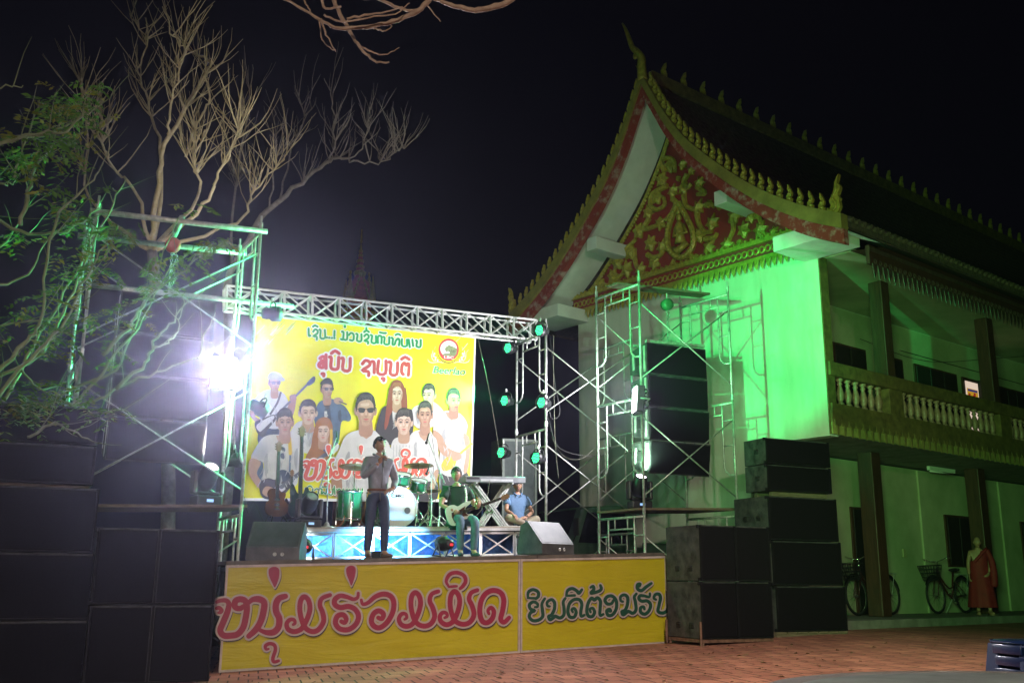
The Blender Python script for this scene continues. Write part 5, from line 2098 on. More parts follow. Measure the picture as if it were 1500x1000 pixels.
# floor pars turned to the riser, red displays towards the crowd
fpar = par_proto('floor_par', False, True)
FP = [(447, 790, 0.95, 'floor par lamp with red display beside the left wedge monitor', (0.75, 0.95, 1.0), 95), (651, 789, 0.7, 'floor par lamp with red display in front of the seated guitarist', (0.16, 0.55, 1.0), 130),
      (778, 792, 0.45, 'floor par lamp with red display and blue stand beside the right wedge monitor', (1.0, 0.82, 0.92), 34)]
for i, (x, y, v, lab, c, e) in enumerate(FP):
    p = onv(x, y, v)
    u, ww = suw(x, y, v)
    p = S(u, v, DECK + 0.21)
    M = aimM(p, p + SV * 1.0 + V3((0.12 if i != 1 else -0.35, 0, 0.12)))
    # keep the lamp upright: its local +y is world up
    d = (SV * 1.0 + SU * (0.12, -0.35, -0.3)[i] + V3((0, 0, 0.10))).normalized()
    xx = d.cross(V3((0, 0, 1))).normalized() * -1
    yy = d.cross(xx)
    M = Matrix(((xx.x, yy.x, d.x, p.x), (xx.y, yy.y, d.y, p.y), (xx.z, yy.z, d.z, p.z), (0, 0, 0, 1)))
    if M.to_3x3().col[1].z < 0:
        M = M @ Matrix.Rotation(PI, 4, 'Z')
    if i == 0:
        setp(fpar, M, lab, 'floor par lamps')
    else:
        dup(fpar, M, lab, 'floor par lamps')
    spot('floor_beam', p + d * 0.13, p + d * 3 + V3((0, 0, -0.45)), e * FB, c, 66, 0.6, 0.09)
# strong blue-white wash lamp on the deck behind the singer
bp0 = S(suw(560, 800, 0.9)[0], 1.1, DECK + 0.08)
wl = thing('wash_lamp', 'small blue white wash lamp on the deck behind the singer\'s legs', 'stage lamp', bp0 - V3((0, 0, 0.08)), SRZ)
m = MB()
m.cbox((-0.12, -0.05, 0.0), (0.12, 0.05, 0.12), 0.01, TR(bp0 - V3((0, 0, 0.08)), SRZ))
m.build('housing', M_darkcase, wl)
MB().box((-0.10, 0.051, 0.02), (0.10, 0.055, 0.10), TR(bp0 - V3((0, 0, 0.08)), SRZ)).build('lens', emit('wash_lens', (0.3, 0.7, 1.0), 30), wl)
spot('wash_beam', bp0 + SV * 0.09, bp0 + SV * 2 + V3((0, 0, 0.5)), 210 * FB, (0.12, 0.50, 1.0), 130, 0.5, 0.1)
spot('wash_beam', bp0 + SV * 0.09 + V3((0, 0, 0.03)), bp0 + SV * 2 + SU * 0.6 + V3((0, 0, 1.2)), 160 * FB, (0.55, 0.9, 1.0), 90, 0.7, 0.1)


# flood lights on both towers
def flood(label, p, q_, power, spread):
    p, q_ = V3(p), V3(q_)
    d = (q_ - p).normalized()
    x = d.cross(V3((0, 0, 1))).normalized()
    y = x.cross(d)
    M = Matrix(((x.x, y.x, -d.x, p.x), (x.y, y.y, -d.y, p.y), (x.z, y.z, -d.z, p.z), (0, 0, 0, 1)))
    t = thing('flood_lamp', label, 'floodlight', mtx=M, world=False, group='floodlights on the towers')
    MB().cbox((-0.18, -0.24, 0.0), (0.18, 0.24, 0.14), 0.02).build('housing', M_darkcase, t)
    MB().box((-0.155, -0.215, -0.012), (0.155, 0.215, -0.002)).build('lens', E_white, t)
    m = MB()
    for i in range(7):
        m.box((-0.15, -0.21 + i * 0.065, 0.14), (0.15, -0.20 + i * 0.065, 0.19))
    m.build('cooling_fins', M_darkcase, t)
    m = MB()
    m.smooth = True
    m.tube([V3((-0.19, 0, 0.06)), V3((-0.20, 0, 0.22)), V3((0.20, 0, 0.22)), V3((0.19, 0, 0.06))], 0.014, 6)
    m.build('yoke', M_steel, t)
    l = bpy.data.lights.new('flood_light', 'AREA')
    l.shape = 'RECTANGLE'
    l.size, l.size_y = 0.31, 0.43
    l.energy = power
    l.color = (0.95, 0.92, 1.0)
    l.spread = math.radians(spread)
    o = bpy.data.objects.new('flood_light', l)
    col.objects.link(o)
    o.matrix_world = M @ Matrix.Translation((0, 0, -0.02))
    return t


fl_p = onv(327, 546, 0.12)
flood('glaring white floodlight on the inner leg of the left scaffold tower', fl_p, fl_p + V3((0.34, -0.9, -0.12)), FLOODL, 72)
fr_p = onv(930, 585, 0.55)
flood('floodlight seen edge on, clamped to the front leg of the right tower', fr_p, fr_p + (S(0.2, 3.0, 4.9) - fr_p), FLOODR, 170)


# moving heads
def moving_head(name, label, M, lens, tilt, group='moving head lamps'):
    t = thing(name, label, 'moving head', mtx=M, world=False, group=group)
    m = MB()
    m.cbox((-0.19, -0.15, 0.0), (0.19, 0.15, 0.14), 0.02)
    base = m.build('base', M_darkcase, t)
    MB().box((-0.05, -0.156, 0.05), (0.05, -0.151, 0.09)).build('display', E_blue, base)
    m = MB()
    for sx in (-1, 1):
        m.cbox((sx * 0.20 - 0.035, -0.09, 0.16), (sx * 0.20 + 0.035, 0.09, 0.50), 0.03)
    m.cbox((-0.17, -0.09, 0.15), (0.17, 0.09, 0.20), 0.02)
    m.build('yoke', M_darkcase, t)
    R_ = Matrix.Translation((0, 0, 0.42)) @ Matrix.Rotation(tilt, 4, 'X')
    m = MB()
    m.smooth = True
    m.lathe([(0.02, -0.20), (0.11, -0.19), (0.14, -0.08), (0.14, 0.06), (0.115, 0.16), (0.105, 0.20), (0.095, 0.20), (0.09, 0.18)], 20, R_, cap=False)
    hd = m.build('head', M_darkcase, t)
    m = MB()
    m.smooth = True
    m.lathe([(0.0, 0.195), (0.05, 0.192), (0.092, 0.18)], 20, R_, cap=False)
    m.build('lens', lens, hd)
    return t


lm = suw(303, 715, 0.75)
moving_head('moving_head', 'moving head lamp with a violet lens on the left tower plank', stageM(lm[0], 0.75, 2.245, 0.25), E_head, 0.75)
rm = suw(937, 735, 1.15)
moving_head('moving_head', 'moving head lamp with a white lens on the right tower plank', stageM(rm[0], 1.15, 2.245, -0.2), E_head, 0.6)
fm_ = suw(452, 760, 1.75)
moving_head('moving_head', 'unlit green tinted moving head standing on the riser by the guitars', stageM(fm_[0], 1.75, RT, 0.1) @ Matrix.Diagonal((0.92, 0.92, 0.92, 1)), mat('lens_glass', (0.25, 0.3, 0.25), 0.08, 0.3), 0.9)
hp_ = S(lm[0], 0.62, 2.95)
spot('head_beam', hp_, atY(255, 140, 19.0), HEADL, (1.0, 0.93, 0.80), 84, 1.0, 0.06)
hp_ = S(rm[0] - 0.03, 0.98, 2.95)
spot('head_beam', hp_, BM_ @ V3((0, 4.0, 10.0)), HEADR, (0.55, 1.0, 0.66), 110, 1.0, 0.06)  # beam widened and tinted green as added fill for gable and soffit
# ------------------------------------------------------------------ stage gear
def wedge(label, M):
    t = thing('wedge_monitor', label, 'monitor', mtx=M, world=False, group='wedge monitors on the stage edge')
    pr = [(0.0, 0.0), (0.0, 0.17), (0.34, 0.53), (0.50, 0.46), (0.58, 0.0)]
    h = 0.36
    m = MB()
    m.prism([V3((-h, y, z)) for y, z in pr], (2 * h, 0, 0))
    m.build('cabinet', mat('wedge_paint', (0.035, 0.036, 0.037), 0.5, c2=(0.10, 0.10, 0.10), scale=5, bump=0.25, bscale=90, detail=9), t)
    m = MB()
    m.smooth = True
    for x in (-0.05, 0.05):
        c = Matrix.Translation((x + 0.08, -0.001, 0.08)) @ Matrix.Rotation(PI / 2, 4, 'X')
        m.lathe([(0.026, 0.0), (0.026, 0.012), (0.014, 0.012), (0.012, 0.003)], 12, c)
    m.build('socket', M_steel, t)
    m = MB()
    d = V3((0, 0.34, 0.36)).normalized()
    nn = V3((0, -0.36, 0.34)).normalized() * 0.004
    a, b = V3((0, 0.02, 0.19)), V3((0, 0.325, 0.512))
    m.prism([a + V3((-h + .03, 0, 0)), a + V3((h - .03, 0, 0)), b + V3((h - .03, 0, 0)), b + V3((-h + .03, 0, 0))], nn)
    m.build('panel', mat('scuffed_panel', (0.022, 0.023, 0.023), 0.5, c2=(0.06, 0.06, 0.06), scale=4, bump=0.2, bscale=150, detail=10), t)
    return t


wu = suw(394, 815, 0.35)
wedge('dark wedge monitor at the left end of the stage edge', stageM(wu[0] + 0.02, 0.22, DECK, -0.42) @ Matrix.Diagonal((1.05, 1, 1.05, 1)))
wu = suw(806, 810, 0.3)
wedge('scuffed grey wedge monitor at the right of the stage, green light on its side', stageM(wu[0] + 0.05, 0.12, DECK, 0.30))

# keyboard on its stand
kv = 1.9
kl, kr = suw(684, 700, kv), suw(770, 703, kv)
kw = suw(725, 706, kv)[1]
kb = thing('keyboard', 'long electronic keyboard seen from behind on a crossed stand', 'keyboard', S(kl[0], kv, kw), SRZ)
u0, u1 = kl[0] - 0.02, kr[0]
m = MB()
pr = [(0.0, 0.0), (0.0, 0.10), (0.10, 0.115), (0.34, 0.07), (0.36, 0.0)]
m.prism([S(u0, kv + y, kw + z) for y, z in pr], SU * (u1 - u0))
m.build('body', mat('keyboard_grey', (0.16, 0.17, 0.18), 0.4, var=0.2, scale=8), kb)
m = MB()
sbox(m, u0 + 0.28, u1 - 0.25, kv - 0.006, kv - 0.001, kw + 0.015, kw + 0.055)
m.build('rear_panel', mat('silver_panel', (0.45, 0.46, 0.47), 0.35, 0.3), kb)
m = MB()
sbox(m, u0 + 0.02, u0 + 0.26, kv - 0.004, kv - 0.001, kw + 0.05, kw + 0.085)
m.build('name_plate', mat('dark_plate', (0.03, 0.03, 0.03), 0.4), kb)
m = MB()
for i in range(26):
    a = u0 + 0.08 + i * (u1 - u0 - 0.16) / 26
    sbox(m, a, a + 0.024, kv + 0.215, kv + 0.345, kw + 0.085, kw + 0.098)
m.build('keys', M_white, kb)
ks = thing('keyboard_stand', 'crossed metal stand carrying the keyboard', 'stand', S(kl[0], kv, RT), SRZ)
m = MB()
for v in (kv + 0.08, kv + 0.28):
    for o in (0.0, 0.05):
        m.rbar(S(u0 + 0.18 + o, v, kw - 0.012), S(u1 - 0.36 + o, v, RT + 0.02), 0.03, 0.03)
        m.rbar(S(u1 - 0.28 + o, v + 0.035, kw - 0.012), S(u0 + 0.34 + o, v + 0.035, RT + 0.02), 0.03, 0.03)
m.build('cross_leg', M_steel, ks)
m = MB()
for u, ww in ((u0 + 0.2, kw - 0.016), (u1 - 0.26, kw - 0.016), (u1 - 0.34, RT + 0.015), (u0 + 0.36, RT + 0.015)):
    m.rbar(S(u, kv - 0.02, ww), S(u, kv + 0.40, ww), 0.03, 0.03)
m.build('crossbar', M_steel, ks)

# drum kit
M_drumshell = mat('green_drum_lacquer', (0.012, 0.12, 0.05), 0.25, c2=(0.03, 0.22, 0.08), scale=5)
M_head = mat('drum_head', (0.78, 0.79, 0.80), 0.45, var=0.03)
M_brass = mat('cymbal_brass', (0.45, 0.34, 0.14), 0.28, 0.9, var=0.2, scale=20)
bd_c = onv(583, 742.5, 1.85)
bu, bw = suw(583, 742.5, 1.85)
BRr = bw - RT - 0.01


def drum(name, label, M, r, d, cat, parent=None, lugs=8, heads=True):
    t = thing(name, label, cat, mtx=M, world=False, group=None)
    m = MB()
    m.smooth = True
    m.lathe([(r, 0.0), (r, d)], 32, None, cap=False)
    m.build('shell', M_drumshell, t)
    for z in (-0.01, d - 0.025):
        m = MB()
        m.smooth = True
        m.lathe([(r + 0.004, z), (r + 0.018, z), (r + 0.018, z + 0.035), (r + 0.004, z + 0.035)], 32, None, cap=False)
        m.build('hoop', M_chrome if r < 0.24 else mat('white_hoop', (0.6, 0.62, 0.64), 0.35), t)
    m = MB()
    m.smooth = True
    m.lathe([(0.0, d + 0.004), (r * 0.7, d + 0.004), (r + 0.006, d + 0.0)], 32, None, cap=False)
    m.lathe([(0.0, -0.004), (r + 0.006, 0.0)], 32, None, cap=False)
    hd = m.build('head', M_head, t)
    m = MB()
    for k in range(lugs):
        a = 2 * PI * k / lugs
        m.bar((math.cos(a) * (r + 0.014), math.sin(a) * (r + 0.014), 0.0), (math.cos(a) * (r + 0.014), math.sin(a) * (r + 0.014), d), 0.005, 5)
        m.cbox((-0.015, -0.012, d * 0.5 - 0.03), (0.015, 0.012, d * 0.5 + 0.03), 0.004, Matrix.Rotation(a, 4, 'Z') @ Matrix.Translation((r + 0.008, 0, 0)))
    m.build('lug', M_chrome, t)
    return t, hd


toward = (-SV + SU * 0.02).normalized()
bc = S(bu, 1.85, RT + BRr + 0.015)
Mb = frame_of(toward, bc)
Mb = Mb @ Matrix.Translation((0, 0, -0.02))
bdr, bhd = drum('bass_drum', 'bass drum with a glowing white front head behind the singer', Mb @ Matrix.Translation((0, 0, -0.38)), BRr, 0.40, 'drum')
m = MB()
m.smooth = True
c0 = Mb @ V3((BRr * 0.48, -BRr * 0.10, 0.03))
z_ = toward
up_ = V3((0, 0, 1))
rt_ = SU.normalized()
ring = [bc + rt_ * (BRr * 0.50 + 0.055 * math.cos(a)) + up_ * (-0.06 + 0.055 * math.sin(a)) + toward * 0.012 for a in [k * PI / 8 for k in range(16)]]
m.poly([Mb.inverted() @ p for p in ring])
me_h = m.build('port_hole', mat('port_black', (0.10, 0.10, 0.11), 0.6), None)
me_h.parent = bdr
me_h.data.transform(Matrix.Translation((0, 0, 0.38)))
# maker's letters on the head
cu = bpy.data.curves.new('letters', 'FONT')
cu.body = 'CMC'
cu.size = 0.10
cu.offset = 0.003
cu.resolution_u = 3
to = bpy.data.objects.new('letters', cu)
col.objects.link(to)
me = bpy.data.meshes.new_from_object(to.evaluated_get(bpy.context.evaluated_depsgraph_get()))
bpy.data.objects.remove(to)
wmax = max(v.co.x for v in me.vertices)
for v in me.vertices:
    p = bc + rt_ * (-0.02 + (v.co.x - wmax * 0.5) * 1.05) + up_ * (BRr * 0.48 + v.co.y * 0.7) + toward * 0.0135
    v.co = (Mb @ Matrix.Translation((0, 0, -0.38))).inverted() @ p
lo = bpy.data.objects.new('lettering', me)
me.materials.append(M_rubber)
col.objects.link(lo)
lo.parent = bdr
# legs of the bass drum
m = MB()
for sx in (-1, 1):
    m.bar(bc + rt_ * (sx * BRr * 0.9) - up_ * 0.05 - toward * 0.1, V3((0, 0, 0)) + bc + rt_ * (sx * BRr * 1.25) - up_ * (BRr + 0.005) + toward * 0.05, 0.009)
m.v = [(Mb @ Matrix.Translation((0, 0, -0.38))).inverted() @ p for p in m.v]
m.build('spur', M_chrome, bdr)

ft = suw(511, 757, 2.0)
fh = suw(511, 716, 2.0)[1] - suw(511, 757, 2.0)[1]
drum('floor_tom', 'green floor tom with brass lugs on the riser left of the singer', stageM(ft[0], 2.0, RT + 0.14), 0.20, max(0.36, fh), 'drum')
m = MB()
fto = bpy.data.objects['floor_tom']
for k in range(3):
    a = 2 * PI * k / 3 + 0.4
    m.tube([(0.225 * math.cos(a), 0.225 * math.sin(a), 0.28), (0.225 * math.cos(a), 0.225 * math.sin(a), -0.08), (0.25 * math.cos(a), 0.25 * math.sin(a), -0.14)], 0.008, 6)
m.build('leg', M_chrome, fto)
for x, y, v, lab in ((588, 703, 2.0, 'small green rack tom above the bass drum'), (612, 712, 2.1, 'second green rack tom right of the bass drum')):
    u, ww = suw(x, y, v)
    drum('rack_tom', lab, stageM(u, v, ww - 0.08) @ Matrix.Rotation(0.35, 4, 'X'), 0.135, 0.19, 'drum', lugs=6)
    o = bpy.data.objects['rack_tom'] if x == 588 else bpy.data.objects['rack_tom.001']
    m = MB()
    m.tube([(0, 0.14, 0.1), (0.0, 0.24, 0.06), (-0.06 if x < 600 else -0.2, 0.12, -0.34)], 0.012, 6)
    m.build('holder', M_chrome, o)
sn = suw(552, 735, 2.6)
drum('snare_drum', 'chrome edged snare drum behind the bass drum', stageM(sn[0], 2.6, RT + 0.5), 0.17, 0.14, 'drum')
m = MB()
for k in range(3):
    a = 2 * PI * k / 3
    m.tube([(0.15 * math.cos(a), 0.15 * math.sin(a), 0.0), (0.0, 0.0, -0.2), (0.22 * math.cos(a), 0.22 * math.sin(a), -0.5)], 0.009, 5)
m.build('stand', M_chrome, bpy.data.objects['snare_drum'])


def stand_legs(m, c, h0, r=0.24, tr_=0.009, n=3, a0=0.5):
    for k in range(n):
        a = a0 + 2 * PI * k / n
        d = V3((math.cos(a), math.sin(a), 0))
        m.tube([c + V3((0, 0, h0)), c + d * r + V3((0, 0, 0.012))], tr_, 5)
        m.tube([c + V3((0, 0, h0 * 0.45)), c + d * r * 0.55 + V3((0, 0, h0 * 0.45))], tr_ * 0.7, 5)


for x, y, v, rad, lab in ((520, 683, 2.1, 0.27, 'brass cymbal beside the singer\'s raised arm'), (613, 681, 2.1, 0.26, 'brass cymbal right of the singer above the toms'), (629, 718, 2.5, 0.19, 'small hi hat cymbal pair between drums and guitarist')):
    u, ww = suw(x, y, v)
    c = S(u, v, RT)
    t = thing('cymbal_stand', lab, 'cymbal', c, SRZ, 'cymbals around the drums')
    h = ww - RT
    M = TR(c + V3((0, 0, h)), SRZ) @ Matrix.Rotation(-0.10, 4, 'X') @ Matrix.Rotation(0.07 if x == 520 else 0, 4, 'Y')
    m = MB()
    m.smooth = True
    m.lathe([(0.0, 0.028), (0.03, 0.026), (0.045, 0.012), (rad * 0.6, 0.002), (rad, -0.012), (rad * 0.6, -0.002), (0.045, 0.008), (0.0, 0.02)], 36, M, cap=False)
    m.build('cymbal', M_brass, t)
    m = MB()
    m.smooth = True
    m.bar(c + V3((0, 0, 0.1)), c + V3((0, 0, h * 0.6)), 0.013, 8)
    m.bar(c + V3((0, 0, h * 0.6)), c + V3((0, 0, h + 0.07)), 0.009, 8)
    m.ell(c + V3((0, 0, h + 0.05)), (0.016, 0.016, 0.02), 8, 5)
    m.ell(c + V3((0, 0, h * 0.6)), (0.022, 0.022, 0.03), 8, 5)
    stand_legs(m, c, 0.34)
    m.build('stand', M_chrome, t)


# microphone stands
def mic_stand(label, base, top_pt, boom_a, boom_b, round_base=False, mic=True):
    t = thing('microphone_stand', label, 'microphone stand', base, 0, 'microphone stands')
    m = MB()
    m.smooth = True
    m.bar(base + V3((0, 0, 0.02)), V3((base.x, base.y, base.z)).lerp(top_pt, 0.55), 0.011, 8)
    m.bar(V3(base).lerp(top_pt, 0.5), top_pt, 0.008, 8)
    m.ell(top_pt, (0.022, 0.022, 0.028), 8, 5)
    m.build('pole', M_steel, t)
    m = MB()
    if round_base:
        m.smooth = True
        m.lathe([(0.14, 0), (0.14, 0.012), (0.05, 0.03), (0.035, 0.07), (0.015, 0.09)], 24, TR(base))
    else:
        stand_legs(m, base, 0.22, 0.28, 0.008)
    m.build('base', M_steel, t)
    m = MB()
    m.smooth = True
    m.bar(boom_a, boom_b, 0.008, 8)
    m.build('boom', M_steel, t)
    d = (boom_b - boom_a).normalized()
    mk = thing('microphone', label.replace('boom stand', 'microphone held by the boom stand').replace('microphone stand', 'microphone held by the stand'), 'microphone', boom_b, 0, 'microphones on stands')
    m = MB()
    m.smooth = True
    q_ = boom_b + d * 0.02
    dn = (d * 0.4 + V3((0, 0, -1))).normalized()
    m.tube([q_ - dn * 0.09, q_ - dn * 0.02, q_ + dn * 0.06], [0.010, 0.013, 0.016], 8)
    m.build('handle', M_rubber, mk)
    m = MB()
    m.smooth = True
    m.ell(q_ + dn * 0.085, (0.026, 0.026, 0.028), 10, 7)
    m.build('grille', M_darkcase, mk)
    m = MB()
    m.smooth = True
    cc = [q_ - dn * 0.09, q_ - dn * 0.14 - d * 0.1, boom_a.lerp(boom_b, 0.5) - V3((0, 0, 0.05)), boom_a - V3((0, 0, 0.1)), base + V3((0.03, 0, 0.3)), base + V3((0.1, 0.05, 0.01))]
    m.tube(crom(cc, 5), 0.004, 4)
    m.build('cable', M_cable, mk)


def RD(x, y, v):
    u, ww = suw(x, y, v)
    return S(u, v, RT)


mic_stand('tall boom stand with a round base left of the singer', RD(479, 762, 1.72), onv(481, 684, 1.72), onv(466, 720, 1.72), onv(493, 641, 1.75), True)
mic_stand('boom stand leaning over the drums behind the guitarist', RD(644, 760, 2.2), onv(644, 692, 2.2), onv(652, 708, 2.2), onv(627, 643, 2.2))
mic_stand('short boom stand aimed at the drums beside the guitarist', RD(632, 762, 1.9), onv(632, 697, 1.9), onv(641, 712, 1.9), onv(628, 688, 1.9))

# guitars on stands
M_sunburst = mat('sunburst_lacquer', (0.05, 0.022, 0.008), 0.22, c2=(0.16, 0.07, 0.015), scale=3)
M_neck = mat('maple_neck', (0.20, 0.10, 0.04), 0.4, var=0.2)
M_fret = mat('fingerboard', (0.030, 0.018, 0.012), 0.4)


def guitar(name, label, M, body_mat, neck_len=0.62, shape='single', guard=None, group=None):
    """stands along +z: body bottom at z=0, front towards -y"""
    t = thing(name, label, 'guitar', mtx=M, world=False, group=group)
    if shape == 'single':
        o = [(0, 0), (0.12, 0.02), (0.175, 0.10), (0.165, 0.19), (0.115, 0.255), (0.135, 0.33), (0.12, 0.37), (0.075, 0.36), (0.04, 0.40), (-0.02, 0.42), (-0.11, 0.415), (-0.14, 0.34), (-0.115, 0.255), (-0.165, 0.19), (-0.175, 0.10), (-0.12, 0.02)]
    else:
        o = [(0, 0), (0.12, 0.015), (0.17, 0.09), (0.16, 0.18), (0.115, 0.24), (0.13, 0.33), (0.12, 0.42), (0.085, 0.44), (0.06, 0.36), (0.03, 0.345), (-0.03, 0.345), (-0.06, 0.38), (-0.10, 0.47), (-0.135, 0.46), (-0.14, 0.35), (-0.115, 0.24), (-0.16, 0.18), (-0.17, 0.09), (-0.12, 0.015)]
    P = [(p.x, p.y) for p in crom([(a, b, 0) for a, b in o], 3, closed=True)]
    m = MB()
    m.prism([V3((x, 0, z)) for x, z in P], (0, 0.045, 0))
    b = m.build('body', body_mat, t)
    zt = 0.37
    m = MB()
    vs = [V3((-0.028, -0.012, zt - 0.02)), V3((0.028, -0.012, zt - 0.02)), V3((0.022, -0.012, zt + neck_len)), V3((-0.022, -0.012, zt + neck_len))]
    m.prism(vs, (0, 0.03, 0))
    hz_ = zt + neck_len
    m.prism([V3((x, -0.006, hz_ + z)) for x, z in ((-0.022, 0), (0.022, 0), (0.038, 0.04), (0.042, 0.13), (0.012, 0.17), (-0.012, 0.165), (-0.042, 0.13), (-0.038, 0.04))], (0, 0.016, 0))
    nk = m.build('neck', M_neck, t)
    m = MB()
    m.prism([V3((-0.026, -0.018, zt - 0.09)), V3((0.026, -0.018, zt - 0.09)), V3((0.020, -0.018, hz_)), V3((-0.020, -0.018, hz_))], (0, 0.006, 0))
    m.build('fingerboard', M_fret, nk)
    m = MB()
    for k in range(3):
        for sx in (-1, 1):
            m.ell((sx * 0.05, 0.002, hz_ + 0.04 + k * 0.04), (0.014, 0.008, 0.010), 6, 4)
    m.build('tuning_peg', M_chrome, nk)
    m = MB()
    m.box((-0.045, -0.012, 0.10), (0.045, -0.001, 0.12))
    for z in (0.16, 0.24):
        m.box((-0.04, -0.010, z), (0.04, -0.001, z + 0.035))
    m.build('pickup', M_chrome, t)
    m = MB()
    for k in range(6):
        x = -0.02 + k * 0.008
        m.bar((x, -0.0215, 0.11), (x * 0.8, -0.0215, hz_ + 0.01), 0.0012, 3)
    m.build('strings', M_chrome, t)
    if guard:
        m = MB()
        m.prism([V3((x, -0.003, z)) for x, z in ((0.02, 0.08), (0.13, 0.10), (0.12, 0.2), (0.07, 0.27), (0.09, 0.36), (0.03, 0.33), (-0.03, 0.33), (-0.08, 0.36), (-0.05, 0.24), (-0.05, 0.1))], (0, 0.003, 0))
        m.build('scratch_plate', guard, t)
    return t


def gstand(label, M):
    t = thing('guitar_stand', label, 'stand', mtx=M, world=False, group='guitar stands')
    m = MB()
    m.smooth = True
    for sx in (-1, 1):
        m.tube([V3((sx * 0.05, 0.13, 0.36)), V3((sx * 0.22, -0.06, 0.012))], 0.01, 6)
        m.tube([V3((sx * 0.10, 0.085, 0.20)), V3((sx * 0.10, -0.02, 0.17)), V3((sx * 0.10, -0.03, 0.21))], 0.009, 6)
    m.tube([V3((0, 0.13, 0.36)), V3((0, 0.36, 0.012))], 0.01, 6)
    m.bar(V3((-0.08, 0.12, 0.33)), V3((0.08, 0.12, 0.33)), 0.01, 6)
    m.build('frame', M_rubber, t)


for i, (x, v, sc, lab, bm_, shp) in enumerate(((406, 1.9, 1.06, 'sunburst single cutaway guitar on a stand at the left of the riser', M_sunburst, 'single'),
                                               (440, 2.25, 1.16, 'dark guitar with a tall neck standing behind the unlit moving head', mat('dark_green_lacquer', (0.015, 0.04, 0.03), 0.25), 'double'),
                                               (427, 2.6, 0.72, 'small dark guitar at the back between two taller guitars', M_black, 'double'))):
    u = suw(x, 745, v)[0]
    gstand('black stand under the ' + ('sunburst', 'tall dark', 'small dark')[i] + ' guitar', stageM(u, v, RT, 0.05))
    guitar('electric_guitar', lab, stageM(u, v + 0.02, RT + 0.21 - 0.02, 0.05) @ Matrix.Rotation(-0.10, 4, 'X') @ Matrix.Scale(sc, 4), bm_, 0.62 if i != 1 else 0.80, shp, None, 'guitars on stands')

# things behind the stage on the right: dark case, truck
ec = suw(735, 700, 4.35)[0]
er = suw(786, 700, 4.35)[0]
et = suw(760, 643, 4.35)[1]
case = thing('equipment_case', 'tall dark framed case standing behind the green lamps at the back of the stage', 'case', S(ec, 4.35, DECK), SRZ)
m = MB()
sbox(m, ec, er, 4.35, 4.9, DECK, et)
m.build('box', mat('grey_case', (0.07, 0.09, 0.085), 0.6, var=0.25), case)
m = MB()
for a, b, c, d in ((ec, er, et - 0.05, et), (ec, er, DECK, DECK + 0.05), (ec, ec + 0.05, DECK + 0.05, et - 0.05), (er - 0.05, er, DECK + 0.05, et - 0.05)):
    sbox(m, a, b, 4.325, 4.348, c, d)
m.build('edge_frame', mat('case_edge', (0.20, 0.24, 0.20), 0.5), case)

tk = thing('parked_truck', 'dark green truck cab parked in the gap between stage and temple', 'truck', mtx=Matrix.Translation(S(8.3, 5.1, 0)) @ Matrix.Rotation(SRZ + 0.06, 4, 'Z') @ Matrix.Scale(1.0, 4), world=False)
M_truck = mat('faded_green_paint', (0.045, 0.085, 0.06), 0.4, var=0.3, scale=3, bump=0.1)
M_glassd = mat('dark_glass', (0.01, 0.012, 0.014), 0.12)
m = MB()
cab = [(-1.9, 0.75), (-1.9, 1.62), (-0.75, 1.68), (-0.45, 2.46), (0.75, 2.55), (0.9, 2.3), (0.9, 0.75)]
bmx = bmesh.new()
vsx = [bmx.verts.new((x, -0.95, z)) for x, z in cab]
fx_ = bmx.faces.new(vsx)
ex_ = bmesh.ops.extrude_face_region(bmx, geom=[fx_])
bmesh.ops.translate(bmx, vec=(0, 1.9, 0), verts=[g_ for g_ in ex_['geom'] if isinstance(g_, bmesh.types.BMVert)])
bmesh.ops.bevel(bmx, geom=list(bmx.edges), offset=0.07, segments=3, affect='EDGES', profile=0.5)
m.smooth = True
m.bm(bmx)
m.build('cab', M_truck, tk)
m = MB()
m.prism([V3((x, -0.962, z)) for x, z in ((-0.58, 1.72), (-0.36, 2.34), (0.60, 2.40), (0.68, 1.72))], (0, 0.01, 0))
m.build('side_window', M_glassd, tk)
m = MB()
m.prism([V3((-0.80, -0.8, 1.72)), V3((-0.80, 0.8, 1.72)), V3((-0.53, 0.8, 2.40)), V3((-0.53, -0.8, 2.40))], (-0.012, 0, 0.004))
m.build('windscreen', M_glassd, tk)
m = MB()
m.cbox((-0.62, -0.968, 0.9), (0.72, -0.952, 1.66), 0.006)
dr = m.build('door', M_truck, tk)
MB().cbox((0.45, -0.99, 1.42), (0.62, -0.969, 1.46), 0.006).build('handle', M_rubber, dr)
m = MB()
m.smooth = True
m.tube([V3((-0.7, -0.96, 1.75)), V3((-0.78, -1.15, 1.85)), V3((-0.78, -1.18, 2.2))], 0.014, 6)
m.cbox((-0.80, -1.28, 1.85), (-0.76, -1.10, 2.2), 0.015)
m.build('mirror', M_rubber, tk)
for x in (-1.25,):
    for y in (-0.93, 0.93):
        M = Matrix.Translation((x, y, 0.5)) @ Matrix.Rotation(PI / 2, 4, 'X')
        m = MB()
        m.smooth = True
        m.lathe([(0.28, -0.12), (0.47, -0.13), (0.5, -0.08), (0.5, 0.08), (0.47, 0.13), (0.28, 0.12)], 28, M)
        wv_ = m.build('wheel', M_rubber, tk)
        m = MB()
        m.lathe([(0.0, -0.10), (0.27, -0.125), (0.27, 0.125), (0.0, 0.10)], 20, M, cap=False)
        m.build('rim', M_steel, wv_)
m = MB()
m.box((-1.9, -0.4, 0.55), (4.2, 0.4, 0.74))
m.box((1.05, -1.0, 0.9), (4.3, 1.0, 1.0))
m.box((1.05, -1.0, 1.0), (4.3, -0.94, 1.75))
m.box((1.05, 0.94, 1.0), (4.3, 1.0, 1.75))
m.build('load_bed', M_truck, tk)
M = Matrix.Translation((3.2, -0.93, 0.5)) @ Matrix.Rotation(PI / 2, 4, 'X')
m = MB()
m.smooth = True
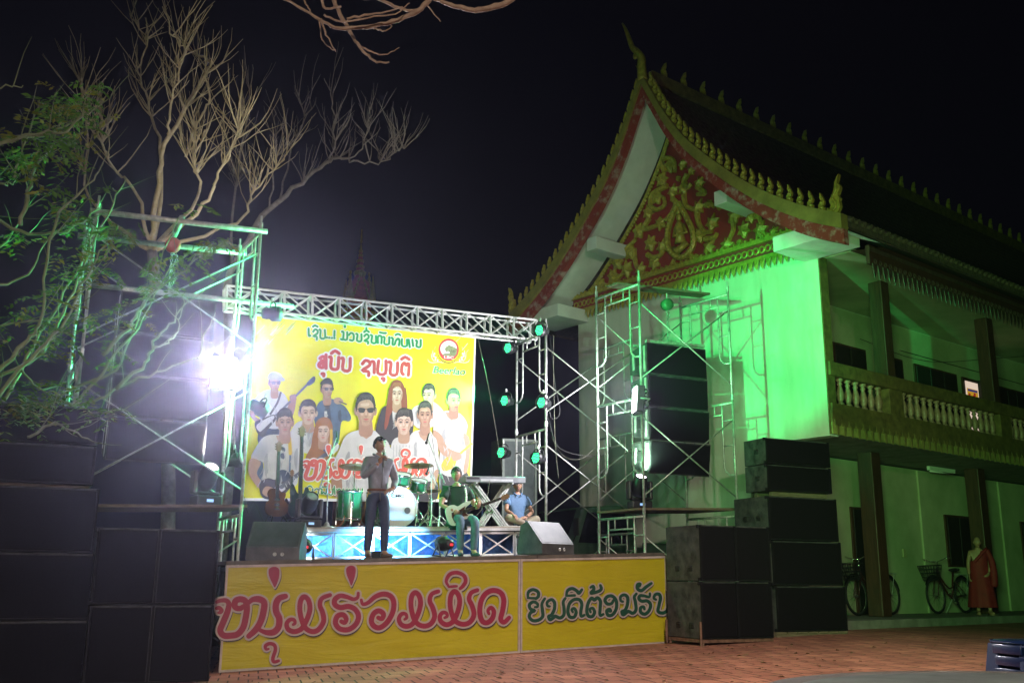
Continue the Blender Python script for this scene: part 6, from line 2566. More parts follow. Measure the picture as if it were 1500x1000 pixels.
m.lathe([(0.28, -0.12), (0.47, -0.13), (0.5, -0.08), (0.5, 0.08), (0.47, 0.13), (0.28, 0.12)], 28, M)
m.build('wheel', M_rubber, tk)

# plastic chair behind the keyboard stand
pc = suw(708, 765, 2.9)
ch = thing('plastic_chair', 'blue plastic chair with a yellow stripe behind the keyboard stand', 'chair', mtx=stageM(pc[0], 2.9, RT, 0.3), world=False)
M_bluep = mat('blue_plastic', (0.010, 0.02, 0.085), 0.28, var=0.15)
m = MB()
m.smooth = True
m.cbox((-0.22, -0.22, 0.40), (0.22, 0.2, 0.44), 0.02)
m.build('seat', M_bluep, ch)
m = MB()
m.smooth = True
for off in (0.0, 0.07):
    m.tube(crom([(-0.2 + off, 0.2, 0.42), (-0.21 + off, 0.24, 0.62), (-0.13 + off * .6, 0.27, 0.76), (0, 0.28, 0.8 - off), (0.13 - off * .6, 0.27, 0.76), (0.21 - off, 0.24, 0.62), (0.2 - off, 0.2, 0.42)], 5), 0.02, 6)
m.build('backrest', M_bluep, ch)
m = MB()
m.smooth = True
m.tube(crom([(-0.08, 0.23, 0.46), (-0.06, 0.26, 0.62), (0, 0.27, 0.68), (0.06, 0.26, 0.62), (0.08, 0.23, 0.46)], 4), 0.018, 6)
m.build('back_slat', mat('yellow_plastic', (0.6, 0.42, 0.03), 0.4), ch)
for sx in (-1, 1):
    for y in (-0.19, 0.18):
        MB().bar((sx * 0.19, y, 0.40), (sx * 0.23, y * 1.15, 0.0), 0.02, 6).build('leg', M_bluep, ch)

# cables lying and hanging
rc = random.Random(12)


def cable(name, label, pts, r=0.007, m_=None, group='loose cables'):
    m = MB()
    r = r * 0.62
    m.smooth = True
    m.tube(crom(pts, 7), r, 5)
    return tag(m.build(name, m_ or M_cable), label, 'cable', group)


M_orange = mat('orange_cable_sheath', (0.55, 0.16, 0.02), 0.45)
M_pale = mat('pale_cable_sheath', (0.14, 0.14, 0.10), 0.6)
cable('cable', 'orange cable tangled under the floor tom', [S(ft[0] + a, 1.75 + b, RT + c) for a, b, c in ((-0.35, 0.1, 0.01), (-0.2, 0.0, 0.05), (-0.12, 0.1, 0.2), (-0.2, 0.2, 0.02), (0.05, 0.05, 0.012), (0.25, -0.05, 0.02), (0.34, 0.1, 0.1), (0.3, 0.2, 0.3))], 0.009, M_orange)
cable('cable', 'thin orange cable rising past the floor tom to the cymbal', [S(ft[0] + a, 1.78, RT + c) for a, c in ((0.1, 0.01), (0.18, 0.2), (0.22, 0.45), (0.3, 0.75))], 0.006, M_orange)
cable('cable', 'pale cable sagging between the lower tower and the right tower', [onv(808, 640, 2.0), onv(826, 668, 2.0), onv(850, 672, 1.9), onv(872, 656, 1.9)], 0.005, M_pale)
cable('cable', 'second thin cable sagging just below the pale one between two towers', [onv(803, 610, 2.1), onv(815, 650, 2.0), onv(838, 664, 1.9), onv(872, 668, 1.8)], 0.007, M_cable)
cable('cable', 'guy wire from the truss corner past the backdrop edge', [onv(700, 495, 2.9), onv(718, 580, 2.9), onv(736, 690, 2.8)], 0.007, M_pale)
cable('cable', 'black cable hanging in a loop from the lamp at the truss end', [onv(806, 495, 2.1), onv(813, 560, 2.1), onv(820, 605, 2.1), onv(808, 612, 2.1), onv(803, 590, 2.1)], 0.008)
cable('cable', 'grey wire hanging straight down beside the front pole of the lower tower', [onv(811, 490, 2.0), onv(811, 545, 2.0), onv(813, 640, 2.0), onv(818, 700, 1.95)], 0.006, M_pale)
cable('cable', 'white lead on the riser under the keyboard', [S(kr[0] - a, 1.7 + b, RT + 0.008) for a, b in ((0.1, 0.0), (0.2, 0.08), (0.35, -0.02), (0.3, -0.08), (0.5, -0.06), (0.62, 0.04))], 0.008, M_white)
cable('cable', 'green tinted lead hanging from the keyboard rear', [onv(717, 703, 1.86), onv(714, 725, 1.84), onv(706, 745, 1.8), onv(697, 755, 1.75)], 0.007, M_pale)
cable('cable', 'dark cable coiled beside the left wedge monitor', [onv(358, 727, 1.0), onv(364, 752, 1.0), onv(372, 735, 1.0), onv(390, 770, 0.9), onv(408, 775, 0.8)], 0.007)
cable('cable', 'wire strung along the gallery wall of the temple', [BM_ @ V3((3.3, 1.2, 6.6)), BM_ @ V3((6.0, 1.1, 6.45)), BM_ @ V3((9.0, 0.8, 6.9)), BM_ @ V3((13, 0.3, 7.6))], 0.012)
cable('cable', 'cable drooping from the right tower plank to the truck', [onv(874, 745, 1.9), onv(884, 700, 1.9), onv(878, 650, 1.9)], 0.007, M_pale)
# ------------------------------------------------------------------ people
def skin_mesh(nodes, edges, root, sub=2):
    names = list(nodes)
    me = bpy.data.meshes.new('sk')
    me.from_pydata([nodes[n][0] for n in names], [(names.index(a), names.index(b)) for a, b in edges], [])
    o = bpy.data.objects.new('sk', me)
    col.objects.link(o)
    o.modifiers.new('skin', 'SKIN')
    sv = me.skin_vertices[0].data
    for i, n in enumerate(names):
        r = nodes[n][1]
        sv[i].radius = (r, r) if not isinstance(r, tuple) else r
        sv[i].use_root = (n == root)
    ss = o.modifiers.new('sub', 'SUBSURF')
    ss.levels = sub
    ss.render_levels = sub
    dg = bpy.context.evaluated_depsgraph_get()
    out = bpy.data.meshes.new_from_object(o.evaluated_get(dg))
    bpy.data.objects.remove(o)
    vs = [v.co.copy() for v in out.vertices]
    fs = [list(p.vertices) for p in out.polygons]
    bpy.data.meshes.remove(out)
    return vs, fs


M_eye = mat('eye_white', (0.55, 0.53, 0.50), 0.3, var=0.02)
M_iris = mat('iris', (0.02, 0.012, 0.01), 0.2)
M_lip = mat('lip', (0.28, 0.09, 0.08), 0.5)
M_brow = M_hair


def head_geo(m, M, s=1.0, skin=None):
    """head, z up, face towards -y, origin at the chin-neck joint; about 0.235 m tall"""
    m.use(skin or M_skin)
    m.smooth = True
    n, k = 20, 14
    vs = []
    for i in range(k + 1):
        th = PI * i / k
        z = math.cos(th)
        for j in range(n):
            a = 2 * PI * j / n
            x, y = math.sin(th) * math.cos(a), math.sin(th) * math.sin(a)
            X, Y, Z = x * 0.074, y * 0.094, z * 0.118
            if z < -0.1:                      # jaw narrows
                f = 1 - 0.34 * (-z - 0.1)
                X *= f
                if y > 0:
                    Y *= 1 - 0.5 * (-z)
                else:
                    Y *= 1 - 0.10 * (-z)
            if y < -0.5:
                Y *= 0.95
                if abs(x) < 0.28 and -0.42 < z < 0.12:      # nose
                    Y -= 0.026 * (1 - abs(x) / 0.28) * (1 - abs(z + 0.22) / 0.34)
                if 0.14 < abs(x) < 0.62 and -0.02 < z < 0.22:
                    Y += 0.008
            vs.append(M @ (V3((X, Y, Z + 0.118)) * s))
    fs = []
    for i in range(k):
        for j in range(n):
            fs.append((i * n + j, (i + 1) * n + j, (i + 1) * n + (j + 1) % n, i * n + (j + 1) % n))
    m.add(vs, fs)
    R3 = M.to_3x3()
    for sx in (-1, 1):
        m.ell(M @ (V3((sx * 0.076, 0.008, 0.112)) * s), (0.010 * s, 0.020 * s, 0.032 * s), 8, 6, R3)
    m.use(M_eye)
    for sx in (-1, 1):
        m.ell(M @ (V3((sx * 0.031, -0.079, 0.128)) * s), (0.014 * s, 0.010 * s, 0.0075 * s), 8, 6, R3)
    m.use(M_iris)
    for sx in (-1, 1):
        m.ell(M @ (V3((sx * 0.031, -0.087, 0.128)) * s), (0.006 * s, 0.004 * s, 0.0065 * s), 6, 5, R3)
    m.use(M_lip)
    m.ell(M @ (V3((0, -0.083, 0.058)) * s), (0.024 * s, 0.010 * s, 0.0085 * s), 10, 5, R3)
    m.use(M_brow)
    for sx in (-1, 1):
        m.tube([M @ (V3((sx * 0.012, -0.088, 0.147)) * s), M @ (V3((sx * 0.032, -0.088, 0.152)) * s), M @ (V3((sx * 0.050, -0.078, 0.146)) * s)], 0.0045 * s, 5)


def hair_geo(M, s=1.0, short=False, seed=1):
    m = MB()
    m.smooth = True
    r = random.Random(seed)
    n, k = 22, 10
    vs = []
    for i in range(k + 1):
        th = PI * 0.62 * i / k
        for j in range(n):
            a = 2 * PI * j / n
            x, y, z = math.sin(th) * math.cos(a), math.sin(th) * math.sin(a), math.cos(th)
            lim = (0.46 + 0.10 * math.sin(5 * a + seed)) if y < -0.25 else (-0.36 if y > 0.1 else -0.12)
            zz = max(z, lim)
            g_ = ((0.008 if short else 0.022) + r.uniform(0, 0.007)) * max(0.06, min(1.0, (z - lim) / 0.30 + 0.06))
            rr = math.sqrt(max(0.0, 1 - zz * zz)) / max(1e-6, math.sqrt(x * x + y * y)) if zz != z else 1.0
            vs.append(M @ (V3((x * rr * (0.074 + g_), y * rr * (0.094 + g_) + 0.004, zz * (0.118 + g_) + 0.118)) * s))
    fs = []
    for i in range(k):
        for j in range(n):
            fs.append((i * n + j, (i + 1) * n + j, (i + 1) * n + (j + 1) % n, i * n + (j + 1) % n))
    m.add(vs, fs)
    if not short:
        for q_ in range(46):
            a = r.uniform(0, 2 * PI)
            th = r.uniform(0.1, 1.2)
            p = V3((math.sin(th) * math.cos(a) * 0.09, math.sin(th) * math.sin(a) * 0.11, math.cos(th) * 0.135 + 0.118))
            d = V3((r.uniform(-.3, .3) + p.x * 3, -0.6 if p.y < 0 else 0.5, -0.5)) * 0.05
            m.tube([M @ (p * s), M @ ((p + d * 0.5 + V3((0, 0, 0.008))) * s), M @ ((p + d) * s)], [0.010 * s, 0.008 * s, 0.002 * s], 5)
    return m


def hand_geo(m, P, fwd, palm, curl, s=1.0, thumb=1, skin=None):
    """P wrist, fwd along the hand, palm = palm normal; curl in radians per joint"""
    m.use(skin or M_skin)
    m.smooth = True
    f = V3(fwd).normalized()
    pn = V3(palm)
    pn = (pn - f * pn.dot(f)).normalized()
    sd = f.cross(pn)
    Mx = Matrix((sd, f, pn)).transposed()
    m.ell(V3(P) + f * 0.045 * s, (0.040 * s, 0.052 * s, 0.016 * s), 10, 8, Mx)
    for i in range(4):
        b = V3(P) + f * (0.085 - abs(i - 1.3) * 0.005) * s + sd * ((i - 1.5) * 0.020 * s)
        ln = (0.040, 0.045, 0.042, 0.033)[i] * s
        d = f.copy()
        pts = [b]
        for k in range(3):
            ang = curl * (0.8 + 0.1 * i)
            d = (d * math.cos(ang) + pn * math.sin(ang)).normalized()
            pn2 = pn
            b = b + d * ln * (1.0, 0.72, 0.55)[k]
            pts.append(b)
            pn = pn
        m.tube(crom(pts, 2), [0.0095 * s, 0.0095 * s, 0.009 * s, 0.009 * s, 0.0085 * s, 0.008 * s, 0.006 * s], 7)
    b = V3(P) + f * 0.022 * s + sd * (thumb * 0.034 * s)
    d1 = (f * 0.75 + sd * thumb * 0.65 + pn * 0.35).normalized()
    d2 = (f * 0.85 - sd * thumb * 0.1 + pn * 0.6).normalized()
    m.tube([b, b + d1 * 0.036 * s, b + d1 * 0.036 * s + d2 * 0.032 * s, b + d1 * 0.036 * s + d2 * 0.055 * s], [0.012 * s, 0.011 * s, 0.010 * s, 0.007 * s], 7)


def shoe(m, A, fwd, s=1.0):
    f = V3((fwd[0], fwd[1], 0)).normalized()
    sd = f.cross(V3((0, 0, 1)))
    Mx = Matrix((sd, f, V3((0, 0, 1)))).transposed()
    a = V3((A[0], A[1], A[2]))
    m.ell(a + f * 0.075 * s + V3((0, 0, 0.040)), (0.046 * s, 0.135 * s, 0.038), 12, 8, Mx)
    m.ell(a + V3((0, 0, 0.06)) - f * 0.01, (0.043 * s, 0.060 * s, 0.055), 12, 8, Mx)
    m.box((-0.043, -0.055, 0.0), (0.043, 0.185, 0.014), Matrix.Translation(V3((a.x, a.y, a.z))) @ Mx.to_4x4())


def simple(name, m_, vs, fs, parent):
    b = MB()
    b.smooth = True
    b.add(vs, fs)
    return b.build(name, m_, parent)


def grow(nodes, keys, k=0.0, mul=1.0):
    out = {}
    for n in keys:
        p, r = nodes[n]
        out[n] = (p, tuple(x * mul + k for x in r) if isinstance(r, tuple) else r * mul + k)
    return out


LINKS = [('pelvis', 'spine'), ('spine', 'chest'), ('chest', 'neck0'), ('neck0', 'neck'), ('chest', 'shL'), ('shL', 'elL'), ('elL', 'wrL'), ('chest', 'shR'), ('shR', 'elR'), ('elR', 'wrR'),
         ('pelvis', 'hipL'), ('hipL', 'knL'), ('knL', 'anL'), ('pelvis', 'hipR'), ('hipR', 'knR'), ('knR', 'anR'), ('anL', 'toL'), ('anR', 'toR')]
SHK = ['pelvis', 'spine', 'chest', 'neck0', 'shL', 'shR']
SHE = [('pelvis', 'spine'), ('spine', 'chest'), ('chest', 'neck0'), ('chest', 'shL'), ('chest', 'shR')]
LGK = ['pelvis', 'hipL', 'knL', 'anL', 'hipR', 'knR', 'anR']
LGE = [('pelvis', 'hipL'), ('hipL', 'knL'), ('knL', 'anL'), ('pelvis', 'hipR'), ('hipR', 'knR'), ('knR', 'anR')]


def mid(J, a, b, name, r, f=0.5):
    J[name] = (tuple(V3(J[a][0]).lerp(V3(J[b][0]), f)), r)


# singer: standing, right hand holds the microphone to his mouth (L = his right = image left)
J = {'pelvis': ((0, 0, 0.98), (0.155, 0.115)), 'spine': ((0, 0.005, 1.16), (0.150, 0.115)), 'chest': ((0, 0.01, 1.37), (0.128, 0.112)), 'neck0': ((0, 0.012, 1.50), (0.075, 0.06)), 'neck': ((0, -0.005, 1.60), (0.052, 0.052)),
     'shL': ((-0.185, 0.01, 1.435), 0.072), 'elL': ((-0.285, -0.06, 1.17), 0.047), 'wrL': ((-0.085, -0.20, 1.395), 0.031),
     'shR': ((0.185, 0.01, 1.43), 0.072), 'elR': ((0.285, -0.01, 1.16), 0.047), 'wrR': ((0.165, -0.175, 1.02), 0.031),
     'hipL': ((-0.085, 0, 0.92), 0.092), 'knL': ((-0.120, -0.015, 0.51), 0.066), 'anL': ((-0.125, 0.02, 0.09), 0.043), 'toL': ((-0.135, -0.10, 0.045), 0.035),
     'hipR': ((0.085, 0, 0.92), 0.092), 'knR': ((0.125, -0.025, 0.51), 0.066), 'anR': ((0.140, 0.01, 0.09), 0.043), 'toR': ((0.165, -0.10, 0.045), 0.035)}
M_sh1 = mat('grey_blue_shirt', (0.20, 0.22, 0.27), 0.55, var=0.15, scale=8, bump=1.0, bscale=7)
M_tr1 = mat('navy_trousers', (0.026, 0.042, 0.095), 0.7, var=0.2, scale=8, bump=0.8, bscale=8)
M_shoe1 = mat('brown_shoe', (0.12, 0.08, 0.06), 0.5)
su_ = suw(550, 812, 0.30)[0]
SM = stageM(su_, 0.30, DECK, 0.10)
HM = Matrix.Translation((0.0, -0.020, 1.565)) @ Matrix.Rotation(0.20, 4, 'Z') @ Matrix.Rotation(-0.08, 4, 'X')
mid(J, 'elL', 'wrL', 'cuL', 0.036, 0.88)
mid(J, 'elR', 'wrR', 'cuR', 0.036, 0.88)
def person2(label, M, J, head_M, M_shirt, M_leg, M_shoe, hands, feet, long_sleeve=True, **kw):
    J = dict(J)
    sk, se = list(SHK), list(SHE)
    if long_sleeve:
        mid(J, 'elL', 'wrL', 'cuL', 0.034, 0.92)
        mid(J, 'elR', 'wrR', 'cuR', 0.034, 0.92)
        sk += ['elL', 'cuL', 'elR', 'cuR']
        se += [('shL', 'elL'), ('elL', 'cuL'), ('shR', 'elR'), ('elR', 'cuR')]
    else:
        mid(J, 'shL', 'elL', 'slL', 0.062, 0.62)
        mid(J, 'shR', 'elR', 'slR', 0.062, 0.62)
        sk += ['slL', 'slR']
        se += [('shL', 'slL'), ('shR', 'slR')]
    B = {k: v for k, v in J.items() if k not in ('cuL', 'cuR', 'slL', 'slR')}
    for k in ('pelvis', 'spine', 'chest', 'hipL', 'hipR'):
        p_, r_ = B[k]
        B[k] = (p_, tuple(x * 0.68 for x in r_) if isinstance(r_, tuple) else r_ * 0.8)
    for k in ('shL', 'shR', 'elL', 'elR', 'knL', 'knR'):
        B[k] = (B[k][0], B[k][1] * 0.88)
    pv_ = V3(J['pelvis'][0]).lerp(V3(J['spine'][0]), -0.45)
    J['hem'] = (tuple(pv_), tuple(x * 1.02 for x in J['pelvis'][1]))
    sk.append('hem')
    se.append(('pelvis', 'hem'))
    rt0 = 'pelvis'
    if kw.get('tucked'):
        J['sw'] = (tuple(V3(J['pelvis'][0]).lerp(V3(J['spine'][0]), -0.35)), tuple(x * 0.80 for x in J['pelvis'][1]))
        sk = ['sw'] + [k for k in sk if k not in ('pelvis', 'hem')]
        J['sw2'] = (J['pelvis'][0], tuple(x * 0.93 for x in J['pelvis'][1]))
        sk.append('sw2')
        se = [('sw', 'sw2'), ('sw2', 'spine')] + [e for e in se if 'pelvis' not in e]
        rt0 = 'sw'
    t = thing('person', label, 'person', mtx=M, world=False)
    skn = kw.get('skin') or M_skin
    b = MB()
    b.use(skn)
    b.smooth = True
    b.add(*skin_mesh(B, LINKS, 'pelvis'))
    head_geo(b, head_M, kw.get('head_s', 1.0), skn)
    for h in hands:
        hand_geo(b, *h, skin=skn)
    b.build('body', None, t)
    hair_geo(head_M, kw.get('head_s', 1.0), kw.get('hair_short', False), kw.get('seed', 1)).build('hair', M_hair, t)
    sh = simple('shirt', M_shirt, *skin_mesh(grow(J, sk, 0.014 if long_sleeve else 0.020), se, rt0), t)
    pw_ = V3(J['pelvis'][0]).lerp(V3(J['spine'][0]), 0.34)
    J['waist'] = (tuple(pw_), tuple(x * 1.0 + 0.012 for x in J['pelvis'][1]))
    J['pelvis'] = (J['pelvis'][0], tuple(x * 0.93 for x in J['pelvis'][1]))
    simple('trousers', M_leg, *skin_mesh(grow(J, LGK + ['waist'], 0.012), LGE + [('pelvis', 'waist')], 'pelvis'), t)
    for A, fw in feet:
        m = MB()
        m.smooth = True
        shoe(m, A, fw)
        m.build('shoe', M_shoe, t)
    return t, sh


singer, sshirt = person2('man in a grey blue long sleeved shirt singing into a microphone at the stage edge', SM, {k: v for k, v in J.items() if k not in ('cuL', 'cuR')}, HM, M_sh1, M_tr1, M_shoe1,
                         [((-0.085, -0.20, 1.395), (0.55, 0.02, 0.75), (0.5, -0.75, 0.1), 0.95, 1.0, -1), ((0.165, -0.175, 1.02), (-0.75, -0.35, -0.25), (0.1, 0.6, -0.7), 0.55, 1.0, 1)],
                         [((-0.125, 0.02, 0.0), (-0.25, -1)), ((0.14, 0.01, 0.0), (0.3, -1))], seed=3, tucked=True)
# collar, placket, belt, buckle
m = MB()
m.smooth = True
for sx in (-1, 1):
    m.tube([(sx * 0.075, 0.05, 1.55), (sx * 0.085, -0.02, 1.535), (sx * 0.03, -0.095, 1.49)], [0.018, 0.020, 0.012], 6)
m.build('collar', M_sh1, sshirt)
m = MB()
m.smooth = True
m.tube([(0.004, -0.112, 1.46), (0.004, -0.142, 1.36), (0.004, -0.145, 1.16), (0.004, -0.136, 1.03)], 0.010, 5)
for z in (1.42, 1.32, 1.22, 1.12):
    m.ell((0.004, -0.152 if z < 1.4 else -0.142, z), (0.006, 0.004, 0.006), 6, 4)
m.build('button_placket', mat('shirt_seam', (0.19, 0.21, 0.25), 0.5), sshirt)
m = MB()
m.smooth = True
m.tube([(0.152 * math.cos(a), 0.120 * math.sin(a), 1.005) for a in [k * PI / 12 for k in range(25)]], 0.020, 6)
m.build('belt', mat('brown_belt', (0.14, 0.05, 0.03), 0.4), singer)
mic_p = SM @ V3((-0.005, -0.205, 1.50))
mm = thing('microphone', 'grey wireless microphone held in the fist of the singing man', 'microphone', mtx=SM @ Matrix.Translation((-0.020, -0.215, 1.435)) @ Matrix.Rotation(-0.30, 4, 'X') @ Matrix.Rotation(0.12, 4, 'Y'), world=False)
m = MB()
m.smooth = True
m.lathe([(0.012, -0.11), (0.015, -0.10), (0.019, 0.10), (0.022, 0.12)], 12)
m.build('handle', mat('mic_grey', (0.12, 0.12, 0.13), 0.35, 0.3), mm)
m = MB()
m.smooth = True
m.ell((0, 0, 0.145), (0.027, 0.027, 0.03), 12, 8)
m.build('grille', M_steel, mm)
m = MB()
m.smooth = True
m.tube([(-0.02, -0.13, 0.98), (-0.025, -0.145, 0.90), (-0.015, -0.14, 0.84)], 0.005, 5)
m.build('key_strap', M_pale, singer)

# guitarist sitting on the riser edge, face turned to image left
Rz_ = RT - DECK
gu = suw(672, 770, 1.45)[0]
GM = stageM(gu - 0.02, 1.42, DECK, -0.12)
hz0 = Rz_ + 0.10
J = {'pelvis': ((0, 0.13, hz0 + 0.02), (0.165, 0.13)), 'spine': ((-0.01, 0.11, hz0 + 0.22), (0.135, 0.125)), 'chest': ((-0.03, 0.06, hz0 + 0.43), (0.120, 0.120)), 'neck0': ((-0.035, 0.04, hz0 + 0.555), (0.075, 0.06)), 'neck': ((-0.04, 0.02, hz0 + 0.65), (0.054, 0.054)),
     'shL': ((-0.205, 0.05, hz0 + 0.49), 0.076), 'elL': ((-0.33, -0.05, hz0 + 0.24), 0.050), 'wrL': ((-0.13, -0.17, hz0 + 0.14), 0.034),
     'shR': ((0.165, 0.05, hz0 + 0.49), 0.076), 'elR': ((0.29, -0.03, hz0 + 0.22), 0.050), 'wrR': ((0.26, -0.24, hz0 + 0.20), 0.034),
     'hipL': ((-0.09, 0.10, hz0 - 0.01), 0.100), 'knL': ((-0.04, -0.26, hz0 + 0.03), 0.072), 'anL': ((-0.02, -0.23, 0.09), 0.046), 'toL': ((-0.04, -0.34, 0.045), 0.036),
     'hipR': ((0.10, 0.10, hz0 - 0.01), 0.100), 'knR': ((0.22, -0.27, hz0 + 0.01), 0.072), 'anR': ((0.20, -0.25, 0.09), 0.046), 'toR': ((0.22, -0.36, 0.045), 0.036)}
M_sh2 = mat('dark_green_tee', (0.012, 0.035, 0.024), 0.8, var=0.2, bump=0.8, bscale=8)
M_jean = mat('blue_jeans', (0.07, 0.12, 0.17), 0.75, var=0.25, scale=12, bump=0.9, bscale=9)
M_shoe2 = mat('dark_sneaker', (0.03, 0.04, 0.05), 0.6)
HM2 = Matrix.Translation((-0.055, -0.005, hz0 + 0.635)) @ Matrix.Rotation(-0.45, 4, 'Z') @ Matrix.Rotation(0.05, 4, 'X')
guitarist, gsh = person2('guitarist in a dark green tee and jeans seated on the riser edge', GM, J, HM2, M_sh2, M_jean, M_shoe2,
                         [((-0.13, -0.17, hz0 + 0.14), (0.75, -0.1, -0.35), (0.0, 0.9, 0.0), 0.6, 1.05, -1), ((0.26, -0.24, hz0 + 0.20), (0.25, -0.1, 0.75), (-0.3, 0.8, 0.1), 0.75, 1.05, 1)],
                         [((-0.02, -0.23, 0.0), (-0.15, -1)), ((0.20, -0.25, 0.0), (0.2, -1))], long_sleeve=False, seed=8)
gg = GM @ Matrix.Translation((-0.18, -0.155, hz0 + 0.05)) @ Matrix.Rotation(1.22, 4, 'Y')
guitar('electric_guitar', 'white electric guitar held across the lap of the seated guitarist', gg @ Matrix.Translation((0, -0.02, -0.07)), mat('pearl_lacquer', (0.66, 0.66, 0.64), 0.25, var=0.03), 0.62, 'double', mat('dark_pickguard', (0.10, 0.03, 0.02), 0.3))
m = MB()
m.smooth = True
st_pts = [(0.10, -0.10, hz0 + 0.28), (0.10, -0.085, hz0 + 0.44), (0.085, 0.03, hz0 + 0.585), (0.02, 0.17, hz0 + 0.45), (-0.12, 0.2, hz0 + 0.25)]
P_ = crom(st_pts, 6)
for a, b in zip(P_, P_[1:]):
    m.rbar(a, b, 0.034, 0.006, up=(0, 1, 0.2))
m.build('guitar_strap', mat('white_strap', (0.62, 0.62, 0.60), 0.6), guitarist)

# man sitting cross-legged behind the keyboard
ku = suw(760, 770, 2.55)[0]
KM = stageM(ku, 2.62, RT, -0.05)
J = {'pelvis': ((0, 0.05, 0.11), (0.16, 0.12)), 'spine': ((0, 0.06, 0.30), (0.145, 0.11)), 'chest': ((0, 0.03, 0.50), (0.125, 0.11)), 'neck0': ((0, 0.02, 0.615), (0.07, 0.058)), 'neck': ((0, 0.0, 0.70), (0.05, 0.05)),
     'shL': ((-0.185, 0.03, 0.55), 0.060), 'elL': ((-0.26, -0.10, 0.32), 0.044), 'wrL': ((-0.21, -0.30, 0.24), 0.030),
     'shR': ((0.185, 0.03, 0.55), 0.060), 'elR': ((0.27, -0.08, 0.30), 0.044), 'wrR': ((0.07, -0.27, 0.20), 0.030),
     'hipL': ((-0.10, 0.0, 0.10), 0.09), 'knL': ((-0.32, -0.30, 0.19), 0.066), 'anL': ((0.02, -0.38, 0.07), 0.042), 'toL': ((0.12, -0.40, 0.05), 0.034),
     'hipR': ((0.10, 0.0, 0.10), 0.09), 'knR': ((0.30, -0.32, 0.17), 0.066), 'anR': ((-0.02, -0.28, 0.07), 0.042), 'toR': ((-0.12, -0.30, 0.05), 0.034)}
M_sh3 = mat('blue_denim_shirt', (0.10, 0.19, 0.33), 0.7, var=0.15, bump=0.8, bscale=8)
M_tr3 = mat('khaki_trousers', (0.24, 0.20, 0.14), 0.75, var=0.15, bump=0.8, bscale=8)
HM3 = Matrix.Translation((0.0, -0.015, 0.67)) @ Matrix.Rotation(-0.25, 4, 'Z')
seated, ssh = person2('man in a short sleeved blue shirt sitting cross legged behind the keyboard', KM, J, HM3, M_sh3, M_tr3, M_shoe2,
                      [((-0.21, -0.30, 0.24), (0.15, -0.75, -0.3), (0, -0.2, -0.9), 0.35, 1.0, 1), ((0.07, -0.27, 0.20), (-0.8, -0.3, -0.1), (0.0, 0.2, -0.9), 0.45, 1.0, 1)],
                      [((0.02, -0.38, 0.02), (1, -0.2)), ((-0.02, -0.28, 0.02), (-1, -0.2))], long_sleeve=False, seed=5, hair_short=True)
m = MB()
m.smooth = True
for sx in (-1, 1):
    m.tube([(sx * 0.065, 0.05, 0.665), (sx * 0.08, -0.02, 0.645), (sx * 0.03, -0.10, 0.595)], [0.016, 0.018, 0.010], 6)
m.build('collar', M_sh3, ssh)
m = MB()
m.smooth = True
m.tube([V3((0.07, -0.27, 0.20)) + V3((0.012, 0.034 * math.cos(a), 0.034 * math.sin(a))) for a in [k * PI / 6 for k in range(13)]], 0.008, 5)
m.build('wristwatch', M_chrome, seated)

# monk walking along the porch
def onflank(x, y, t):
    P = onplane(x, y, BC + BF * t, BF)
    return (P - BC).dot(BS), P.z


ms, mz = onflank(1441, 893, 0.62)
ms_, mz_ = onflank(1436, 786, 0.62)
KH = (mz_ - 0.38) / 1.70
MM = BM_ @ Matrix.Translation((ms, 0.62, 0.38)) @ Matrix.Rotation(-0.95, 4, 'Z') @ Matrix.Scale(max(0.85, min(1.1, KH)), 4)
J = {'pelvis': ((0, 0, 0.92), (0.15, 0.11)), 'spine': ((0, 0.0, 1.10), (0.135, 0.10)), 'chest': ((0, 0.0, 1.29), (0.150, 0.105)), 'neck0': ((0, 0.0, 1.41), (0.065, 0.055)), 'neck': ((0, -0.01, 1.49), (0.048, 0.048)),
     'shL': ((-0.17, 0.0, 1.355), 0.056), 'elL': ((-0.225, 0.03, 1.09), 0.042), 'wrL': ((-0.235, -0.05, 0.86), 0.029),
     'shR': ((0.17, 0.0, 1.355), 0.056), 'elR': ((0.22, 0.0, 1.09), 0.042), 'wrR': ((0.17, -0.14, 0.92), 0.029),
     'hipL': ((-0.08, 0, 0.87), 0.085), 'knL': ((-0.09, -0.07, 0.48), 0.06), 'anL': ((-0.10, 0.04, 0.08), 0.040), 'toL': ((-0.11, -0.07, 0.03), 0.034),
     'hipR': ((0.08, 0, 0.87), 0.085), 'knR': ((0.10, -0.06, 0.48), 0.06), 'anR': ((0.12, -0.10, 0.08), 0.040), 'toR': ((0.14, -0.21, 0.03), 0.034)}
monk = thing('person', 'shaven headed monk in a red robe standing by the porch post with one bare shoulder', 'person', mtx=MM, world=False)
HM4 = Matrix.Translation((0.0, -0.02, 1.455)) @ Matrix.Rotation(0.1, 4, 'Z')
b = MB()
b.use(M_skin)
b.smooth = True
b.add(*skin_mesh(J, LINKS, 'pelvis'))
head_geo(b, HM4)
hand_geo(b, (-0.235, -0.05, 0.86), (0.0, -0.15, -1), (1, 0, 0), 0.3, 1.0, -1)
hand_geo(b, (0.17, -0.14, 0.92), (-0.4, -0.4, -0.6), (-0.7, 0.3, 0), 0.5, 1.0, 1)
for A, fw in (((-0.10, 0.04, 0.0), (-0.1, -1)), ((0.12, -0.10, 0.0), (0.2, -1))):
    shoe(b, A, fw)
b.build('body', None, monk)
M_robe = mat('red_monk_robe', (0.22, 0.008, 0.014), 0.75, var=0.2, scale=6, bump=0.3, bscale=14)
rb = MB()
rb.smooth = True
n = 40
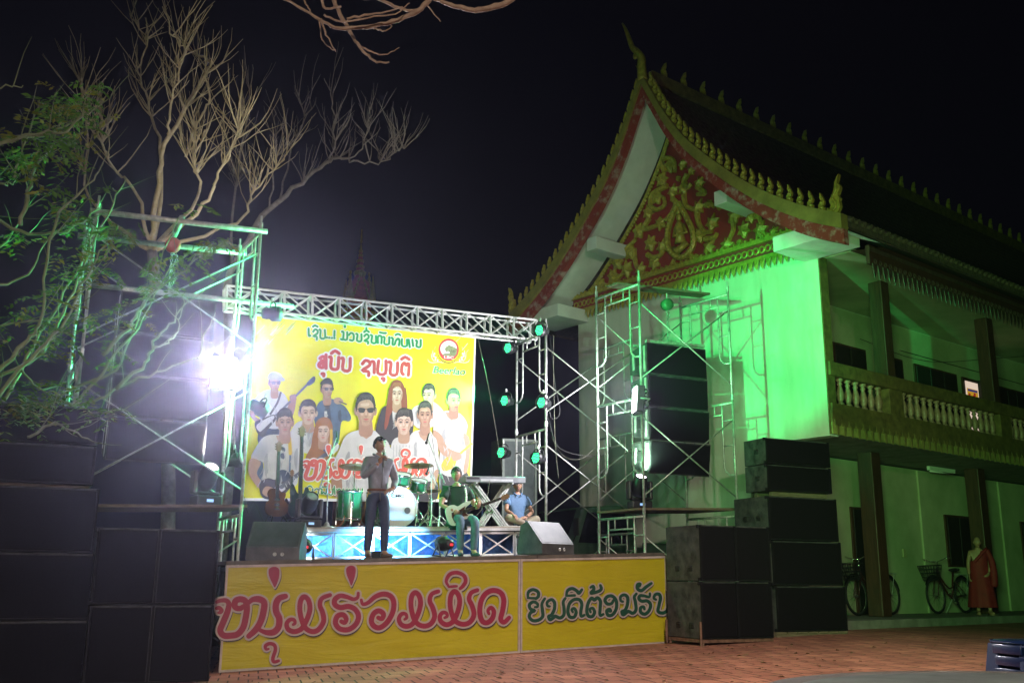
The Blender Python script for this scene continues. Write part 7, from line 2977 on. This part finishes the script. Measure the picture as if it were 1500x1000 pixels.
rows_ = [(0.16, 0.30, 0.27), (0.45, 0.27, 0.24), (0.80, 0.22, 0.18), (0.98, 0.20, 0.155), (1.12, 0.185, 0.14), (1.26, 0.195, 0.14), (1.36, 0.19, 0.125)]
vs = []
for i, (z, rx, ry) in enumerate(rows_):
    for j in range(n):
        a = 2 * PI * j / n
        f = 1 + (0.07 * math.sin(9 * a + 0.5 * i) + 0.03 * math.sin(17 * a)) * max(0, 1 - z / 1.1)
        x = rx * f * math.cos(a)
        zz = z
        if z > 1.2:                # draped over the left shoulder only
            zz = z + 0.09 * (x / 0.19) - (0.13 if x < 0 else 0) * (z - 1.2) / 0.16
            if x > 0:
                x *= 1.0
        vs.append((x, ry * f * math.sin(a), zz))
fs = [(i * n + j, i * n + (j + 1) % n, (i + 1) * n + (j + 1) % n, (i + 1) * n + j) for i in range(len(rows_) - 1) for j in range(n)]
rb.add(vs, fs)
rb.tube(crom([(-0.12, -0.145, 1.14), (0.0, -0.15, 1.27), (0.13, -0.11, 1.40), (0.17, 0.0, 1.435), (0.12, 0.1, 1.36), (0.0, 0.14, 1.2)], 5), 0.035, 7)
rb.tube(crom([(0.17, -0.06, 1.40), (0.24, -0.08, 1.2), (0.26, -0.12, 0.95), (0.24, -0.14, 0.6)], 5), [0.06] * 5 + [0.07] * 5 + [0.08] * 5 + [0.06], 8)
rb.build('robe', M_robe, monk)


# ------------------------------------------------------------------ bicycles on the porch
def bicycle(label, M, basket=True):
    """faces -x (front wheel at -x), wheels touch z=0, plane y=0"""
    t = thing('bicycle', label, 'bicycle', mtx=M, world=False, group='bicycles on the porch')
    R0 = 0.33
    for x in (-0.54, 0.54):
        m = MB()
        m.smooth = True
        ring = [V3((x + R0 * math.cos(a), 0, R0 + 0.015 + R0 * math.sin(a))) for a in [k * PI / 16 for k in range(33)]]
        m.tube(ring, 0.019, 7)
        wv_ = m.build('wheel', M_rubber, t)
        m = MB()
        m.smooth = True
        ring = [V3((x + (R0 - .028) * math.cos(a), 0, R0 + 0.015 + (R0 - .028) * math.sin(a))) for a in [k * PI / 16 for k in range(33)]]
        m.tube(ring, 0.010, 6)
        m.build('rim', M_chrome, wv_)
        m = MB()
        for k in range(18):
            a = k * PI / 9
            m.bar((x, 0.02 * (-1) ** k, R0 + .015), (x + (R0 - .03) * math.cos(a), 0, R0 + .015 + (R0 - .03) * math.sin(a)), 0.0022, 3)
        m.bar((x, -0.05, R0 + .015), (x, 0.05, R0 + .015), 0.018, 8)
        m.build('spokes', M_chrome, wv_)
        m = MB()
        m.smooth = True
        a0, a1 = (0.35, 2.6) if x < 0 else (0.2, 2.9)
        ring = [V3((x + (R0 + .03) * math.cos(a), 0, R0 + .015 + (R0 + .03) * math.sin(a))) for a in [a0 + (a1 - a0) * k / 16 for k in range(17)]]
        for p, q_ in zip(ring, ring[1:]):
            m.rbar(p, q_, 0.05, 0.004, up=(0, 1, 0))
        m.build('mudguard', M_black, t)
    m = MB()
    m.smooth = True
    bb, hd, st_ = V3((0.08, 0, 0.29)), V3((-0.36, 0, 0.82)), V3((0.22, 0, 0.72))
    m.tube(crom([hd - V3((0, 0, 0.12)), V3((-0.2, 0, 0.5)), V3((-0.05, 0, 0.36)), bb], 5), 0.020, 8)
    m.tube(crom([hd - V3((0, 0, 0.04)), V3((-0.16, 0, 0.58)), V3((0.0, 0, 0.48)), V3((0.15, 0, 0.5))], 5), 0.016, 8)
    m.bar(bb, st_ + V3((0.01, 0, 0.06)), 0.017, 8)
    for y in (-0.05, 0.05):
        m.bar(bb + V3((0, y * .5, 0)), (0.54, y, R0 + .015), 0.010, 6)
        m.bar(st_ + V3((0, y * .4, -0.1)), (0.54, y, R0 + .015), 0.009, 6)
        m.bar(hd - V3((0.05, 0, 0.16)) + V3((0, y, 0)), (-0.54, y, R0 + .015), 0.011, 6)
    m.bar(hd + V3((0.03, 0, 0.06)), hd - V3((0.04, 0, 0.16)), 0.020, 8)
    m.build('frame', mat('dark_maroon_paint', (0.05, 0.012, 0.012), 0.3), t)
    m = MB()
    m.smooth = True
    top_ = hd + V3((0.05, 0, 0.16))
    m.bar(hd, top_, 0.012, 8)
    m.tube(crom([(0.10 + hd.x, -0.28, top_.z + 0.04), (hd.x - 0.01, -0.24, top_.z + 0.06), (hd.x - 0.02, -0.1, top_.z + 0.01), (top_.x, 0, top_.z), (hd.x - 0.02, 0.1, top_.z + 0.01), (hd.x - 0.01, 0.24, top_.z + 0.06), (0.10 + hd.x, 0.28, top_.z + 0.04)], 4), 0.011, 6)
    m.build('handlebar', M_chrome, t)
    m = MB()
    m.smooth = True
    m.ell((0.25, 0, 0.83), (0.12, 0.07, 0.03), 12, 7)
    m.ell((0.34, 0, 0.835), (0.06, 0.10, 0.035), 12, 7)
    m.bar((0.235, 0, 0.70), (0.26, 0, 0.82), 0.012, 6)
    m.build('saddle', M_rubber, t)
    m = MB()
    m.smooth = True
    for a in (0.6, 0.6 + PI):
        m.bar(bb + V3((0, 0.07 if a < 2 else -0.07, 0)), bb + V3((0.16 * math.cos(a), 0.07 if a < 2 else -0.07, 0.16 * math.sin(a))), 0.010, 6)
        m.cbox(tuple(bb + V3((0.16 * math.cos(a) - 0.05, (0.09 if a < 2 else -0.17), 0.16 * math.sin(a) - 0.012))), tuple(bb + V3((0.16 * math.cos(a) + 0.05, (0.17 if a < 2 else -0.09), 0.16 * math.sin(a) + 0.012))), 0.004)
    m.lathe([(0.09, -0.004), (0.09, 0.004)], 20, Matrix.Translation(bb + V3((0, -0.06, 0))) @ Matrix.Rotation(PI / 2, 4, 'X'))
    m.build('crank', M_chrome, t)
    m = MB()
    for y in (-0.06, 0.06):
        m.bar((0.30, y, 0.74), (0.80, y, 0.74), 0.007, 5)
        m.bar((0.54, y, 0.35), (0.70, y, 0.74), 0.006, 5)
    for x in (0.4, 0.5, 0.6, 0.7, 0.8):
        m.bar((x, -0.06, 0.74), (x, 0.06, 0.74), 0.006, 5)
    m.build('rear_rack', M_steel, t)
    if basket:
        m = MB()
        for k in range(7):
            f = k / 6
            for sg in (-1, 1):
                m.bar((-0.50 - 0.20 * f, sg * 0.11, 0.62), (-0.46 - 0.32 * f, sg * 0.16, 0.90), 0.005, 4)
            m.bar((-0.50, -0.11 + 0.22 * f, 0.62), (-0.46, -0.16 + 0.32 * f, 0.90), 0.005, 4)
            m.bar((-0.70, -0.11 + 0.22 * f, 0.62), (-0.78, -0.16 + 0.32 * f, 0.90), 0.005, 4)
        for k in range(5):
            f = k / 4
            z, h_, x0, x1 = 0.62 + 0.28 * f, 0.11 + 0.05 * f, -0.50 + 0.04 * f, -0.70 - 0.08 * f
            m.tube([(x0, -h_, z), (x1, -h_, z), (x1, h_, z), (x0, h_, z), (x0, -h_, z)], 0.007, 5)
        m.box((-0.70, -0.11, 0.615), (-0.50, 0.11, 0.622))
        m.build('basket', M_darkcase, t)
    m = MB()
    m.bar((0.14, 0.04, 0.27), (0.2, 0.24, 0.0), 0.010, 6)
    m.build('kickstand', M_steel, t)
    return t


for (xa, xb, y, tt, lab) in ((1361, 1424, 873, 1.45, 'dark ladies bicycle with a front basket beside the monk'), (1243, 1317, 878, 1.6, 'dark bicycle half hidden behind the first porch post')):
    sa, za = onflank(xa, y, tt)
    sb, zb = onflank(xb, y, tt)
    k = (sb - sa) / 1.08
    bicycle(lab, BM_ @ Matrix.Translation(((sa + sb) / 2, tt, 0.38)) @ Matrix.Rotation(-0.06, 4, 'X') @ Matrix.Scale(min(k, 1.25), 4))

# ------------------------------------------------------------------ foreground table and stools
tab = thing('round_table', 'round table under a grey green cloth in the near right corner', 'table', (1.40, 2.42, 0.05), 0)
tc_ = V3((1.40, 2.42, 0.05))
TH = 0.735
m = MB()
m.smooth = True
n = 72
rows_ = [(0.0, TH + 0.022), (0.4, TH + 0.022), (0.70, TH + 0.020), (0.795, TH + 0.012), (0.812, TH - 0.01), (0.825, TH - 0.12), (0.85, TH - 0.32)]
vs = []
for i, (r, z) in enumerate(rows_):
    for j in range(n):
        a = 2 * PI * j / n
        f = 1 + (0.035 * math.sin(11 * a) + 0.02 * math.sin(17 * a + 1)) * max(0, (i - 4) / 2)
        vs.append(tc_ + V3((r * f * math.cos(a), r * f * math.sin(a), z)))
m.add(vs, [(i * n + j, i * n + (j + 1) % n, (i + 1) * n + (j + 1) % n, (i + 1) * n + j) for i in range(len(rows_) - 1) for j in range(n)])
m.build('tablecloth', mat('grey_green_cloth', (0.20, 0.22, 0.19), 0.7, var=0.3, scale=4, bump=0.4, bscale=6), tab)
m = MB()
m.smooth = True
m.lathe([(0.0, TH), (0.80, TH), (0.80, TH + 0.018), (0.0, TH + 0.018)], 48, TR(tc_), cap=False)
m.build('tabletop', M_plywood, tab)
for k in range(4):
    a = k * PI / 2 + 0.5
    MB().bar(tc_ + V3((0.5 * math.cos(a), 0.5 * math.sin(a), 0)), tc_ + V3((0.42 * math.cos(a), 0.42 * math.sin(a), TH)), 0.018, 8).build('leg', M_steel, tab)

sp0 = atY(1452, 990, 4.9)
sx0, sy0 = sp0.x + 0.30, 4.9 + 0.15
pst = thing('plastic_stool', 'stool', 'stool', world=False)
m = MB()
m.smooth = True
m.cbox((-0.15, -0.15, 0.425), (0.15, 0.15, 0.45), 0.022)
m.build('seat', M_bluep, pst)
m = MB()
m.smooth = True
for sx in (-1, 1):
    for sy in (-1, 1):
        vs = []
        for z, e in ((0.0, 0.20), (0.43, 0.150)):
            c = V3((sx * e, sy * e, z))
            w2 = 0.085
            vs += [c, c - V3((sx * w2, 0, 0)), c - V3((0, sy * w2, 0)), c - V3((sx * 0.012, sy * 0.012, 0)), c - V3((sx * w2, sy * 0.012, 0)), c - V3((sx * 0.012, sy * w2, 0))]
        lm_ = MB()
        lm_.add(vs, [(0, 1, 7, 6), (2, 0, 6, 8), (3, 4, 10, 9), (5, 3, 9, 11), (1, 4, 10, 7), (2, 5, 11, 8), (0, 1, 4, 3), (0, 2, 5, 3), (6, 7, 10, 9), (6, 8, 11, 9)])
        lm_.build('leg', M_bluep, pst)
m = MB()
m.smooth = True
for k in range(4):
    M = Matrix.Rotation(k * PI / 2, 4, 'Z')
    m.cbox((-0.10, -0.168, 0.385), (0.10, -0.158, 0.43), 0.004, M)
m.build('apron', M_bluep, pst)
ords = ['lowest', 'second', 'third', 'fourth', 'fifth', 'sixth', 'topmost']
zt_ = atY(1452, 937, 5.0).z
for i in range(7):
    z = zt_ - 0.45 - 0.056 * (6 - i)
    M = Matrix.Translation((sx0 + 0.004 * (i % 3), sy0, z)) @ Matrix.Rotation(0.22 + 0.02 * (i % 2), 4, 'Z')
    lab = ords[i] + ' blue plastic stool' + (' from the bottom' if 0 < i < 6 else '') + ' in the stack at the right frame edge'
    if i == 0:
        z0_ = z
        setp(pst, M, lab, 'stacked blue plastic stools')
    else:
        dup(pst, M, lab, 'stacked blue plastic stools')
# ------------------------------------------------------------------ trees
M_bark = mat('pale_bark', (0.34, 0.28, 0.15), 0.85, c2=(0.52, 0.45, 0.27), scale=9, bump=0.5, bscale=40)
M_bark2 = mat('grey_bark', (0.14, 0.12, 0.10), 0.85, c2=(0.24, 0.22, 0.18), scale=9, bump=0.5, bscale=40)
M_twig = mat('green_twig', (0.16, 0.19, 0.09), 0.7, var=0.3)


def leaf_mat(name, c):
    m = mat(name, c, 0.6, var=0.35, scale=3, spec=0.2)
    return m


M_leaf = leaf_mat('fresh_leaf', (0.10, 0.24, 0.035))
M_leaf2 = leaf_mat('yellowing_leaf', (0.22, 0.25, 0.04))
rt = random.Random(21)


def whip(m, p, d, L, r, rnd, n=4):
    """one thin upright shoot, slightly curved"""
    pts = [p]
    q_ = V3(p)
    dd = V3(d).normalized()
    for k in range(n):
        dd = (dd + V3((rnd.uniform(-.24, .24), rnd.uniform(-.24, .24), 0.10))).normalized()
        q_ = q_ + dd * (L / n)
        pts.append(q_.copy())
    m.tube(pts, [r * (1 - 0.75 * i / n) for i in range(n + 1)], 4, cap=False)
    return pts


def limb_tree(name, label, limbs, base, mat_, seed, group=None, whips=1.0, wl=(0.8, 2.0), tr=0.16, thr=235):
    """limbs: lists of (x, y, Y, radius) read at depth Y; each joins the trunk"""
    r = random.Random(seed)
    t = thing(name, label, 'tree', base, 0, group)
    fork = None
    first_pts = [atY(*l[0][:3]) for l in limbs]
    fork = first_pts[0].copy()
    fork.z = min(p.z for p in first_pts) - 0.6
    m = MB()
    m.smooth = True
    b = V3(base)
    m.tube(crom([b, b.lerp(fork, 0.5) + V3((0.15, 0.1, 0)), fork], 6), [tr * 1.25 - 0.4 * tr * i / 12 for i in range(13)], 10)
    m.build('trunk', M_bark2, t)
    for l in limbs:
        m = MB()
        m.smooth = True
        P = [atY(x, y, Y) for x, y, Y, _ in l]
        rad = [q_[3] * 0.50 for q_ in l]
        if l[0][1] >= thr:
            P = [fork] + P
            rad = [max(rad[0] * 1.25, 0.05)] + rad
        pts = crom(P, 5)
        for i in range(1, len(pts) - 1):
            pts[i] = pts[i] + V3((r.uniform(-1, 1), r.uniform(-1, 1), r.uniform(-1, 1))) * 0.045
        R_ = []
        for i in range(len(pts)):
            a = i / 5
            k = min(int(a), len(rad) - 2)
            R_.append(rad[k] + (rad[k + 1] - rad[k]) * (a - k))
        m.tube(pts, R_, 7)
        # shoots from knuckles along the outer half
        nk = max(3, int(len(pts) * 0.42))
        for q_ in range(nk):
            i = r.randint(int(len(pts) * 0.35), len(pts) - 1)
            for k in range(int(r.uniform(1.5, 6) * whips)):
                d = V3((r.gauss(0, .45), r.gauss(0, .45), r.uniform(.55, 1.0)))
                w_ = whip(m, pts[i], d, r.uniform(*wl) * r.uniform(.5, 1.1), r.uniform(0.010, 0.021), r, 5)
                if r.random() < 0.75:
                    whip(m, w_[2], d + V3((r.uniform(-.5, .5), r.uniform(-.5, .5), 0.2)), r.uniform(0.4, 1.0), 0.012, r, 3)
        m.build('limb', mat_, t)
    return t


D1 = 19.0
g1 = atY(255, 800, D1)
limb_tree('bare_tree', 'tall bare tree with pale upright shoots behind the left scaffold tower',
          [[(232, 270, D1, .11), (248, 200, D1, .09), (300, 110, D1 + .5, .07), (303, 90, D1 + .6, .06), (270, 68, D1 + .6, .045), (252, 50, D1 + .4, .035), (238, 10, D1, .02)],
           [(248, 200, D1, .06), (250, 165, D1 - .5, .05), (262, 110, D1 - .8, .04), (272, 75, D1 - 1, .025)],
           [(238, 240, D1 + .5, .07), (220, 160, D1 + 1, .055), (203, 105, D1 + 1.2, .04), (215, 60, D1 + 1.2, .03), (190, 20, D1 + 1, .02)],
           [(300, 110, D1 + .5, .04), (306, 150, D1 + .8, .05), (290, 180, D1 + 1, .05), (272, 230, D1 + 1.1, .07)],
           [(200, 285, D1 - .3, .06), (170, 250, D1 - .5, .05), (152, 215, D1 - .6, .04), (150, 185, D1 - .6, .03)],
           [(300, 300, D1 - 1, .07), (316, 262, D1 - 1.2, .055), (340, 220, D1 - 1.4, .035), (350, 190, D1 - 1.4, .02)],
           [(290, 290, D1 - .6, .06), (285, 240, D1 - .8, .045), (300, 190, D1 - .8, .03)],
           [(345, 325, D1 + .4, .06), (370, 285, D1 + .2, .045), (400, 250, D1, .03), (420, 225, D1, .02)],
           [(130, 290, D1 + .6, .05), (128, 200, D1 + .7, .04), (122, 150, D1 + .8, .03), (118, 118, D1 + .8, .02)]],
          (g1.x, D1, ground_z(g1.x)), M_bark, 3, 'bare trees behind the stage', 0.95, (0.6, 1.7), 0.12)
D2 = 21.0
g2 = atY(318, 800, D2)
limb_tree('bare_tree', 'bare tree reaching a long crooked limb to the right above the truss',
          [[(338, 400, D2, .15), (385, 318, D2, .13), (420, 285, D2, .11), (470, 245, D2, .085), (492, 232, D2, .07), (520, 237, D2 + .2, .05), (558, 238, D2 + .3, .035), (575, 225, D2 + .3, .025), (592, 218, D2 + .3, .015)],
           [(480, 240, D2, .05), (490, 205, D2 - .2, .04), (488, 150, D2 - .3, .03), (475, 115, D2 - .3, .018)],
           [(512, 235, D2, .035), (532, 212, D2, .03), (540, 180, D2, .02), (545, 155, D2, .012)],
           [(410, 292, D2, .05), (428, 220, D2 + .3, .035), (445, 180, D2 + .3, .022), (448, 150, D2 + .4, .012)],
           [(395, 310, D2, .05), (400, 250, D2 - .3, .035), (404, 200, D2 - .3, .02), (402, 160, D2 - .3, .012)],
           [(338, 400, D2 + .1, .07), (340, 330, D2 + .5, .06), (352, 240, D2 + .6, .05), (362, 160, D2 + .6, .035), (370, 95, D2 + .6, .018)]],
          (g2.x, D2, ground_z(g2.x)), M_bark2, 12, 'bare trees behind the stage', 0.75, (0.5, 1.5), 0.13, 395)


# leafy tree at the left edge, in front of and around the left tower
def sprig(lm, p, d, n, s, rnd):
    """pinnate leaf: pairs of leaflets along a drooping stalk"""
    d = V3(d).normalized()
    sd = d.cross(V3((0, 0, 1)))
    if sd.length < 0.1:
        sd = V3((1, 0, 0))
    sd.normalize()
    q_ = V3(p)
    for k in range(n):
        q_ = q_ + d * s * 0.55 + V3((0, 0, -0.012 * k * s * 6))
        for sg in (-1, 1):
            e = (sd * sg + d * 0.45 + V3((0, 0, rnd.uniform(-.5, .1)))).normalized()
            w_ = e.cross(V3((rnd.uniform(-.4, .4), rnd.uniform(-.4, .4), 1))).normalized()
            L = s * rnd.uniform(0.8, 1.25)
            a = q_ + e * L * 0.5
            lm.add([q_, a + w_ * L * 0.22 + V3((0, 0, L * .05)), q_ + e * L, a - w_ * L * 0.22 + V3((0, 0, L * .05))], [(0, 1, 2, 3)])


DL = 11.0
gl = atY(-60, 700, DL)
lt = thing('leafy_tree', 'tangled leafy tree at the left edge with thin branches lit green', 'tree', (gl.x, DL, ground_z(gl.x)), 0)
m = MB()
m.smooth = True
fk = atY(-30, 640, DL)
m.tube(crom([V3((gl.x, DL, ground_z(gl.x))), V3((gl.x + 0.1, DL, 1.2)), fk], 5), [0.13 - 0.004 * i for i in range(11)], 9)
m.build('trunk', M_bark2, lt)
BR_ = [[(-30, 640), (20, 560), (70, 470), (110, 400), (165, 300), (185, 262)],
       [(-30, 620), (30, 540), (90, 480), (120, 420), (150, 360)],
       [(-20, 560), (40, 500), (60, 460), (80, 330), (130, 270), (150, 240)],
       [(-30, 300), (30, 340), (90, 340), (120, 325), (150, 300)],
       [(-40, 220), (0, 212), (50, 195), (100, 190), (125, 160)],
       [(-40, 215), (40, 200), (75, 195), (105, 180), (142, 157)],
       [(30, 330), (45, 270), (55, 240), (75, 215), (85, 190)],
       [(-10, 420), (40, 400), (70, 350), (100, 330)],
       [(-30, 480), (50, 470), (100, 460), (120, 455)],
       [(-20, 690), (60, 600), (130, 560), (170, 540), (200, 470), (240, 370), (262, 318)],
       [(-20, 700), (90, 610), (150, 545), (200, 480), (245, 400), (285, 360)],
       [(0, 610), (60, 590), (130, 590), (170, 570), (230, 545), (290, 525), (320, 510)],
       [(60, 600), (110, 630), (160, 600), (200, 610)],
       [(170, 570), (215, 530), (225, 500), (255, 470), (275, 435)],
       [(225, 510), (250, 500), (262, 470), (270, 430)],
       [(290, 525), (300, 490), (318, 460)],
       [(150, 520), (190, 480), (215, 440), (270, 395), (300, 370)],
       [(-30, 130), (0, 127), (33, 127)], [(-30, 270), (10, 270), (22, 268)], [(-30, 560), (60, 520), (100, 440), (130, 370), (135, 330)],
       [(30, 540), (70, 580), (110, 600)], [(40, 640), (80, 620), (120, 640), (150, 650)], [(-20, 380), (10, 350), (40, 290), (35, 250)], [(20, 260), (30, 230), (55, 160), (58, 150)]]
lm_ = MB()
lm2 = MB()
ro = random.Random(77)
for i, l in enumerate(BR_):
    m = MB()
    m.smooth = True
    Y0 = DL + ro.uniform(-0.9, 1.2)
    if i in (9, 10, 11, 12, 13, 14, 15, 16):
        Y0 = 12.3 + ro.uniform(-.5, .3)
    pts = crom([atY(x, y, Y0 + 0.15 * k) for k, (x, y) in enumerate(l)], 5)
    for k in range(1, len(pts)):
        pts[k] = pts[k] + V3((ro.uniform(-1, 1), ro.uniform(-1, 1), ro.uniform(-1, 1))) * 0.022
    n = len(pts)
    r0 = 0.026 if len(l) > 4 else 0.016
    m.tube(pts, [r0 * (1 - 0.72 * k / n) for k in range(n)], 6)
    for k in range(2, n, 2):
        if ro.random() < (0.75 if not (9 <= i <= 15) else 0.3):
            d = (pts[k] - pts[k - 1]).normalized() + V3((ro.uniform(-.9, .9), ro.uniform(-.9, .9), ro.uniform(-.3, .9)))
            w_ = whip(m, pts[k], d, ro.uniform(0.25, 0.8), 0.007, ro, 3)
            x_im = l[min(k // 5, len(l) - 1)][0]
            if ro.random() < (0.30 if not (9 <= i <= 12) else 0.15):
                for q_ in w_[1:]:
                    for z in range(2):
                        sprig(lm_ if ro.random() < 0.7 else lm2, q_, (ro.uniform(-1, 1), ro.uniform(-1, 1), ro.uniform(-.5, .4)), ro.randint(3, 5), ro.uniform(0.07, 0.11), ro)
    m.build('branch', M_twig, lt)
# denser leaf bunches where the photograph has them
for (x, y, n_, Y) in ((88, 208, 20, 11), (55, 160, 10, 11), (30, 235, 8, 11), (68, 275, 9, 11), (10, 235, 8, 11), (120, 145, 16, 12), (180, 345, 20, 12.2), (165, 330, 12, 12), (245, 385, 16, 12.3), (265, 362, 14, 12.4), (310, 355, 26, 12.5), (330, 350, 14, 12.5), (280, 310, 8, 12.4),
                      (100, 380, 12, 11.6), (80, 480, 14, 11.4), (85, 500, 12, 11.5), (60, 440, 10, 11.3), (40, 580, 16, 11.2), (70, 575, 14, 11.3), (15, 600, 14, 11), (130, 575, 10, 11.8), (5, 470, 8, 10.9), (225, 455, 8, 12.3), (235, 400, 10, 12.3), (145, 395, 10, 12), (150, 470, 14, 12.6), (160, 500, 10, 12.6), (95, 300, 8, 11.3)):
    c = atY(x, y, Y)
    for k in range(int(n_ * (1.3 if x < 150 else 0.6))):
        p = c + V3((ro.gauss(0, .10), ro.gauss(0, .12), ro.gauss(0, .09)))
        sprig(lm_ if ro.random() < 0.72 else lm2, p, (ro.uniform(-1, 1), ro.uniform(-1, 1), ro.uniform(-.8, .2)), ro.randint(3, 6), ro.uniform(0.065, 0.115), ro)
lm_.build('foliage', M_leaf, lt, fixn=False)
lm2.build('foliage', M_leaf2, lt, fixn=False)

# tree beside the photographer whose bare branches hang into the top of the frame
ot = thing('overhanging_tree', 'bare brown branches of a near tree hanging into the top of the frame', 'tree', (4.6, 0.4, 0.18), 0)
M_bark3 = mat('brown_bark', (0.15, 0.095, 0.065), 0.75, c2=(0.26, 0.18, 0.13), scale=14, bump=0.5, bscale=60)
OD = 6.5
m = MB()
m.smooth = True
lim = [atY(790, -45, OD - .4), atY(752, -2, OD), atY(700, 14, OD), atY(650, 8, OD), atY(627, 2, OD)]
tk0 = V3((4.6, 0.4, 0.18))
m.tube(crom([tk0, V3((4.5, 0.5, 2.5)), V3((4.2, 1.2, 4.6)), V3((3.2, 3.0, 5.6)), V3((2.0, 5.0, 5.8))], 6), [0.2 - 0.0062 * i for i in range(25)], 9)
m.build('trunk', M_bark3, ot)
OB = [([(905, -260), (860, -110), (800, -60), (752, -2), (718, 12), (690, 15), (665, 9), (640, 0), (628, -5)], .045, .016),
      ([(660, -40), (632, -5), (612, 16), (575, 32), (530, 40), (495, 42), (470, 30), (440, 12), (405, -8)], .034, .010),
      ([(485, -40), (492, 8), (508, 38), (520, 60), (540, 82), (552, 91), (570, 91)], .026, .008),
      ([(520, 62), (545, 76), (562, 80), (585, 70)], .012, .004),
      ([(470, 28), (478, 52), (492, 76)], .012, .005), ([(468, 30), (472, 58), (486, 72), (492, 74)], .010, .004),
      ([(440, -30), (448, 5), (456, 20)], .014, .006), ([(535, -35), (560, 0), (590, 14), (615, 14), (628, 2)], .022, .012),
      ([(470, -30), (472, 5), (480, 12), (500, 10)], .016, .01), ([(508, 28), (540, 22), (565, 18), (590, 10)], .014, .006), ([(545, 40), (560, 45), (572, 42), (573, 36)], .010, .005),
      ([(625, 8), (645, 32)], .010, .004), ([(475, 22), (500, 32), (540, 26), (580, 20), (600, 5)], .012, .006)]
for i, (l, ra, rb_) in enumerate(OB):
    m = MB()
    m.smooth = True
    P = [atY(x, y, OD + 0.12 * (i % 4) - 0.15) for x, y in l]
    if i == 0:
        P = [V3((2.0, 5.0, 5.8))] + P
    if i in (1, 2, 6, 7, 8):
        P = [V3((2.0 - 0.2 * i, 5.2, 5.75 + .05 * i))] + P if i in (1, 7) else P
    pts = crom(P, 5)
    n = len(pts)
    for k in range(1, n - 1):
        pts[k] = pts[k] + V3((ro.uniform(-1, 1), ro.uniform(-1, 1), ro.uniform(-1, 1))) * 0.006
    m.tube(pts, [0.68 * (ra + (rb_ - ra) * k / n) * (1.12 if k % 4 == 0 else 1.0) for k in range(n)], 8)
    m.build('branch', M_bark3, ot)

# ------------------------------------------------------------------ night air
if HAZE > 0:
    hm = bpy.data.materials.new('night_haze')
    hm.use_nodes = True
    nt = hm.node_tree
    for nn_ in list(nt.nodes):
        if nn_.type == 'BSDF_PRINCIPLED':
            nt.nodes.remove(nn_)
    pv = nt.nodes.new('ShaderNodeVolumePrincipled')
    pv.inputs['Color'].default_value = (0.66, 0.66, 0.95, 1)
    pv.inputs['Density'].default_value = HAZE
    pv.inputs['Anisotropy'].default_value = 0.9
    nt.links.new(pv.outputs[0], nt.nodes['Material Output'].inputs['Volume'])
    hb = MB().box((-92, -27, -1.5), (112, 152, 34))
    ho = hb.build('haze', hm)
    tag(ho, kind='stuff')
